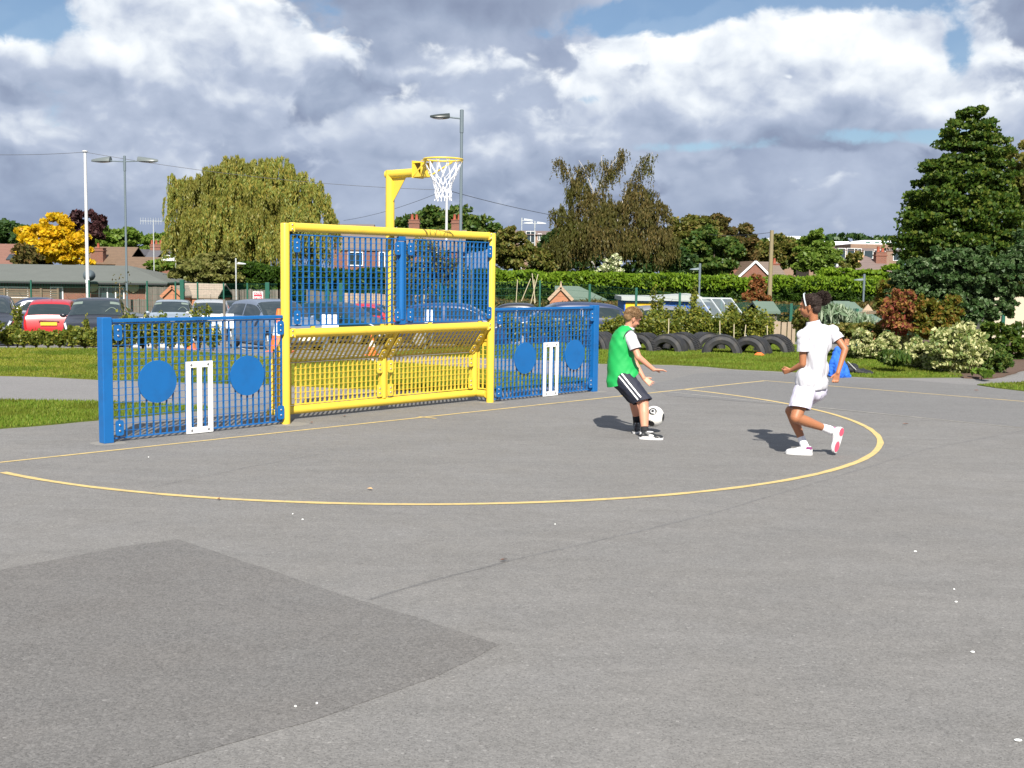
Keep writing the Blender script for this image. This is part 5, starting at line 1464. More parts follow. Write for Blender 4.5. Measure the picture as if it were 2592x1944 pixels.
# ------------------------------------------------------------------ lamps and poles
def lamp_head(c, base, yaw, L=.62, m=GREYP):
    """base = joint at the arm end (local), head pointing along yaw"""
    rot = Matrix.Rotation(yaw, 3, 'Z'); mb = MB(); n = 14; K = 9; vs = []; fs = []
    for i in range(K):
        t = i / (K - 1); w = .13 * math.sin(math.pi * min(1, .22 + t * .78)) ** .55 * (L / .62) + .01; h = .155 * (L / .62) * (1 - t * .85) ** .5
        for k in range(n):
            a = math.pi * k / (n - 1)
            vs.append(Vector(base) + rot @ Vector((t * L, math.cos(a) * w, math.sin(a) * h)))
    for i in range(K - 1):
        for k in range(n - 1): fs.append((i * n + k, i * n + k + 1, (i + 1) * n + k + 1, (i + 1) * n + k))
    fs.append(tuple(range(n))); fs.append(tuple((K - 1) * n + k for k in reversed(range(n))))
    mb.add(vs, fs); hd = mb.build('lamp_head', m, c, smooth='auto')
    mb = MB(); vs = []
    for i in range(K):
        t = i / (K - 1); w = .118 * math.sin(math.pi * min(1, .22 + t * .78)) ** .55 * (L / .62)
        vs.append([Vector(base) + rot @ Vector((.06 * L + t * L * .90, s * w, -.012 - .03 * math.sin(math.pi * t))) for s in (-1, 1)])
    flat = [v for q in vs for v in q]; mb.add(flat, [(2 * i, 2 * i + 1, 2 * i + 3, 2 * i + 2) for i in range(K - 1)])
    mb.build('lens', LENS, hd)
    return hd
def street_lamp(label, px, D, ytop, arms, pole_r=.06, m=GREYP, hm=None, arm=.45, hl=.62, swan=False, group='street lamps', lw=None):
    top = at(px, ytop, D); x = top.x; z0 = gz(x, D); h = top.z - z0
    t = thing('street_lamp', label, 'street lamp', (x, D, z0), 0, group=group)
    mb = MB(); mb.cyl((0, 0, 0), (0, 0, 1.1), pole_r * 1.7, n=14); mb.cyl((0, 0, 1.1), (0, 0, 1.2), pole_r * 1.7, pole_r, n=14); mb.cyl((0, 0, 1.2), (0, 0, h), pole_r, pole_r * .85, n=14)
    mb.cyl((0, 0, h - .75), (0, 0, h + .01), pole_r * 1.15, n=14); mb.ell((0, 0, h), (pole_r * 1.1, pole_r * 1.1, .03), 12, 6); mb.build('pole', m, t, smooth='auto')
    for yaw in arms:
        d = Vector((math.cos(yaw), math.sin(yaw), 0)); z = h - .28
        if arm > 0:
            mb = MB(); mb.cyl((0, 0, z), d * arm + Vector((0, 0, z + .03)), pole_r * .5, n=8); mb.build('arm', m, t, smooth='auto')
        lamp_head(t, d * (arm if arm else .0) + Vector((0, 0, z + .0)), yaw, hl, hm or m)
    return t
street_lamp('nearest street lamp, single grey head left of its tall pole behind the goal', 1169, 40, 279, [R(180 + 12)], .057, hm=mat('lamp_head_dark', (.025, .033, .032), .4), arm=.42, hl=.66)
street_lamp('tall twin headed grey lamp by the car park on the left', 315, 60, 395, [R(172), R(-8)], .058, hm=mat('lamp_head_grey', (.12, .14, .14), .35), arm=.75, hl=1.05)
street_lamp('short pale lamp over the dark hedge left of the goal', 597, 62, 655, [R(5)], .035, m=LGREYP, arm=.1, hl=.42)
street_lamp('slim lamp with flat head in front of the hedge right of the birch', 1772, 55, 668, [R(180)], .05, m=GREYP, arm=.05, hl=.42)
street_lamp('slim lamp with flat head between the girl and the large tree', 2188, 55, 695, [R(180)], .05, m=GREYP, arm=.05, hl=.42)
street_lamp('slim lamp seen through the right half of the blue screen', 1197, 50, 636, [R(180)], .055, m=GREYP, arm=.05, hl=.42)
for px, yt, arms, lb in ((1321, 552, [R(0)], 'far single white headed lamp left of the brick block'), (1354, 560, [R(0), R(180)], 'far twin white headed lamp beside the brick block'), (1731, 570, [R(0), R(180)], 'far twin white headed lamp right of the birch'), (1832, 566, [R(180)], 'far single white headed lamp above the green trees')):
    street_lamp(lb, px, 130, yt, arms, .055, m=LGREYP, hm=LGREYP, arm=.25, hl=1.0)
street_lamp('white ended lamp bracket beside the black gabled house', 446, 80, 650, [R(180)], .06, m=WPOLE, arm=.1, hl=.9)

def pole(name, label, cat, px, D, ytop, r0, r1, m, z0=None):
    top = at(px, ytop, D); z = gz(top.x, D) if z0 is None else z0
    t = thing(name, label, cat, (top.x, D, z)); mb = MB(); mb.cyl((0, 0, 0), (0, 0, top.z - z), r0, r1, n=14); mb.build('shaft', m, t, smooth='auto'); return t
fp = pole('white_pole', 'tall tapering white pole with flat cap at far left', 'pole', 215, 60, 384, .10, .068, WPOLE)
ft = at(215, 384, 60); mb = MB(); mb.lathe([(.14, 0), (.14, .05), (.05, .07)], (0, 0, ft.z - fp.location.z), 16); mb.build('cap', WPOLE, fp); mb = MB(); mb.lathe([(.11, 0), (.11, .16)], (0, 0, at(215, 716, 60).z - fp.location.z), 14); mb.build('collar', WHT, fp)
wp = pole('white_pole', 'white pole rising behind the net to the right of the hoop post', 'pole', 1131, 62, 478, .085, .06, WPOLE)
h_ = at(1131, 705, 62).z - wp.location.z; mb = MB(); mb.cyl((0, 0, 0), (0, 0, h_), .115, n=14); mb.build('green_sleeve', GREENM, wp)
tp = pole('telegraph_pole', 'brown wooden telegraph pole right of the birch', 'telegraph pole', 1954, 62, 583, .13, .10, mat('pole_wood', (.23, .19, .11), .9, var=.2, vscale=9))
def cable(label, a, b_, sag, r=.011):
    mb = MB(); pts = []
    for k in range(25):
        t = k / 24; p = Vector(a).lerp(Vector(b_), t); p.z -= sag * 4 * t * (1 - t); pts.append(p)
    mb.tube(pts, r, 5); tag(mb.build('overhead_cable', mat('cable_black', (.05, .05, .055), .6)), label, 'cable')
cable('thin overhead cable from the left edge to the white pole', at(-300, 372, 60), at(215, 385, 60), .25)
cable('long thin overhead cable between the two white poles', at(215, 385, 60), at(1131, 481, 62), .35)
cable('overhead cable from the white pole down to the birch', at(1131, 481, 62), at(1440, 552, 74), .1, .016)
cable('faint overhead cable rising to the white pole from lower left', at(870, 558, 80), at(1120, 484, 62), .2)
cable('short overhead cable left of the telegraph pole', at(1750, 588, 85), at(1954, 588, 62), .2, .013)
def tv_aerial(label, px, D, ytop, zbase, span=.8):
    top = at(px, ytop, D); t = thing('tv_aerial', label, 'aerial', (top.x, D, zbase)); h = top.z - zbase
    mb = MB(); mb.cyl((0, 0, 0), (0, 0, h), .03, n=6); mb.build('mast', LGREYP, t)
    mb = MB(); mb.cyl((-span, 0, h - .1), (span * .8, 0, h - .1), .018, n=5)
    for k in range(9): x = -span + k * span * .2; mb.cyl((x, 0, h - .32), (x, 0, h + .12), .012, n=5)
    mb.build('yagi', LGREYP, t)
tv_aerial('tall aerial mast left of the willow', 388, 78, 556, gz(-20, 78), .85)

# ------------------------------------------------------------------ fences
def mesh_fence(label, pts, hts, post_w=.07, spacing=.075):
    """pts: [(px, D, ytop)]; green welded mesh between square posts"""
    P = []
    for px, D, yt in pts:
        t_ = at(px, yt, D); P.append((t_.x, D, gz(t_.x, D), t_.z))
    t = thing('mesh_fence', label, 'fence', (P[0][0], P[0][1], P[0][2]))
    o = t.location
    for (x, y, z0, z1), wf in zip(P, hts):
        mb = MB(); mb.box((x - o.x, y - o.y, (z0 + z1) / 2 - o.z), (post_w * wf, post_w * wf, z1 - z0)); mb.build('post', GREENM, t)
    for (x0, y0, a0, b0), (x1, y1, a1, b1) in zip(P, P[1:]):
        mb = MB(); A0 = Vector((x0, y0, 0)) - Vector((o.x, o.y, 0)); A1 = Vector((x1, y1, 0)) - Vector((o.x, o.y, 0)); L_ = (A1 - A0).length
        n = int(L_ / spacing)
        vs = []; fs = []
        d = (A1 - A0).normalized() * .0022
        for k in range(n):
            q = A0.lerp(A1, (k + .5) / n); zb = a0 + (a1 - a0) * k / n - o.z; zt = b0 + (b1 - b0) * k / n - o.z - .05
            i = len(vs); vs += [q - d + Vector((0, 0, zb)), q + d + Vector((0, 0, zb)), q + d + Vector((0, 0, zt)), q - d + Vector((0, 0, zt))]; fs.append((i, i + 1, i + 2, i + 3))
        mb.add(vs, fs)
        for k in range(9):
            f = k / 8; mb.bar(A0 + Vector((0, 0, a0 + (b0 - .05 - a0) * f - o.z)), A1 + Vector((0, 0, a1 + (b1 - .05 - a1) * f - o.z)), .006, .008)
        mb.build('mesh_panel', GREENM, t)
    return t
mesh_fence('green welded mesh fence running behind the left car park', [(-60, 57, 709), (78, 57, 709), (225, 57, 709), (372, 57, 711), (444, 56.5, 712), (500, 56, 714), (566, 56, 716), (626, 55, 716), (706, 55, 716)], [1] * 9)
mesh_fence('green mesh fence behind the goal screen', [(706, 55, 716), (765, 54, 720), (862, 54, 722), (926, 54, 722), (1010, 54, 722), (1116, 54, 716), (1240, 54.5, 712), (1367, 55, 710), (1493, 51.5, 719), (1611, 48.5, 728), (1721, 46, 741), (1827, 44, 752), (1915, 42, 760), (2003, 40, 768), (2090, 39, 776), (2170, 38, 781), (2300, 37, 788), (2541, 33, 776)], [1, 1, 1, 1, 1, 1, 1, 1.2, 1.4, 1.4, 1.2, 1.2, 1, 1.3, 1, 1.2, 1, 1.2])
for px, D, yt, lb in ((461, 55.5, 708, 'thick green gate post right of the brown shed'), (677, 54.8, 715, 'thick green gate post beside the caution sign'), (828, 52, 714, 'thick green gate post seen through the blue screen, left one'), (864, 52, 716, 'thick green gate post seen through the blue screen, right one')):
    t_ = at(px, yt, D); z0 = gz(t_.x, D); mb = MB(); mb.box((0, 0, (t_.z - z0) / 2), (.19, .19, t_.z - z0)); mb.box((.11, -.02, (t_.z - z0) * .8), (.05, .1, .12)); tag(mb.build('gate_post', GREENM, loc=(t_.x, D, z0), bevel=.01), lb, 'post')
def board_fence(label, p0, p1, D0, D1, y0, y1, m, bw=.12, horiz=False, posts=None, cat='fence'):
    a = at(p0, y0, D0); b_ = at(p1, y1, D1); za = gz(a.x, D0); zb = gz(b_.x, D1)
    t = thing('wooden_fence', label, cat, (a.x, D0, za)); d = Vector((b_.x - a.x, D1 - D0, 0)); L_ = d.length; yaw = math.atan2(d.y, d.x); t.rotation_euler[2] = yaw
    ha, hb = a.z - za, b_.z - za; mb = MB()
    if not horiz:
        n = int(L_ / bw)
        for k in range(n):
            x = (k + .5) * L_ / n; h = ha + (hb - ha) * x / L_ + random.uniform(-.015, .015); mb.box((x, random.uniform(-.008, .008), h / 2 - .2), (bw * .9, .02, h + .4))
    else:
        n = int((max(ha, hb)) / .11)
        for k in range(n): z = (k + .5) * max(ha, hb) / n; mb.bar((0, 0, z), (L_, 0, z + (zb - za) * 0), .02, .085)
    pn = mb.build('boards', m, t); pn['kind'] = 'stuff'
    for k in range(int(L_ / 1.85) + 2):
        x = min(L_, k * 1.85); h = ha + (hb - ha) * x / L_; mb = MB(); mb.box((x, -.05, h / 2 - .1), (.10, .10, h + .28)); mb.build('post', m, t)
    return t
board_fence('brown woven panel fence at the far left with taller posts', -80, 148, 59, 59, 731, 732, WOOD_BR, horiz=True)
board_fence('weathered grey garden fence below the brick bungalow', 262, 372, 61, 61, 757, 758, WOOD_GR, .14)
board_fence('dark upright board fence beside the brown shed', 374, 450, 62, 61, 726, 727, WOOD_GR, .16)
board_fence('dark ivy grown board fence left of the goal', 548, 712, 63, 63, 733, 733, WOOD_GR, .16)
board_fence('grey brown board fence seen through the blue screen', 780, 858, 60, 59, 735, 741, WOOD_GR, .13)
board_fence('bright new timber board fence seen through the blue screen', 860, 1108, 60, 60, 741, 748, WOOD_LT, .13)
pf = board_fence('low picket fence behind the rightmost tyre', 1962, 2008, 36, 36, 814, 816, mat('picket_wood', (.30, .24, .17), .9, var=.2), .17)

# ------------------------------------------------------------------ sheds and small buildings
def gable(name, label, cat, px0, px1, yr, ye, D, depth, wall, roof, ridge_along='x', over=.12, group=None, yaw=0.0, zb=None, hip=(0, 0), barge=None):
    """box with pitched roof. eave corners at px0,px1; ridge at image yr, eaves at ye"""
    a = at(px0, ye, D); b_ = at(px1, ye, D); xm = (a.x + b_.x) / 2; W_ = b_.x - a.x
    z0 = gz(xm, D) if zb is None else zb; ze = (a.z + b_.z) / 2 - z0; zr = at((px0 + px1) / 2, yr, D).z - z0
    t = thing(name, label, cat, (xm, D, z0), yaw, group=group)
    hw, d = W_ / 2, depth
    mb = MB()
    if ridge_along == 'x':
        vs = [(-hw, 0, 0), (hw, 0, 0), (hw, d, 0), (-hw, d, 0), (-hw, 0, ze), (hw, 0, ze), (hw, d, ze), (-hw, d, ze), (-hw + hip[0], d / 2, zr - .03), (hw - hip[1], d / 2, zr - .03)]
        fs = [(0, 1, 5, 4), (2, 3, 7, 6), (1, 2, 6, 5), (3, 0, 4, 7), (5, 6, 9), (7, 4, 8)]
    else:
        vs = [(-hw, 0, 0), (hw, 0, 0), (hw, d, 0), (-hw, d, 0), (-hw, 0, ze), (hw, 0, ze), (hw, d, ze), (-hw, d, ze), (0, 0, zr - .03), (0, d, zr - .03)]
        fs = [(0, 1, 5, 8, 4), (2, 3, 7, 9, 6), (1, 2, 6, 5), (3, 0, 4, 7)]
    mb.add(vs, fs); mb.build('wall', wall, t)
    mb = MB(); th = .08; o = over
    if ridge_along == 'x':
        s = (zr - ze) / (d / 2); e = ze - s * o
        up = [(-hw - o, -o, e), (hw + o, -o, e), (hw + o, d + o, e), (-hw - o, d + o, e), (-hw - (o if not hip[0] else -hip[0]), d / 2, zr), (hw + (o if not hip[1] else -hip[1]), d / 2, zr)]
        fq = [(0, 1, 5, 4), (2, 3, 4, 5), (1, 2, 5), (3, 0, 4)]
    else:
        s = (zr - ze) / hw; e = ze - s * o
        up = [(-hw - o, -o, e), (0, -o, zr), (hw + o, -o, e), (hw + o, d + o, e), (0, d + o, zr), (-hw - o, d + o, e)]
        fq = [(0, 1, 4, 5), (1, 2, 3, 4)]
    n = len(up); vs = [(x, y, z + th) for x, y, z in up] + up
    fs = list(fq) + [tuple(reversed([i + n for i in f])) for f in fq]
    ring_ = [0, 1, 2, 3] if ridge_along == 'x' else [0, 1, 2, 3, 4, 5]
    for i in range(len(ring_)):
        p_, q_ = ring_[i], ring_[(i + 1) % len(ring_)]; fs.append((p_, p_ + n, q_ + n, q_))
    mb.add(vs, fs)
    rf = mb.build('roof', roof, t)
    if barge is not None:
        mb = MB()
        if ridge_along == 'y':
            mb.bar((-hw - o, -o - .02, e + .03), (0, -o - .02, zr + .05), .03, .16); mb.bar((hw + o, -o - .02, e + .03), (0, -o - .02, zr + .05), .03, .16)
        else:
            mb.bar((-hw - o, -o - .03, e), (hw + o, -o - .03, e), .03, .16)
        mb.build('bargeboard', barge, t)
    return t, hw, ze, zr
def window(parent, x, y, z, w, h, panes=2, m=WINF):
    mb = MB(); f = .07
    mb.box((x, y, z + h / 2 - f / 2), (w, .08, f)); mb.box((x, y, z - h / 2 + f / 2), (w, .08, f))
    for k in range(panes + 1): mb.box((x - w / 2 + f / 2 + (w - f) * k / panes, y, z), (f, .08, h - 2 * f))
    fr = mb.build('window', m, parent)
    mb = MB(); mb.box((x, y + .015, z), (w - .04, .02, h - .04)); mb.build('pane', WING, fr)
    return fr
def chimney(parent, x, y, z0, z1, w=.7, d=.6, pots=2, m=BRICKR):
    mb = MB(); mb.box((x, y, (z0 + z1) / 2), (w, d, z1 - z0)); mb.box((x, y, z1 - .22), (w * 1.14, d * 1.14, .10)); mb.box((x, y, z1 + .02), (w * 1.08, d * 1.08, .06)); c = mb.build('chimney', m, parent)
    mb = MB()
    for k in range(pots):
        px_ = x + (k - (pots - 1) / 2) * w * .42; mb.lathe([(.13, 0), (.11, .42), (.13, .45)], (px_, y, z1 + .04), 10)
    mb.build('chimney_pot', mat('clay_pot', (.34, .09, .05), .8), c, smooth='auto')
TILE_RED = tile_mat('pink_red_tiles', (.20, .10, .075), (.15, .075, .055)); TILE_BR = tile_mat('brown_tiles', (.17, .108, .068), (.115, .078, .05)); TILE_GR = tile_mat('grey_slates', (.12, .115, .125), (.08, .08, .09))
TILE_GB = tile_mat('greybrown_tiles', (.20, .155, .12), (.14, .11, .09)); SHAKE = tile_mat('pale_shakes', (.36, .30, .23), (.24, .19, .15), .22, .12)
TILE_PU = tile_mat('purple_brown_tiles', (.19, .14, .125), (.14, .105, .095))
# long low brick bungalow with felt roof
t, hw, ze, zr = gable('brick_bungalow', 'long low brick building with grey felt roof behind the cars', 'building', -420, 408, 671, 707, 72, 7.5, BRICKR, FELT, over=.55, hip=(0, 3.2))
ox = t.location.x; oz = t.location.z
def lx(px, D=72): return at(px, 750, D).x - ox
def lz(py, px=300, D=72): return at(px, py, D).z - oz
mb = MB(); mb.box((0, -.03, ze - .20), (hw * 2 + .02, .04, .40)); mb.build('fascia', mat('dark_timber_fascia', (.035, .025, .02), .8), t)
mb = MB(); mb.box((0, -.60, ze - .16), (hw * 2 + 1.1, .09, .10)); mb.build('gutter', CBLACK, t)
xa, xb = lx(251), lx(316); w_ = xb - xa; window(t, (xa + xb) / 2, -.05, lz(723) - .72, w_, 1.35, 3)
window(t, lx(145), -.05, lz(727) - .72, .8, 1.4, 1)
window(t, lx(20), -.05, lz(727) - .4, 2.6, .7, 2)
for px in (236, 339):
    mb = MB(); mb.lathe([(.36, 0), (.36, .06), (.28, .08)], (lx(px), -.05, lz(725)), 20, Matrix.Rotation(R(90), 3, 'X')); mb.build('round_vent', mat('cream_vent', (.45, .40, .24), .6), t)
mb = MB(); mb.cyl((lx(372), -.1, 0), (lx(372), -.1, ze - .1), .05, n=8); mb.build('downpipe', WHT, t)
dsh = thing('satellite_dish', 'dark satellite dish on the bungalow roof edge', 'satellite dish', tuple(at(226, 712, 70.6)))
mb = MB(); mb.lathe([(.36, .0), (.27, -.05), (.02, -.09)], (0, 0, .35), 20, Matrix.Rotation(R(70), 3, 'X') @ Matrix.Rotation(R(18), 3, 'Y')); mb.build('reflector', GREYP, dsh, smooth=True); mb = MB(); mb.cyl((0, .3, -.6), (0, .05, .35), .02, n=6); mb.cyl((0, .02, .1), (.02, -.45, .30), .012, n=5); mb.build('bracket', CBLACK, dsh)

t, hw, ze, zr = gable('house', 'house with pink red tiled roof and skylight at far left', 'house', -140, 62, 617, 675, 108, 7, BRICKR, TILE_RED)
mb = MB(); rp = t.location; s_ = (zr - ze) / 3.5; xx = at(13, 650, 108).x - rp.x; zz2 = at(13, 655, 108).z - rp.z; yy = (zz2 - ze) / s_
rt = Matrix.Rotation(math.atan(s_), 3, 'X'); mb.box((xx, yy, zz2 + .16), (.62, .95, .08), rt); mb.build('skylight', WING, t)
t, hw, ze, zr = gable('house', 'house with brown tiled roof and square brick chimney behind the bungalow', 'house', 212, 318, 625, 668, 110, 7, BRICKR, TILE_BR)
cxx = at(234, 650, 109).x - t.location.x; chimney(t, cxx, .6, at(233, 668, 110).z - t.location.z - 1, at(233, 628, 110).z - t.location.z, 1.15, .9, 1)
mb = MB(); mb.box((cxx, .1, at(233, 669, 110).z - t.location.z), (1.2, .1, .18)); mb.build('flashing', LEAD, t)
None
TIMB = mat('black_boarding', (.018, .024, .022), .7)
t, hw, ze, zr = gable('house', 'dark slate roofed house with white dormer window and red chimney', 'house', 322, 452, 632, 652, 122, 8, TIMB, TILE_GR)
L0 = t.location
chimney(t, at(366, 620, 122).x - L0.x, 4, zr - 1, at(366, 617, 122).z - L0.z, 1.1, .8, 3)
def dormer(t, px0, px1, yr, ye, yb, D, L0, wm, rm):
    a = at(px0, ye, D) - L0; b_ = at(px1, yb, D) - L0; r_ = at((px0 + px1) / 2, yr, D) - L0; hw_ = (b_.x - a.x) / 2; xm = (a.x + b_.x) / 2
    mb = MB(); mb.add([(xm - hw_, -.5, b_.z), (xm + hw_, -.5, b_.z), (xm + hw_, -.5, a.z), (xm, -.5, r_.z), (xm - hw_, -.5, a.z), (xm - hw_, 4, b_.z), (xm + hw_, 4, b_.z), (xm + hw_, 4, a.z), (xm, 4, r_.z), (xm - hw_, 4, a.z)], [(0, 1, 2, 3, 4), (0, 4, 9, 5), (1, 6, 7, 2)]); d_ = mb.build('dormer', wm, t)
    mb = MB()
    for s in (-1, 1): mb.add([(xm + s * (hw_ + .25), -.8, a.z - .18), (xm, -.8, r_.z + .08), (xm, 4, r_.z + .08), (xm + s * (hw_ + .25), 4, a.z - .18)], [(0, 1, 2, 3)])
    mb.build('dormer_roof', rm, d_)
    return xm
xm = dormer(t, 341, 360, 632, 642, 655, 122, L0, TIMB, TILE_GR); window(t, at(350, 650, 122).x - L0.x, -.58, at(350, 648, 122).z - L0.z, .62 * 1.0, .42, 2)
xm = dormer(t, 404, 446, 635, 652, 690, 122, L0, TIMB, TILE_GR); window(t, at(428, 650, 122).x - L0.x, -.58, at(428, 653, 122).z - L0.z, .68, .58, 2)
t, hw, ze, zr = gable('house', 'low brown tiled roof with small white gable in front of the slate house', 'house', 290, 414, 652, 680, 100, 5, BRICKR, TILE_BR)
t, hw, ze, zr = gable('house', 'small brick gable with white bargeboards beside the slate house', 'house', 400, 428, 654, 674, 99, 4, BRICKR, TILE_BR, ridge_along='y', barge=WINF)
# brick house with two chimneys behind the goal
t, hw, ze, zr = gable('house', 'brick house with grey roof and two pot topped chimneys behind the goal', 'house', 858, 1172, 578, 634, 92, 8, BRICKR, TILE_GB)
L0 = t.location
for px in (1038, 1150): chimney(t, at(px, 560, 92).x - L0.x, 4, zr - .6, at(px, 552, 92).z - L0.z, .86, .7, 2)
window(t, at(967, 660, 92).x - L0.x, -.05, at(967, 660, 92).z - L0.z, .5, 1.4, 1)
for px in (900, 1090): window(t, at(px, 655, 92).x - L0.x, -.05, at(px, 655, 92).z - L0.z, 1.2, 1.1, 2)
t, hw, ze, zr = gable('house', 'grey roof showing behind the yellow top rail left of the hoop post', 'house', 845, 935, 566, 596, 118, 7, BRICKR, TILE_GB)
# white wall patch right part
t, hw, ze, zr = gable('apartment_block', 'tan brick block with brown roof left of the birch', 'building', 1300, 1425, 583, 594, 190, 9, BRICKT, TILE_PU, over=.3)
L0 = t.location
for px, py, w, h in ((1343, 604, 1.9, 3.0), (1343, 628, 1.9, 2.2), (1366, 600, .8, 1.4), (1319, 618, .9, 4.0)): window(t, at(px, py, 190).x - L0.x, -.05, at(px, py, 190).z - L0.z, w * .8, h * .8, 2)
# distant white and brick complex on the right
COMPW = mat('white_cladding', (.78, .80, .82), .6)
GREENB = mat('green_blind', (.03, .16, .12), .7)
def complex_block(label, px0, px1, ytop, ybot, D, ywall, nwin, slope=0.0):
    a = at(px0, ytop, D); b_ = at(px1, ytop, D); z0 = gz(a.x, D); t = thing('long_building', label, 'building', ((a.x + b_.x) / 2, D, z0)); W_ = b_.x - a.x; zt = a.z - z0; zw = at((px0 + px1) / 2, ywall, D).z - z0
    mb = MB(); mb.box((0, 6, zw / 2), (W_ * 1.12, 12, zw)); mb.build('wall', BRICKT, t)
    mb = MB(); hw_ = W_ / 2; s = slope
    mb.add([(-hw_, 1, zw), (hw_, 1, zw), (hw_, 9, zw), (-hw_, 9, zw), (-hw_ + s, 1.6, zt), (hw_, 1.6, zt), (hw_, 9, zt), (-hw_ + s, 9, zt)], [(0, 1, 5, 4), (1, 2, 6, 5), (2, 3, 7, 6), (3, 0, 4, 7), (4, 5, 6, 7)]); mb.build('upper_storey', COMPW, t)
    zc = zw + (zt - zw) * .42
    for g_ in range(nwin):
        for k in range(4):
            x = -hw_ + s + (W_ - s) * (g_ + .25 + .13 * k) / nwin
            mb = MB(); mb.box((x, 1.15, zc), (W_ * .018, .3, (zt - zw) * .38)); mb.build('window', GREENB, t)
    return t, zw
complex_block('left white topped block on the skyline behind the telegraph pole', 1930, 2075, 596, 640, 250, 612, 3, 4.0)
t, zw = complex_block('right white topped block with green windows on the skyline', 2160, 2262, 607, 650, 240, 618, 3, 2.5)
t, zw = complex_block('small white clad block between the green tree and the right block', 2078, 2155, 610, 650, 262, 621, 0, -4)
t, hw, ze, zr = gable('brick_terrace', 'tan brick terrace with arched white windows below the skyline', 'building', 2050, 2290, 628, 634, 175, 8, BRICKT, TILE_PU, over=.1)
L0 = t.location
for px, py, w, h in ((2129, 643, 1.9, 3.2), (2157, 644, 2.4, 3.4), (2171, 643, 1.6, 3.0), (2198, 644, 2.0, 2.2), (2226, 645, 2.4, 2.8), (2276, 645, 2.6, 3.2)): window(t, at(px, py, 175).x - L0.x, -.05, at(px, py, 175).z - L0.z, w * .7, h * .55, 1)
t, hw, ze, zr = gable('white_cottage', 'white walled low building glimpsed below the brick terrace', 'building', 2118, 2150, 652, 664, 140, 6, COMPW, TILE_GR, over=.2)
t, hw, ze, zr = gable('house', 'small brick house with white edged gable and striped brown roof beside the telegraph pole', 'house', 1872, 1950, 663, 700, 92, 7, BRICKR, TILE_BR, ridge_along='y', barge=WINF, yaw=0)
L0 = t.location
t2, hw2, ze2, zr2 = gable('house', 'brown roof running right from the white edged gable', 'house', 1905, 1984, 664, 696, 94, 6, BRICKR, TILE_GB)
chimney(t2, at(1977, 680, 94).x - t2.location.x, 2.5, .5, at(1977, 668, 94).z - t2.location.z, .75, .7, 1); chimney(t, at(1874, 680, 92).x - L0.x, 3.5, .5, at(1874, 672, 92).z - L0.z, .85, .7, 1)
t, hw, ze, zr = gable('house', 'purple brown hipped roof with brick chimney right of the green tree', 'house', 2150, 2300, 649, 694, 92, 8, CREAM, TILE_PU, hip=(2.2, 2.2))
L0 = t.location; chimney(t, at(2254, 650, 92).x - L0.x, 2.6, zr - 1.5, at(2254, 638, 92).z - L0.z, .85, .7, 2)
mb = MB(); o_ = .12; mb.bar((-hw - o_, -o_ - .03, ze - .02), (-hw + 2.2, 3.95, zr + .12), .16, .10); mb.build('hip_tiles', mat('buff_ridge_tile', (.55, .34, .16), .8), t)
t, hw, ze, zr = gable('rendered_house', 'cream rendered wall glimpsed below the tree at the right edge', 'house', 2505, 2900, 600, 690, 44, 6, CREAM, TILE_GB, zb=-1.0)
# sheds and allotment things
t, hw, ze, zr = gable('garden_shed', 'brown shed with pale wooden shingle roof behind the silver car', 'shed', 452, 548, 722, 753, 60, 3.2, WOOD_OR, SHAKE, over=.1)
t, hw, ze, zr = gable('garden_shed', 'orange brown gable end left of the shingled shed', 'shed', 412, 462, 727, 750, 58.5, 3, WOOD_OR, SHAKE, ridge_along='y', over=.08, barge=WOOD_OR)
t, hw, ze, zr = gable('garden_shed', 'orange timber gable with pale bargeboards right of the goal', 'shed', 1392, 1446, 730, 757, 59.6, .5, WOOD_OR, GRFELT, ridge_along='y', over=.08, barge=WOOD_LT)
L0 = t.location; mb = MB(); mb.lathe([(.07, 0), (.02, .32)], (0, -.1, zr + .05), 8); mb.build('finial', WOOD_LT, t)
t, hw, ze, zr = gable('garden_shed', 'long green felt roof of the orange timber shed right of the goal', 'shed', 1410, 1532, 729, 759, 60.5, 3.0, WOOD_OR, GRFELT, over=.08, hip=(0, 1.3))
t, hw, ze, zr = gable('garden_shed', 'green roofed shed with pale gable left of the girl\'s right arm', 'shed', 2105, 2180, 771, 790, 47, 2.6, WOOD_OR, GRFELT, over=.1)
t, hw, ze, zr = gable('garden_shed', 'green roofed shed with two small pale gables right of the girl', 'shed', 2140, 2228, 770, 812, 45, 3.0, WOOD_OR, GRFELT, over=.1, hip=(0, .8))
L0 = t.location
for px in (2129, 2198):
    q = at(px, 770, 44.5) - L0; mb = MB(); mb.add([(q.x - .22, q.y, q.z - .28), (q.x + .22, q.y, q.z - .28), (q.x, q.y, q.z), (q.x - .22, q.y + .1, q.z - .28), (q.x + .22, q.y + .1, q.z - .28), (q.x, q.y + .1, q.z)], [(0, 1, 2), (5, 4, 3), (0, 2, 5, 3), (1, 4, 5, 2)]); mb.build('small_gable', WOOD_LT, t)
t, hw, ze, zr = gable('garden_shed', 'grey boarded shed with dark roof left of the picket fence', 'shed', 1928, 1966, 771, 792, 37, 2.0, WOOD_GR, GRFELT, over=.1)
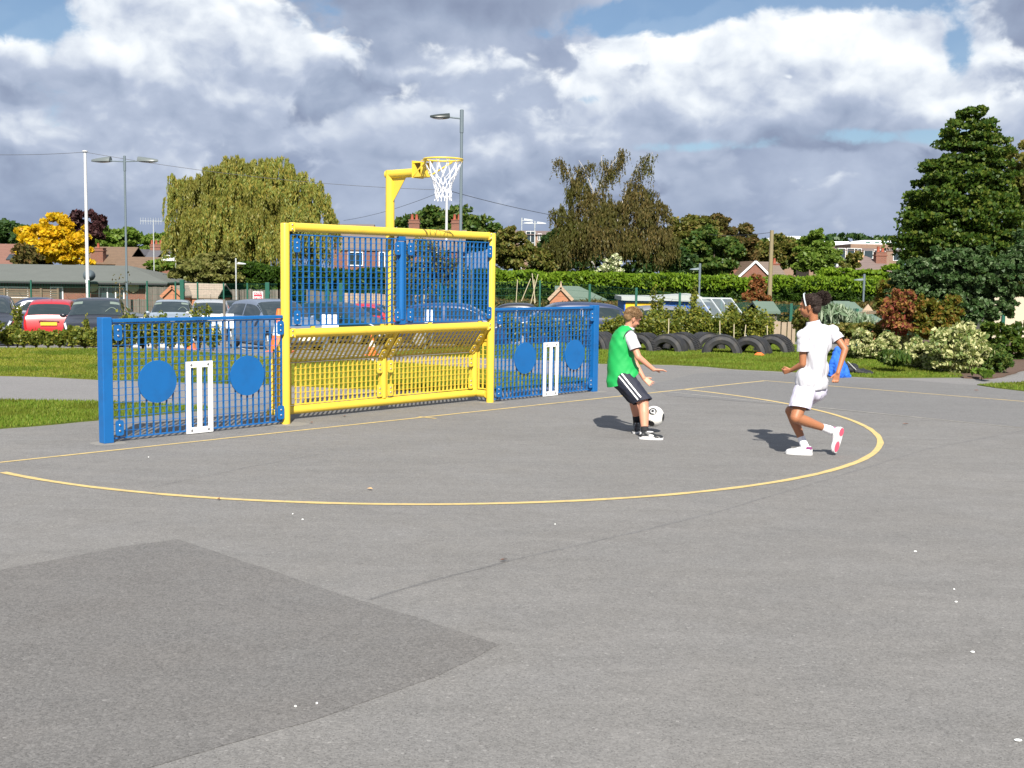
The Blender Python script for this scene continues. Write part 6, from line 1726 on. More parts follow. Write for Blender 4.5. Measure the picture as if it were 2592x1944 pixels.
# play store with flat white roof
a = at(1578, 750, 50); b_ = at(1800, 752, 50); z0 = gz(a.x, 50); t = thing('store_building', 'low store with white flat roof and blue and yellow painted wall', 'building', ((a.x + b_.x) / 2, 50, z0)); W_ = b_.x - a.x; zt = a.z - z0
mb = MB(); mb.box((0, 1.5, zt / 2 - .1), (W_ * .98, 3, zt - .2)); mb.build('wall', mat('blue_mural_wall', (.02, .10, .42), .7, var=.3, vscale=2), t)
mb = MB(); mb.box((-W_ / 2 + .75, -.012, zt * .60), (1.3, .02, zt * .5)); mb.build('mural_panel', mat('yellow_mural', (.80, .50, .01), .7), t)
mb = MB(); mb.box((-W_ / 2 + .8, 1.5, zt - .09), (1.8, 3.4, .18)); mb.add([(-W_ / 2 + 1.7, -.2, zt - .16), (W_ / 2, -.2, zt - .2), (W_ / 2, 3.2, zt - .2), (-W_ / 2 + 1.7, 3.2, zt - .16), (-W_ / 2 + 1.7, -.2, zt + .02), (W_ / 2 - .6, -.2, zt + .12), (W_ / 2 - .6, 3.2, zt + .12), (-W_ / 2 + 1.7, 3.2, zt + .02)], [(0, 1, 5, 4), (1, 2, 6, 5), (2, 3, 7, 6), (3, 0, 4, 7), (4, 5, 6, 7)]); mb.build('roof', mat('white_flat_roof', (.36, .39, .38), .7, var=.1), t)
# greenhouse
a = at(1745, 754, 43); b_ = at(1850, 754, 43); z0 = gz(a.x, 43); t = thing('greenhouse', 'glass greenhouse with white glazing bars behind the shrubs', 'greenhouse', (a.x, 43, z0)); W_ = b_.x - a.x; zt = a.z - z0
mb = MB(); sl_ = .8
for k in range(5):
    x = W_ * k / 4; mb.bar((x, 0, zt), (x + .45, -sl_, zt - .75), .04, .04); mb.bar((x + .45, -sl_, zt - .75), (x + .45, -sl_, 0), .04, .04)
mb.bar((0, 0, zt), (W_, 0, zt), .05, .05); mb.bar((.45, -sl_, zt - .75), (W_ + .45, -sl_, zt - .75), .05, .05); mb.build('glazing_bar', LGREYP, t)
gm, gt, gb = principled('pale_glass'); gb.inputs['Base Color'].default_value = (.13, .16, .18, 1); gb.inputs['Roughness'].default_value = .15; gb.inputs['Alpha'].default_value = .65
for k in range(4):
    x0 = W_ * k / 4; x1 = W_ * (k + 1) / 4; mb = MB(); mb.poly([(x0, .0, zt - .01), (x1, 0, zt - .01), (x1 + .45, -sl_ + .01, zt - .76), (x0 + .45, -sl_ + .01, zt - .76)]); mb.build('roof_pane', gm, t)
    mb = MB(); mb.poly([(x0 + .45, -sl_ + .01, zt - .78), (x1 + .45, -sl_ + .01, zt - .78), (x1 + .45, -sl_ + .01, 0), (x0 + .45, -sl_ + .01, 0)]); mb.build('side_pane', gm, t)
# green debris netting stretched behind the fence
nm_, nt_, nb_ = principled('green_netting'); nb_.inputs['Base Color'].default_value = (.01, .14, .10, 1); nb_.inputs['Alpha'].default_value = .55; nb_.inputs['Roughness'].default_value = .8
mb = MB(); vs = []
nn_ = 24
for k in range(nn_ + 1):
    px = 1850 + (2170 - 1850) * k / nn_; D = 43.5 - 5 * k / nn_ ; yt = 764 + 16 * k / nn_ + 2 * math.sin(k * 1.7)
    q = at(px, yt, D); q2 = at(px, yt + 22 + 2 * math.sin(k), D + .12); vs += [q, q2]
mb.add(vs, [(2 * k, 2 * k + 2, 2 * k + 3, 2 * k + 1) for k in range(nn_)]); tag(mb.build('netting', nm_), 'band of dark green netting along the fence near the girl', 'netting')
# bean canes
t = thing('cane_wigwam', 'pale bamboo canes leaning together beside the goal post', 'garden canes', tuple(ground_pt(1345, 54))); L0 = t.location
for x0, y0, x1, y1 in ((1310, 708, 1306, 770), (1343, 706, 1320, 762), (1347, 692, 1355, 766), (1362, 694, 1343, 770), (1352, 708, 1353, 768)):
    mb = MB(); mb.cyl(at(x0, y0, 54) - L0, at(x1, y1, 54.2) - L0 , .022, n=5); mb.build('cane', CANE, t)
t = thing('timber_pergola', 'brown timber frame over the beds right of the girl', 'timber frame', tuple(ground_pt(2230, 41))); L0 = t.location
mb = MB(); mb.bar(at(2172, 794, 41) - L0, at(2242, 788, 41) - L0, .1, .10); [mb.bar(at(x_, y_, 41) - L0, at(x_, 850, 41) - L0, .1, .1, up=(0, 1, 0)) for x_, y_ in ((2178, 796), (2236, 790))]; mb.build('beam', WOOD_BR, t)
# ------------------------------------------------------------------ vegetation
def pxblobs(bl, D, o):
    out = []
    for b_ in bl:
        px, py, hw, hh = b_[:4]; dd = b_[4] if len(b_) > 4 else 0
        c = at(px, py, D + dd) - o; rx = hw * D / FPX; rz = hh * D / FPX
        out.append((c.x, c.y, c.z, rx, max(rx * .75, .3), rz))
    return out
def tree(label, cat, px, D, bl, n, size, m, clumps=70, cs=.16, shell=.5, trunk=BARK, name='tree', tr=.12, elong=1.4, droop=0.0, group=None, spread=.6, lean=(0, 0), nl=8, trunk_h=None):
    g0 = ground_pt(px, D); t = thing(name, label, cat, tuple(g0), 0, group=group)
    B_ = pxblobs(bl, D, g0)
    P = blob_points(B_, n, clumps, cs, shell); P = P[P[:, 2] > .02]
    leaves(P, size, m, 'crown', t, elong, droop)
    top = max(b_[2] + b_[5] for b_ in B_); wid = max(b_[3] for b_ in B_)
    mb = MB(); limbs(mb, (0, 0, 0), (trunk_h or top * .82), tr, wid * spread, nl, lean); mb.build('trunk', trunk, t, smooth=True)
    return t
L_GREEN = leafmat('leaf_mid_green', [(.020, .045, .010), (.035, .070, .012), (.055, .085, .018), (.085, .10, .02)], .3, .05)
L_DARK = leafmat('leaf_dark_green', [(.012, .030, .010), (.022, .048, .012), (.040, .066, .016)], .25, .06)
L_OLIVE = leafmat('leaf_olive', [(.035, .048, .010), (.062, .075, .014), (.10, .095, .022), (.13, .10, .03)], .3, .04)
L_BROWNG = leafmat('leaf_brown_green', [(.030, .032, .012), (.055, .052, .016), (.085, .070, .022), (.12, .07, .03)], .3, .03)
L_YEL = leafmat('leaf_golden', [(.30, .165, .005), (.42, .25, .008), (.48, .31, .013), (.26, .24, .02)], .4, .03)
L_PURP = leafmat('leaf_purple', [(.022, .010, .012), (.038, .016, .018), (.055, .022, .022)], .2, .05)
L_WIL = leafmat('leaf_willow', [(.085, .115, .027), (.145, .175, .040), (.21, .20, .042), (.27, .20, .045)], .4, .05, (.17, .16, .035), .45)
L_BIR = leafmat('leaf_birch', [(.035, .034, .012), (.062, .056, .018), (.090, .074, .026), (.12, .085, .03)], .35, .03, (.070, .080, .016), .5)
L_LIME = leafmat('leaf_light_green', [(.055, .095, .015), (.085, .135, .018), (.12, .16, .03)], .35, .05)
L_PALE = leafmat('leaf_pale_shrub', [(.075, .085, .022), (.12, .125, .035), (.16, .145, .05)], .35, .04)
L_HEDGE = leafmat('leaf_conifer', [(.010, .024, .004), (.020, .042, .006), (.040, .072, .008)], .2, .03)  # darkened so the hedge front's shade sits in the leaf colour
L_HTOP = leafmat('leaf_conifer_lit_tip', [(.060, .105, .008), (.085, .145, .010), (.12, .17, .015)], .3, .03)  # lime growth, with the lit look of the hedge top in its colour
L_MAPLE = leafmat('leaf_maple', [(.014, .034, .006), (.028, .055, .008), (.048, .080, .011), (.09, .105, .016)], .35, .05)
L_WHITEB = leafmat('leaf_whitebeam', [(.016, .040, .011), (.028, .058, .016), (.045, .078, .025), (.095, .13, .065)], .25, .06)
L_VAR = leafmat('leaf_variegated', [(.05, .085, .02), (.13, .16, .055), (.30, .30, .14), (.42, .40, .22)], .3, .05)
L_RED = leafmat('leaf_red_stem', [(.16, .03, .025), (.24, .07, .05), (.12, .09, .02), (.26, .13, .04)], .35, .05)
L_AUT = leafmat('leaf_autumn_green', [(.055, .085, .012), (.085, .10, .015), (.12, .10, .016), (.17, .075, .02)], .4, .05)
L_SHRUB = leafmat('leaf_young_shrub', [(.040, .062, .011), (.075, .098, .016), (.12, .13, .022), (.20, .18, .028)], .38, .05)
L_SILV = leafmat('leaf_silver_spear', [(.05, .09, .045), (.14, .19, .12), (.28, .32, .24)], .25, .08)
L_COP = leafmat('leaf_copper', [(.13, .045, .02), (.20, .075, .03), (.10, .09, .025)], .35, .04)

# far tree lines
def far_line(label, px0, px1, ytop, D, m, hh=55, n=2600, seed=0, size=.55, mat_n=None):
    k = max(2, int((px1 - px0) / 45)); bl = []
    r = random.Random(seed)
    for i in range(k):
        x = px0 + (px1 - px0) * (i + .5) / k; yt = ytop(x) if callable(ytop) else ytop
        w = (px1 - px0) / k * r.uniform(.6, .95); h = hh * r.uniform(.8, 1.1)
        bl.append((x, yt + h * .98 + r.uniform(-4, 5), w, h, r.uniform(-3, 3)))
    g0 = ground_pt((px0 + px1) / 2, D); B_ = pxblobs(bl, D, g0)
    P = blob_points(B_, n, k * 14, .2, .5); o = leaves(P, size, m, 'tree_belt', None, 1.3); o.location = g0
    o['kind'] = 'stuff'; o['label'] = label
far_line('dark wooded skyline at the far left edge', -120, 75, 566, 240, L_DARK, 60, 4200, 1, .6)
far_line('distant wooded skyline left of the willow', 235, 470, lambda x: 575 + (x - 235) * .03, 260, L_GREEN, 55, 5200, 2, .6)
far_line('thin distant trees on the skyline above the white blocks', 2080, 2330, 596, 330, L_DARK, 16, 1500, 3, .7)
far_line('distant trees low on the skyline beside the apartment block', 1235, 1330, 590, 260, L_GREEN, 30, 1500, 4, .6)
far_line('distant trees between the birch and the telegraph pole', 1680, 2090, 608, 210, L_GREEN, 45, 7500, 5, .55)

tree('golden yellow autumn tree left of the white pole', 'tree', 135, 105, [(130, 570, 40, 30), (135, 612, 62, 34), (100, 600, 50, 30), (170, 600, 45, 32), (75, 605, 30, 18), (120, 640, 65, 28), (195, 625, 38, 28), (85, 655, 25, 14), (180, 655, 45, 18), (215, 590, 18, 14)], 15000, .155, L_YEL, 90, .22, group=None)
tree('dark purple leaved tree behind the white pole', 'tree', 215, 150, [(215, 565, 42, 34), (195, 575, 30, 26), (238, 580, 22, 34), (225, 600, 35, 24), (190, 590, 22, 16)], 7000, .21, L_PURP, 60, .2)
tree('green tree between the purple tree and the lamp', 'tree', 290, 160, [(285, 605, 45, 26), (330, 605, 45, 28), (260, 620, 30, 20), (375, 620, 50, 26), (430, 610, 40, 28), (300, 635, 60, 18)], 9000, .23, L_LIME, 80, .2)
tree('bare looking brownish bush left of the yellow tree', 'shrub', 62, 100, [(60, 648, 28, 26), (90, 658, 20, 16)], 1500, .12, L_BROWNG, 30, .3)
tree('climber covered shrub behind the black gabled house', 'shrub', 412, 95, [(400, 672, 40, 12), (432, 665, 14, 18)], 1500, .12, L_LIME, 30, .25)
tree('pale yellow green shrubby tree at the foot of the willow', 'tree', 530, 66, [(500, 670, 55, 26), (560, 665, 45, 30), (470, 690, 28, 28), (530, 695, 70, 26), (590, 690, 30, 22), (445, 700, 18, 16)], 12000, .085, L_PALE, 90, .2)

# willow: arching limbs hung with strands
def weeping(label, px, D, canopy, n_str, slen, m, leaf, seed, trunk, tr, per=14, hang=(.5, 1.0), name='tree', sway=.25, yscale=.8, tops=None, floor_px=700, wob=.12, per_tress=9, tsd=.055):
    r = np.random.default_rng(seed); g0 = ground_pt(px, D); t = thing(name, label, 'tree', tuple(g0))
    B_ = pxblobs(canopy, D, g0); w = np.array([b_[3] * b_[5] for b_ in B_]); w /= w.sum(); Ps = []; T_ = []
    zmin = (at(px, floor_px, D) - g0).z
    for b_, f in zip(B_, w):
        k = int(n_str * f); d = r.normal(size=(k, 3)); d[:, 2] = np.abs(d[:, 2]) * 1.1 - .25; d /= np.linalg.norm(d, axis=1)[:, None]
        rad = .62 + .38 * r.uniform(size=k) ** .6
        # strands gather in tresses
        nc = max(6, k // per_tress); cd = r.normal(size=(nc, 3)); cd[:, 2] = np.abs(cd[:, 2]) * 1.1 - .25; cd /= np.linalg.norm(cd, axis=1)[:, None]
        ci = r.integers(0, nc, k); crad = .6 + .42 * r.uniform(size=nc) ** .6
        s0 = cd[ci] * crad[ci][:, None] + r.normal(0, tsd, (k, 3)); 
        s0 = s0 * np.array([b_[3], b_[3] * yscale, b_[5]]) + np.array(b_[:3])
        L_ = slen * (hang[0] + (hang[1] - hang[0]) * r.uniform(size=k)); dirx = cd[ci][:, :2] * .35 + r.normal(0, .12, (k, 2))
        for j in range(per):
            u = (j + r.uniform(size=k)) / per
            p = s0.copy(); p[:, 0] += dirx[:, 0] * np.sin(u * 1.5) * L_ * sway + r.normal(0, wob * .3, k); p[:, 1] += dirx[:, 1] * np.sin(u * 1.5) * L_ * sway
            p[:, 2] -= L_ * (u ** 1.25) - .10 * L_ * np.sin(u * math.pi)
            Ps.append(p)
    P = np.concatenate(Ps); P = P[P[:, 2] > zmin]
    leaves(P, leaf, m, 'crown', t, 3.0, droop=3.0, jitter=.4)
    return t, g0
wl, g0 = weeping('large golden green weeping willow behind the left blue panel and goal', 640, 76, [(580, 500, 90, 60, 1), (670, 500, 90, 60, 1), (620, 580, 170, 80, 1), (700, 620, 130, 60, 1), (540, 620, 90, 60, 1), (588, 428, 42, 34), (640, 432, 50, 30), (700, 430, 48, 34), (540, 455, 48, 34), (500, 475, 46, 34), (462, 492, 40, 36), (755, 470, 46, 38), (792, 505, 40, 38), (815, 545, 34, 36), (838, 575, 20, 36), (452, 545, 32, 40), (440, 610, 28, 40), (620, 475, 46, 32, -1.5), (690, 500, 44, 34, -1.5), (560, 520, 46, 36, -1.5), (500, 560, 46, 36, -1.5), (640, 560, 46, 40, -2), (740, 550, 46, 40, -1.5), (580, 610, 46, 40, -2), (700, 620, 50, 40, -2), (520, 640, 44, 34, -1.5), (790, 600, 36, 44, -1), (432, 450, 12, 12), (812, 482, 10, 26), (425, 505, 10, 16)], 13500, 1.5, L_WIL, .040, 5, BARK, .4, per=13, floor_px=735, hang=(.35, 1.2))
mb = MB(); limbs(mb, (0, 0, 0), 7.2, .42, 3.2, 12); mb.build('trunk', BARK, wl, smooth=True)
bt, g0 = weeping('tall ragged silver birch with twin tops and drooping brown green foliage', 1535, 75, [(1465, 495, 32, 40), (1510, 535, 46, 50), (1440, 550, 28, 36), (1500, 600, 90, 60), (1430, 640, 55, 50), (1612, 500, 30, 36), (1650, 540, 38, 45), (1600, 560, 55, 60), (1640, 610, 60, 55), (1560, 630, 100, 45), (1690, 640, 34, 55), (1400, 655, 34, 42)], 3700, .95, L_BIR, .036, 11, BARK_W, .2, per=12, floor_px=708, hang=(.2, 1.2), sway=.3, per_tress=4, tsd=.10)
def q_(px, py, dd=0): return at(px, py, 75 + dd) - g0
mb = MB()
def branch(pts, r0, r1=.012):
    r0 *= .72
    r1 *= 1
    _b(pts, r0, r1)
def _b(pts, r0, r1): mb.tube(pts, [r0 + (r1 - r0) * i / (len(pts) - 1) for i in range(len(pts))], 7)
base = Vector((q_(1530, 690).x, 0, 0))
branch([base, q_(1531, 690), q_(1532, 650), q_(1522, 600), q_(1508, 550), q_(1502, 520), q_(1520, 470), q_(1545, 420), q_(1575, 385)], .22)
branch([q_(1532, 655), q_(1548, 618), q_(1556, 600), q_(1562, 560), q_(1567, 535), q_(1580, 500), q_(1596, 460), q_(1620, 415), q_(1645, 392)], .14)
branch([q_(1515, 692), q_(1500, 665), q_(1480, 645), q_(1472, 615), q_(1465, 585), q_(1455, 560)], .10)
branch([q_(1620, 595), q_(1650, 580), q_(1675, 562)], .06); branch([q_(1522, 600), q_(1490, 560), q_(1460, 500), q_(1435, 420)], .09)
branch([q_(1508, 550), q_(1500, 480), q_(1480, 430), q_(1465, 405)], .07); branch([q_(1520, 470), q_(1525, 430), q_(1522, 395)], .05); branch([q_(1645, 392), q_(1651, 385), q_(1650, 402)], .02); branch([q_(1620, 415), q_(1640, 400), q_(1648, 425)], .02)
mb.build('trunk', BARK_W, bt, smooth=True)
# twigs hanging from the limbs of the ragged tops, leaf by leaf
LIMBS = [([(1502, 540), (1490, 490), (1475, 450), (1462, 420)], 260), ([(1460, 500), (1445, 450), (1432, 425), (1415, 408), (1408, 412)], 260), ([(1505, 520), (1520, 470), (1532, 430), (1528, 405)], 260), ([(1535, 450), (1552, 425), (1572, 388), (1578, 382)], 240), ([(1500, 520), (1545, 440), (1562, 420), (1580, 400)], 160), ([(1470, 440), (1490, 415), (1500, 420)], 120), ([(1580, 500), (1596, 460), (1620, 415), (1640, 395), (1650, 400)], 230), ([(1600, 470), (1625, 430), (1648, 425)], 150), ([(1610, 520), (1640, 480), (1662, 490)], 150), ([(1655, 545), (1682, 520), (1694, 545)], 160), ([(1415, 560), (1402, 530), (1396, 555)], 130), ([(1600, 545), (1575, 520), (1572, 540)], 90)]
Ps = []
for pl_px, cnt in LIMBS:
    pts = [np.array(q_(*p_)) for p_ in pl_px]
    for _ in range(int(cnt * .62)):
        u = rng.uniform(0, len(pts) - 1); i_ = min(int(u), len(pts) - 2); s0 = pts[i_] + (pts[i_ + 1] - pts[i_]) * (u - i_) + rng.normal(0, .16, 3) * np.array([1, 1, .7])
        L_ = rng.uniform(.1, 1.0) ** 1.3 * 1.15; dr = rng.normal(0, .22, 2); k_ = max(2, int(L_ * 11))
        for j in range(k_):
            w_ = j / k_; Ps.append(s0 + np.array([dr[0] * w_ * L_, dr[1] * w_ * L_, -L_ * w_ ** 1.2]) + rng.normal(0, .025, 3))
leaves(np.array(Ps), .036, L_BIR, 'upper_twigs', bt, 2.4, droop=1.6, jitter=.4)

tree('dense dark shrubs filling in behind the skirts of the birch', 'shrub', 1560, 84, [(1420, 670, 70, 34), (1500, 665, 60, 36), (1590, 665, 70, 36), (1670, 665, 50, 36)], 9000, .11, L_DARK, 100, .2)
tree('dark green tree crown behind the brick chimneys', 'tree', 1110, 112, [(1090, 555, 55, 28), (1150, 560, 70, 34), (1210, 580, 50, 36), (1040, 570, 40, 22), (1240, 600, 36, 40), (1010, 580, 24, 14), (1150, 600, 110, 30)], 15000, .16, L_GREEN, 120, .2)
tree('reddish speckled fruit tree right of the yellow post', 'tree', 1310, 72, [(1295, 625, 45, 40), (1340, 655, 50, 34), (1275, 660, 35, 40), (1380, 665, 35, 28), (1300, 590, 25, 20)], 9000, .085, L_OLIVE, 80, .22)
tree('dark bluish green conifer just left of the birch', 'tree', 1400, 82, [(1415, 595, 24, 28), (1395, 620, 34, 30), (1375, 645, 28, 26), (1400, 660, 34, 34)], 6000, .10, L_DARK, 60, .2)
tree('rounded green tree under the left birch top', 'tree', 1470, 88, [(1465, 590, 42, 32), (1440, 620, 30, 28), (1495, 620, 34, 28)], 5000, .12, L_LIME, 60, .2)
tree('white flowering shrub at the foot of the birch', 'shrub', 1545, 68, [(1548, 672, 24, 22), (1560, 655, 12, 14), (1520, 688, 16, 10), (1570, 690, 16, 10)], 1800, .06, leafmat('leaf_white_flower', [(.04, .08, .02), (.09, .13, .04), (.5, .5, .35), (.6, .6, .42)], .3, .04), 50, .2)
tree('dark tree massed right of the birch under twin lamp', 'tree', 1720, 95, [(1715, 580, 44, 30), (1770, 575, 50, 30), (1745, 610, 60, 40), (1700, 640, 40, 50)], 9000, .135, L_OLIVE, 80, .2)
tree('brown tinged tree below the single far lamp', 'tree', 1835, 98, [(1830, 570, 40, 26), (1870, 600, 40, 34), (1810, 610, 50, 40), (1890, 630, 34, 34)], 9000, .135, L_BROWNG, 80, .2)
tree('bushy green tree in front of the far lamps', 'tree', 1800, 80, [(1790, 610, 40, 40), (1760, 645, 50, 40), (1830, 645, 50, 40), (1790, 675, 70, 24), (1800, 590, 24, 24)], 12000, .10, L_GREEN, 100, .2)
tree('dark bluish shrub with purple patch above the hedge', 'shrub', 1715, 76, [(1705, 650, 34, 36), (1735, 665, 30, 28), (1720, 685, 40, 16)], 5000, .09, L_DARK, 60, .2)
tree('olive tree row left of the telegraph pole', 'tree', 1925, 100, [(1900, 640, 44, 34), (1950, 625, 40, 30), (1990, 640, 44, 32), (2030, 650, 44, 28), (1975, 615, 22, 14)], 12000, .13, L_OLIVE, 110, .2)
tree('fresh green conical tree between the white topped blocks', 'tree', 2068, 96, [(2068, 595, 20, 22), (2060, 620, 42, 26), (2085, 630, 38, 30), (2070, 655, 54, 32), (2050, 670, 40, 20)], 11000, .12, L_LIME, 90, .2)
tree('loose green shrub before the cottage', 'shrub', 2155, 90, [(2155, 662, 18, 20), (2170, 650, 14, 16), (2140, 672, 16, 12)], 1600, .11, L_OLIVE, 30, .25)
tree('copper leaved shrub beside the telegraph pole', 'shrub', 1917, 60, [(1915, 735, 22, 26), (1905, 755, 26, 18), (1925, 715, 12, 16), (1932, 750, 16, 20), (1910, 700, 8, 10)], 4500, .055, L_COP, 70, .25)
tree('green shrubs between the purple roof and the hedge', 'shrub', 2150, 84, [(2120, 690, 50, 14), (2190, 698, 60, 14), (2260, 690, 44, 20)], 6000, .10, L_HTOP, 70, .2)
tree('tangled pale stemmed shrub seen through the blue screen', 'shrub', 1075, 58, [(1060, 670, 55, 60), (1120, 690, 40, 60), (1030, 700, 34, 44), (1160, 700, 28, 44)], 9000, .06, L_OLIVE, 120, .25, nl=16, trunk=mat('pale_stems', (.34, .29, .20), .9), spread=.5)

# conifer hedges
def hedge(label, pts, depth, n, m, mt, size=.062, name='hedge'):
    """pts: [(px, D, ytop)]"""
    P = []; g0 = ground_pt(pts[0][0], pts[0][1]); t = thing(name, label, 'hedge', tuple(g0))
    W_ = [(at(px, yt, D)) for px, D, yt in pts]; seg = [(W_[i + 1] - W_[i]).xy.length for i in range(len(W_) - 1)]; tot = sum(seg)
    body = []; tips = []
    mbx = MB()
    for i, L_ in enumerate(seg):
        a, b_ = W_[i], W_[i + 1]; k = int(n * L_ / tot); u = rng.uniform(0, 1, k); z0 = gz(a.x, a.y)
        x = a.x + (b_.x - a.x) * u; y = a.y + (b_.y - a.y) * u; zt = a.z + (b_.z - a.z) * u
        bump = np.array([noise.noise(Vector((xx * .8, 3.3, 0))) * .22 for xx in x]); zt = zt + bump
        v = rng.uniform(0, 1, k); z = z0 + (zt - z0) * v
        cl = np.array([noise.noise(Vector((xx * 1.6, zz_ * 2.6, 7.7))) for xx, zz_ in zip(x, z)])
        yy = y - cl * .45 + rng.uniform(0, .25, k); body.append(np.column_stack([x, yy, z]))
        k2 = int(k * .5); u = rng.uniform(0, 1, k2); x = a.x + (b_.x - a.x) * u; dep = rng.uniform(-.25, depth, k2)
        zt = a.z + (b_.z - a.z) * u + np.array([noise.noise(Vector((xx * .8, 3.3, 0))) * .22 for xx in x]) + rng.normal(0, .06, k2) - .22 * (dep < 0) * rng.uniform(0, 2.6, k2)
        tips.append(np.column_stack([x, a.y + (b_.y - a.y) * u + dep, zt]))
        mbx.box(((a.x + b_.x) / 2 - g0.x, (a.y + b_.y) / 2 + depth / 2 + .45 - g0.y, (min(a.z, b_.z) - .25 + z0) / 2 - g0.z), (abs(b_.x - a.x), depth, min(a.z, b_.z) - .25 - z0))
    o = np.array(g0)
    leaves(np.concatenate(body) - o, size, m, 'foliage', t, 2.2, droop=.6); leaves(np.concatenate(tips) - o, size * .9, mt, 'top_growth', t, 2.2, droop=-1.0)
    mbx.build('woody_core', mat('hedge_core', (.012, .018, .006), 1), t)
    return t
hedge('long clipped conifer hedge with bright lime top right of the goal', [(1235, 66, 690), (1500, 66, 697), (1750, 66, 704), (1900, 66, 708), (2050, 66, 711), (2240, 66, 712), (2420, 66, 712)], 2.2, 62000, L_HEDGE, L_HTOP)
hedge('dark clipped hedge behind the caution sign and blue screen', [(560, 68, 672), (640, 68, 674), (740, 68, 684), (950, 68, 688), (1240, 68, 692)], 2.0, 32000, L_HEDGE, L_HEDGE)
hedge('low scruffy hedge line behind the green mesh fence', [(1235, 61, 764), (1600, 58, 770), (1900, 54, 775), (2110, 50, 778), (2250, 50, 778)], 1.2, 14000, L_OLIVE, L_BROWNG, .05)

# tall maple on the right with whitebeam bushes below
tree('tall conical dark green maple dominating the right side', 'tree', 2410, 29.5, [(2455, 295, 44, 36), (2470, 280, 20, 20), (2455, 335, 78, 42), (2462, 385, 98, 48), (2450, 435, 120, 48), (2440, 490, 138, 52), (2435, 550, 152, 56), (2430, 610, 160, 60), (2490, 650, 110, 56), (2340, 640, 60, 40), (2540, 560, 50, 90), (2400, 680, 90, 40), (2300, 690, 26, 20), (2340, 520, 34, 22), (2310, 505, 12, 8), (2360, 455, 16, 12)], 92000, .042, L_MAPLE, 1000, .125, .25, tr=.17, elong=1.15, spread=.45, nl=18)
tree('second tree edging into the frame behind the maple', 'tree', 2610, 33, [(2600, 400, 62, 60), (2625, 480, 80, 80), (2610, 600, 80, 90), (2600, 700, 60, 60)], 13000, .06, L_OLIVE, 160, .13, tr=.15)
tree('broad blue green whitebeam bush under the maple', 'shrub', 2400, 26.8, [(2330, 690, 62, 44), (2400, 680, 80, 60), (2480, 690, 90, 62), (2560, 700, 60, 70), (2290, 725, 40, 30), (2270, 700, 20, 12), (2350, 760, 70, 46), (2440, 770, 90, 56), (2520, 775, 50, 40), (2260, 745, 20, 14), (2590, 640, 40, 60)], 42000, .042, L_WHITEB, 900, .085, .35, name='shrub', tr=.09, elong=1.2, spread=.4, nl=14, droop=-.2)
tree('dark shrub below the green post at the right edge', 'shrub', 2560, 23.6, [(2560, 870, 40, 40), (2600, 860, 40, 50), (2530, 850, 26, 30), (2500, 845, 30, 30)], 7000, .038, L_MAPLE, 110, .16, name='shrub', tr=.04)
tree('green bush trailing at the left foot of the whitebeam', 'shrub', 2265, 28.5, [(2250, 730, 26, 22), (2240, 760, 22, 20)], 2500, .045, L_AUT, 50, .2, name='shrub', tr=.03)

# planting bed shrubs, each its own
VAR = 'variegated cream and green shrubs in the bark bed'
for px, py, hw, hh, D, n, lb in ((2182, 868, 32, 34, 23.2, 4200, 'variegated shrub nearest the girl, leftmost in the bark bed'), (2238, 872, 32, 30, 23.0, 3800, 'second variegated shrub from the left in the bark bed'), (2282, 860, 26, 32, 24.0, 3200, 'upright variegated shrub in front of the red stemmed one'), (2328, 892, 38, 30, 21.1, 4400, 'low variegated shrub in the middle of the bark bed'), (2428, 880, 68, 54, 20.1, 11000, 'largest rounded variegated shrub at the bed front'), (2375, 905, 34, 26, 20.5, 3200, 'small variegated shrub tucked left of the largest one')):
    tree(lb, 'shrub', px, D, [(px, py, hw, hh), (px - hw * .5, py + hh * .3, hw * .55, hh * .6), (px + hw * .5, py + hh * .3, hw * .55, hh * .62), (px + hw * .1, py - hh * .55, hw * .4, hh * .5), (px, py + hh * .72, hw * .9, hh * .42)], n, .026, L_VAR, max(46, n // 60), .20, .45, name='variegated_shrub', tr=.02, elong=1.6, group=VAR, spread=.7, nl=10)
tree('rounded mossy green shrub right of the largest variegated one', 'shrub', 2505, 20.3, [(2508, 905, 44, 36), (2485, 915, 24, 24), (2530, 915, 24, 24)], 6500, .020, L_GREEN, 120, .2, name='shrub', tr=.02, elong=1.8)
tree('bright leafy weed at the edge of the bark bed', 'plant', 2488, 18.9, [(2490, 946, 10, 8), (2480, 940, 10, 9)], 90, .05, L_LIME, 10, .3, name='plant', tr=.008)
tree('tufted grass clump at the bed edge below the shrubs', 'plant', 2262, 20.2, [(2262, 905, 26, 14), (2245, 902, 14, 10)], 2200, .022, L_GREEN, 40, .3, name='plant', tr=.01, elong=3, droop=-2)
tree('red stemmed upright shrub in the bark bed', 'shrub', 2265, 23.4, [(2268, 790, 26, 40), (2245, 800, 18, 30), (2292, 790, 20, 36), (2300, 750, 8, 18), (2268, 745, 6, 14), (2280, 820, 34, 26)], 6500, .028, L_RED, 120, .22, name='shrub', tr=.03, elong=1.5, spread=.5, nl=14, trunk=mat('red_stem', (.22, .03, .03), .7))
tree('yellow green autumn shrub right of the red stemmed one', 'shrub', 2370, 23.2, [(2350, 800, 40, 44), (2395, 800, 36, 44), (2370, 835, 54, 30), (2330, 780, 18, 30), (2410, 770, 14, 22)], 9500, .032, L_AUT, 150, .2, name='shrub', tr=.03, spread=.5, nl=14, trunk=mat('orange_stem', (.28, .10, .03), .7))
tree('silvery spear leaved plants right of the girl', 'shrub', 2130, 24.5, [(2105, 800, 34, 24), (2150, 815, 34, 22), (2090, 820, 24, 20), (2180, 825, 30, 18)], 3600, .030, L_SILV, 90, .25, name='shrub', tr=.02, elong=4.0, droop=-2.2)
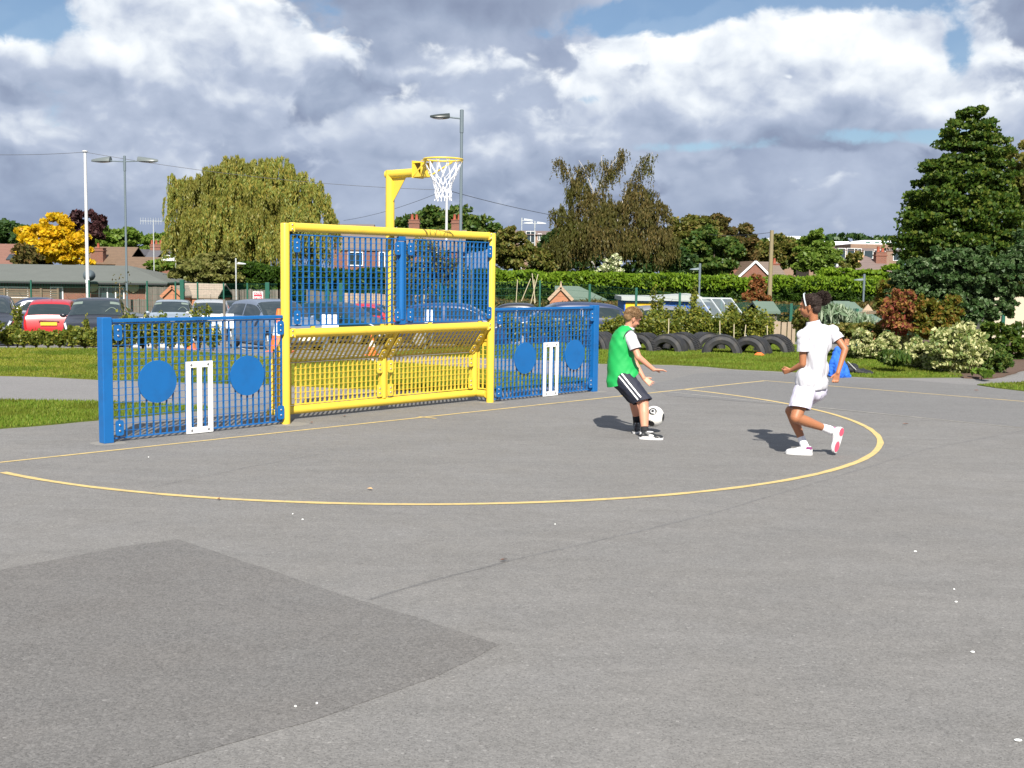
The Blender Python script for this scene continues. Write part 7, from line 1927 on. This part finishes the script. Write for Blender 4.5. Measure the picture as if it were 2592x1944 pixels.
tree('dark green shrub beneath the silvery plants', 'shrub', 2150, 23.8, [(2140, 840, 50, 22), (2200, 840, 40, 20), (2100, 850, 30, 18)], 6000, .03, L_OLIVE, 90, .2, name='shrub', tr=.02)

# young shrubs along the car park, each planted singly
YG = 'young hedging shrubs planted along the car park'
def young(px, D, w, h, lb, n=1500, m=None, ytop=None):
    g0 = ground_pt(px, D); yt = ytop
    base_y = None
    top = at(px, yt, D).z - g0.z; t = thing('young_shrub', lb, 'shrub', tuple(g0), 0, group=YG)
    wr = w * D / FPX; r = random.Random(int(px * 7)); pts = []
    mb = MB(); ends = []
    for k in range(9):
        a = r.uniform(0, 6.28); e = Vector((math.cos(a) * wr * r.uniform(.3, 1), math.sin(a) * wr * .8 * r.uniform(.3, 1), top * r.uniform(.6, 1.02))); m_ = e * .5 + Vector((0, 0, top * .08)); mb.tube([(0, 0, 0), m_, e], [.016, .010, .004], 5)
        for j in range(12): u = r.uniform(.28, 1.0); q = (m_ * (u * 2) if u < .5 else m_.lerp(e, u * 2 - 1)); ends.append((q.x, q.y, q.z))
    mb.build('stems', BARK, t)
    E_ = np.array(ends); idx = rng.integers(0, len(E_), n); P = E_[idx] + rng.normal(0, 1, (n, 3)) * np.array([wr * .17, wr * .15, top * .085]); P = P[P[:, 2] > .08]
    leaves(P, .027, m or L_SHRUB, 'leaves', t, 1.4)
i = 0
ORD = ['', 'first', 'second', 'third', 'fourth', 'fifth', 'sixth', 'seventh', 'eighth', 'ninth', 'tenth', 'eleventh', 'twelfth', 'thirteenth', 'fourteenth', 'fifteenth', 'sixteenth', 'seventeenth', 'eighteenth', 'nineteenth', 'twentieth']
left_pos = [(-22, 24.4, 30, 820, 0), (22, 24.8, 28, 826, 0), (62, 24.3, 26, 836, 0), (45, 25.2, 16, 776, 1), (92, 24.9, 24, 842, 0), (122, 24.4, 26, 838, 0), (152, 25.0, 26, 834, 0), (184, 24.5, 26, 828, 0), (216, 24.9, 26, 836, 0), (238, 24.4, 24, 830, 0), (222, 25.5, 9, 806, 1), (270, 24.8, 26, 832, 0), (300, 25.0, 26, 822, 0), (330, 24.6, 28, 800, 0), (362, 25.0, 28, 806, 0), (396, 24.8, 28, 800, 0), (432, 24.6, 26, 812, 0), (470, 24.2, 26, 806, 0), (505, 24.6, 26, 770, 1), (540, 24.3, 30, 822, 1)]
for (px, D, w, yt, k) in left_pos:
    w_ = ('sparse tall' if k else 'bushy yellow green')
    nb = 'below the red hatchback' if 60 < px < 125 else ('below the black hatchback' if 125 <= px < 250 else ('at the far left edge' if px < 60 else ('under the pale blue car' if px < 460 else 'before the round silver car')))
    i += 1; lb = f'{w_} young shrub {nb}, {ORD[i]} from left'
    young(px, D, w, 0, lb, 700 if k else 1900, None, yt)
i = 0
right_pos = [(1300, 29.5, 34, 792), (1350, 29.2, 34, 800), (1400, 29.6, 34, 798), (1455, 29.2, 34, 806), (1530, 28.9, 34, 806), (1575, 28.6, 30, 800), (1622, 28.8, 34, 790), (1663, 28.2, 34, 806), (1660, 29.6, 18, 735), (1706, 28.6, 38, 782), (1744, 29.4, 34, 762), (1790, 28.4, 38, 790), (1835, 29.2, 36, 770), (1868, 28.6, 34, 778), (1905, 28.3, 34, 784), (1935, 29.0, 30, 800), (1752, 30, 14, 728)]
for (px, D, w, yt) in right_pos:
    nb = 'behind the blue panel' if px < 1510 else ('beside the boy' if px < 1640 else ('behind the first tyre pair' if px < 1760 else 'behind the middle and right tyres'))
    i += 1; lb = f'{"tall thin" if yt < 760 else ("large leafy" if yt < 795 else "bushy")} young shrub {nb}, {ORD[i]} after the goal'
    young(px, D, w, 0, lb, 800 if yt < 740 else 2300, None, yt)
tree('sparse rose bush beyond the picket fence', 'shrub', 2030, 34, [(2040, 800, 26, 26), (2025, 820, 18, 18), (2060, 830, 26, 20)], 2600, .04, L_OLIVE, 50, .25, name='shrub', tr=.02)
tree('thin bare sapling in front of the brick bungalow', 'tree', 305, 52, [(305, 720, 22, 30)], 60, .04, L_BROWNG, 20, .4, name='sapling', tr=.035, trunk=mat('pale_sapling_bark', (.30, .22, .13), .9), nl=14, spread=.7)
for px, y0, y1, D, lean in ((1597, 818, 860, 26.6, 0), (1693, 806, 838, 26.2, 2), (1822, 812, 838, 27, 0), (1858, 820, 845, 26.8, 1), (1888, 822, 845, 26.8, 7), (1942, 824, 845, 26.6, 0), (1646, 858, 874, 25.4, 2)):
    a = at(px, y0, D); g_ = ground_pt(px - lean, D); mb = MB(); mb.cyl((0, 0, -.05), a - g_, .011, n=6)
    tag(mb.build('planting_cane', CANE, loc=tuple(g_)), {1597: 'pale bamboo cane beside the boy among the shrubs', 1693: 'pale bamboo cane above the front left tyre', 1822: 'pale bamboo cane behind the middle smooth tyre', 1858: 'pale bamboo cane just right of the middle tyre arch', 1888: 'slanting pale bamboo cane behind the right tyre pair', 1942: 'pale bamboo cane left of the picket fence', 1646: 'short white planting stick on the ground beside the boy'}[px], 'garden cane', 'bamboo canes among the young shrubs')
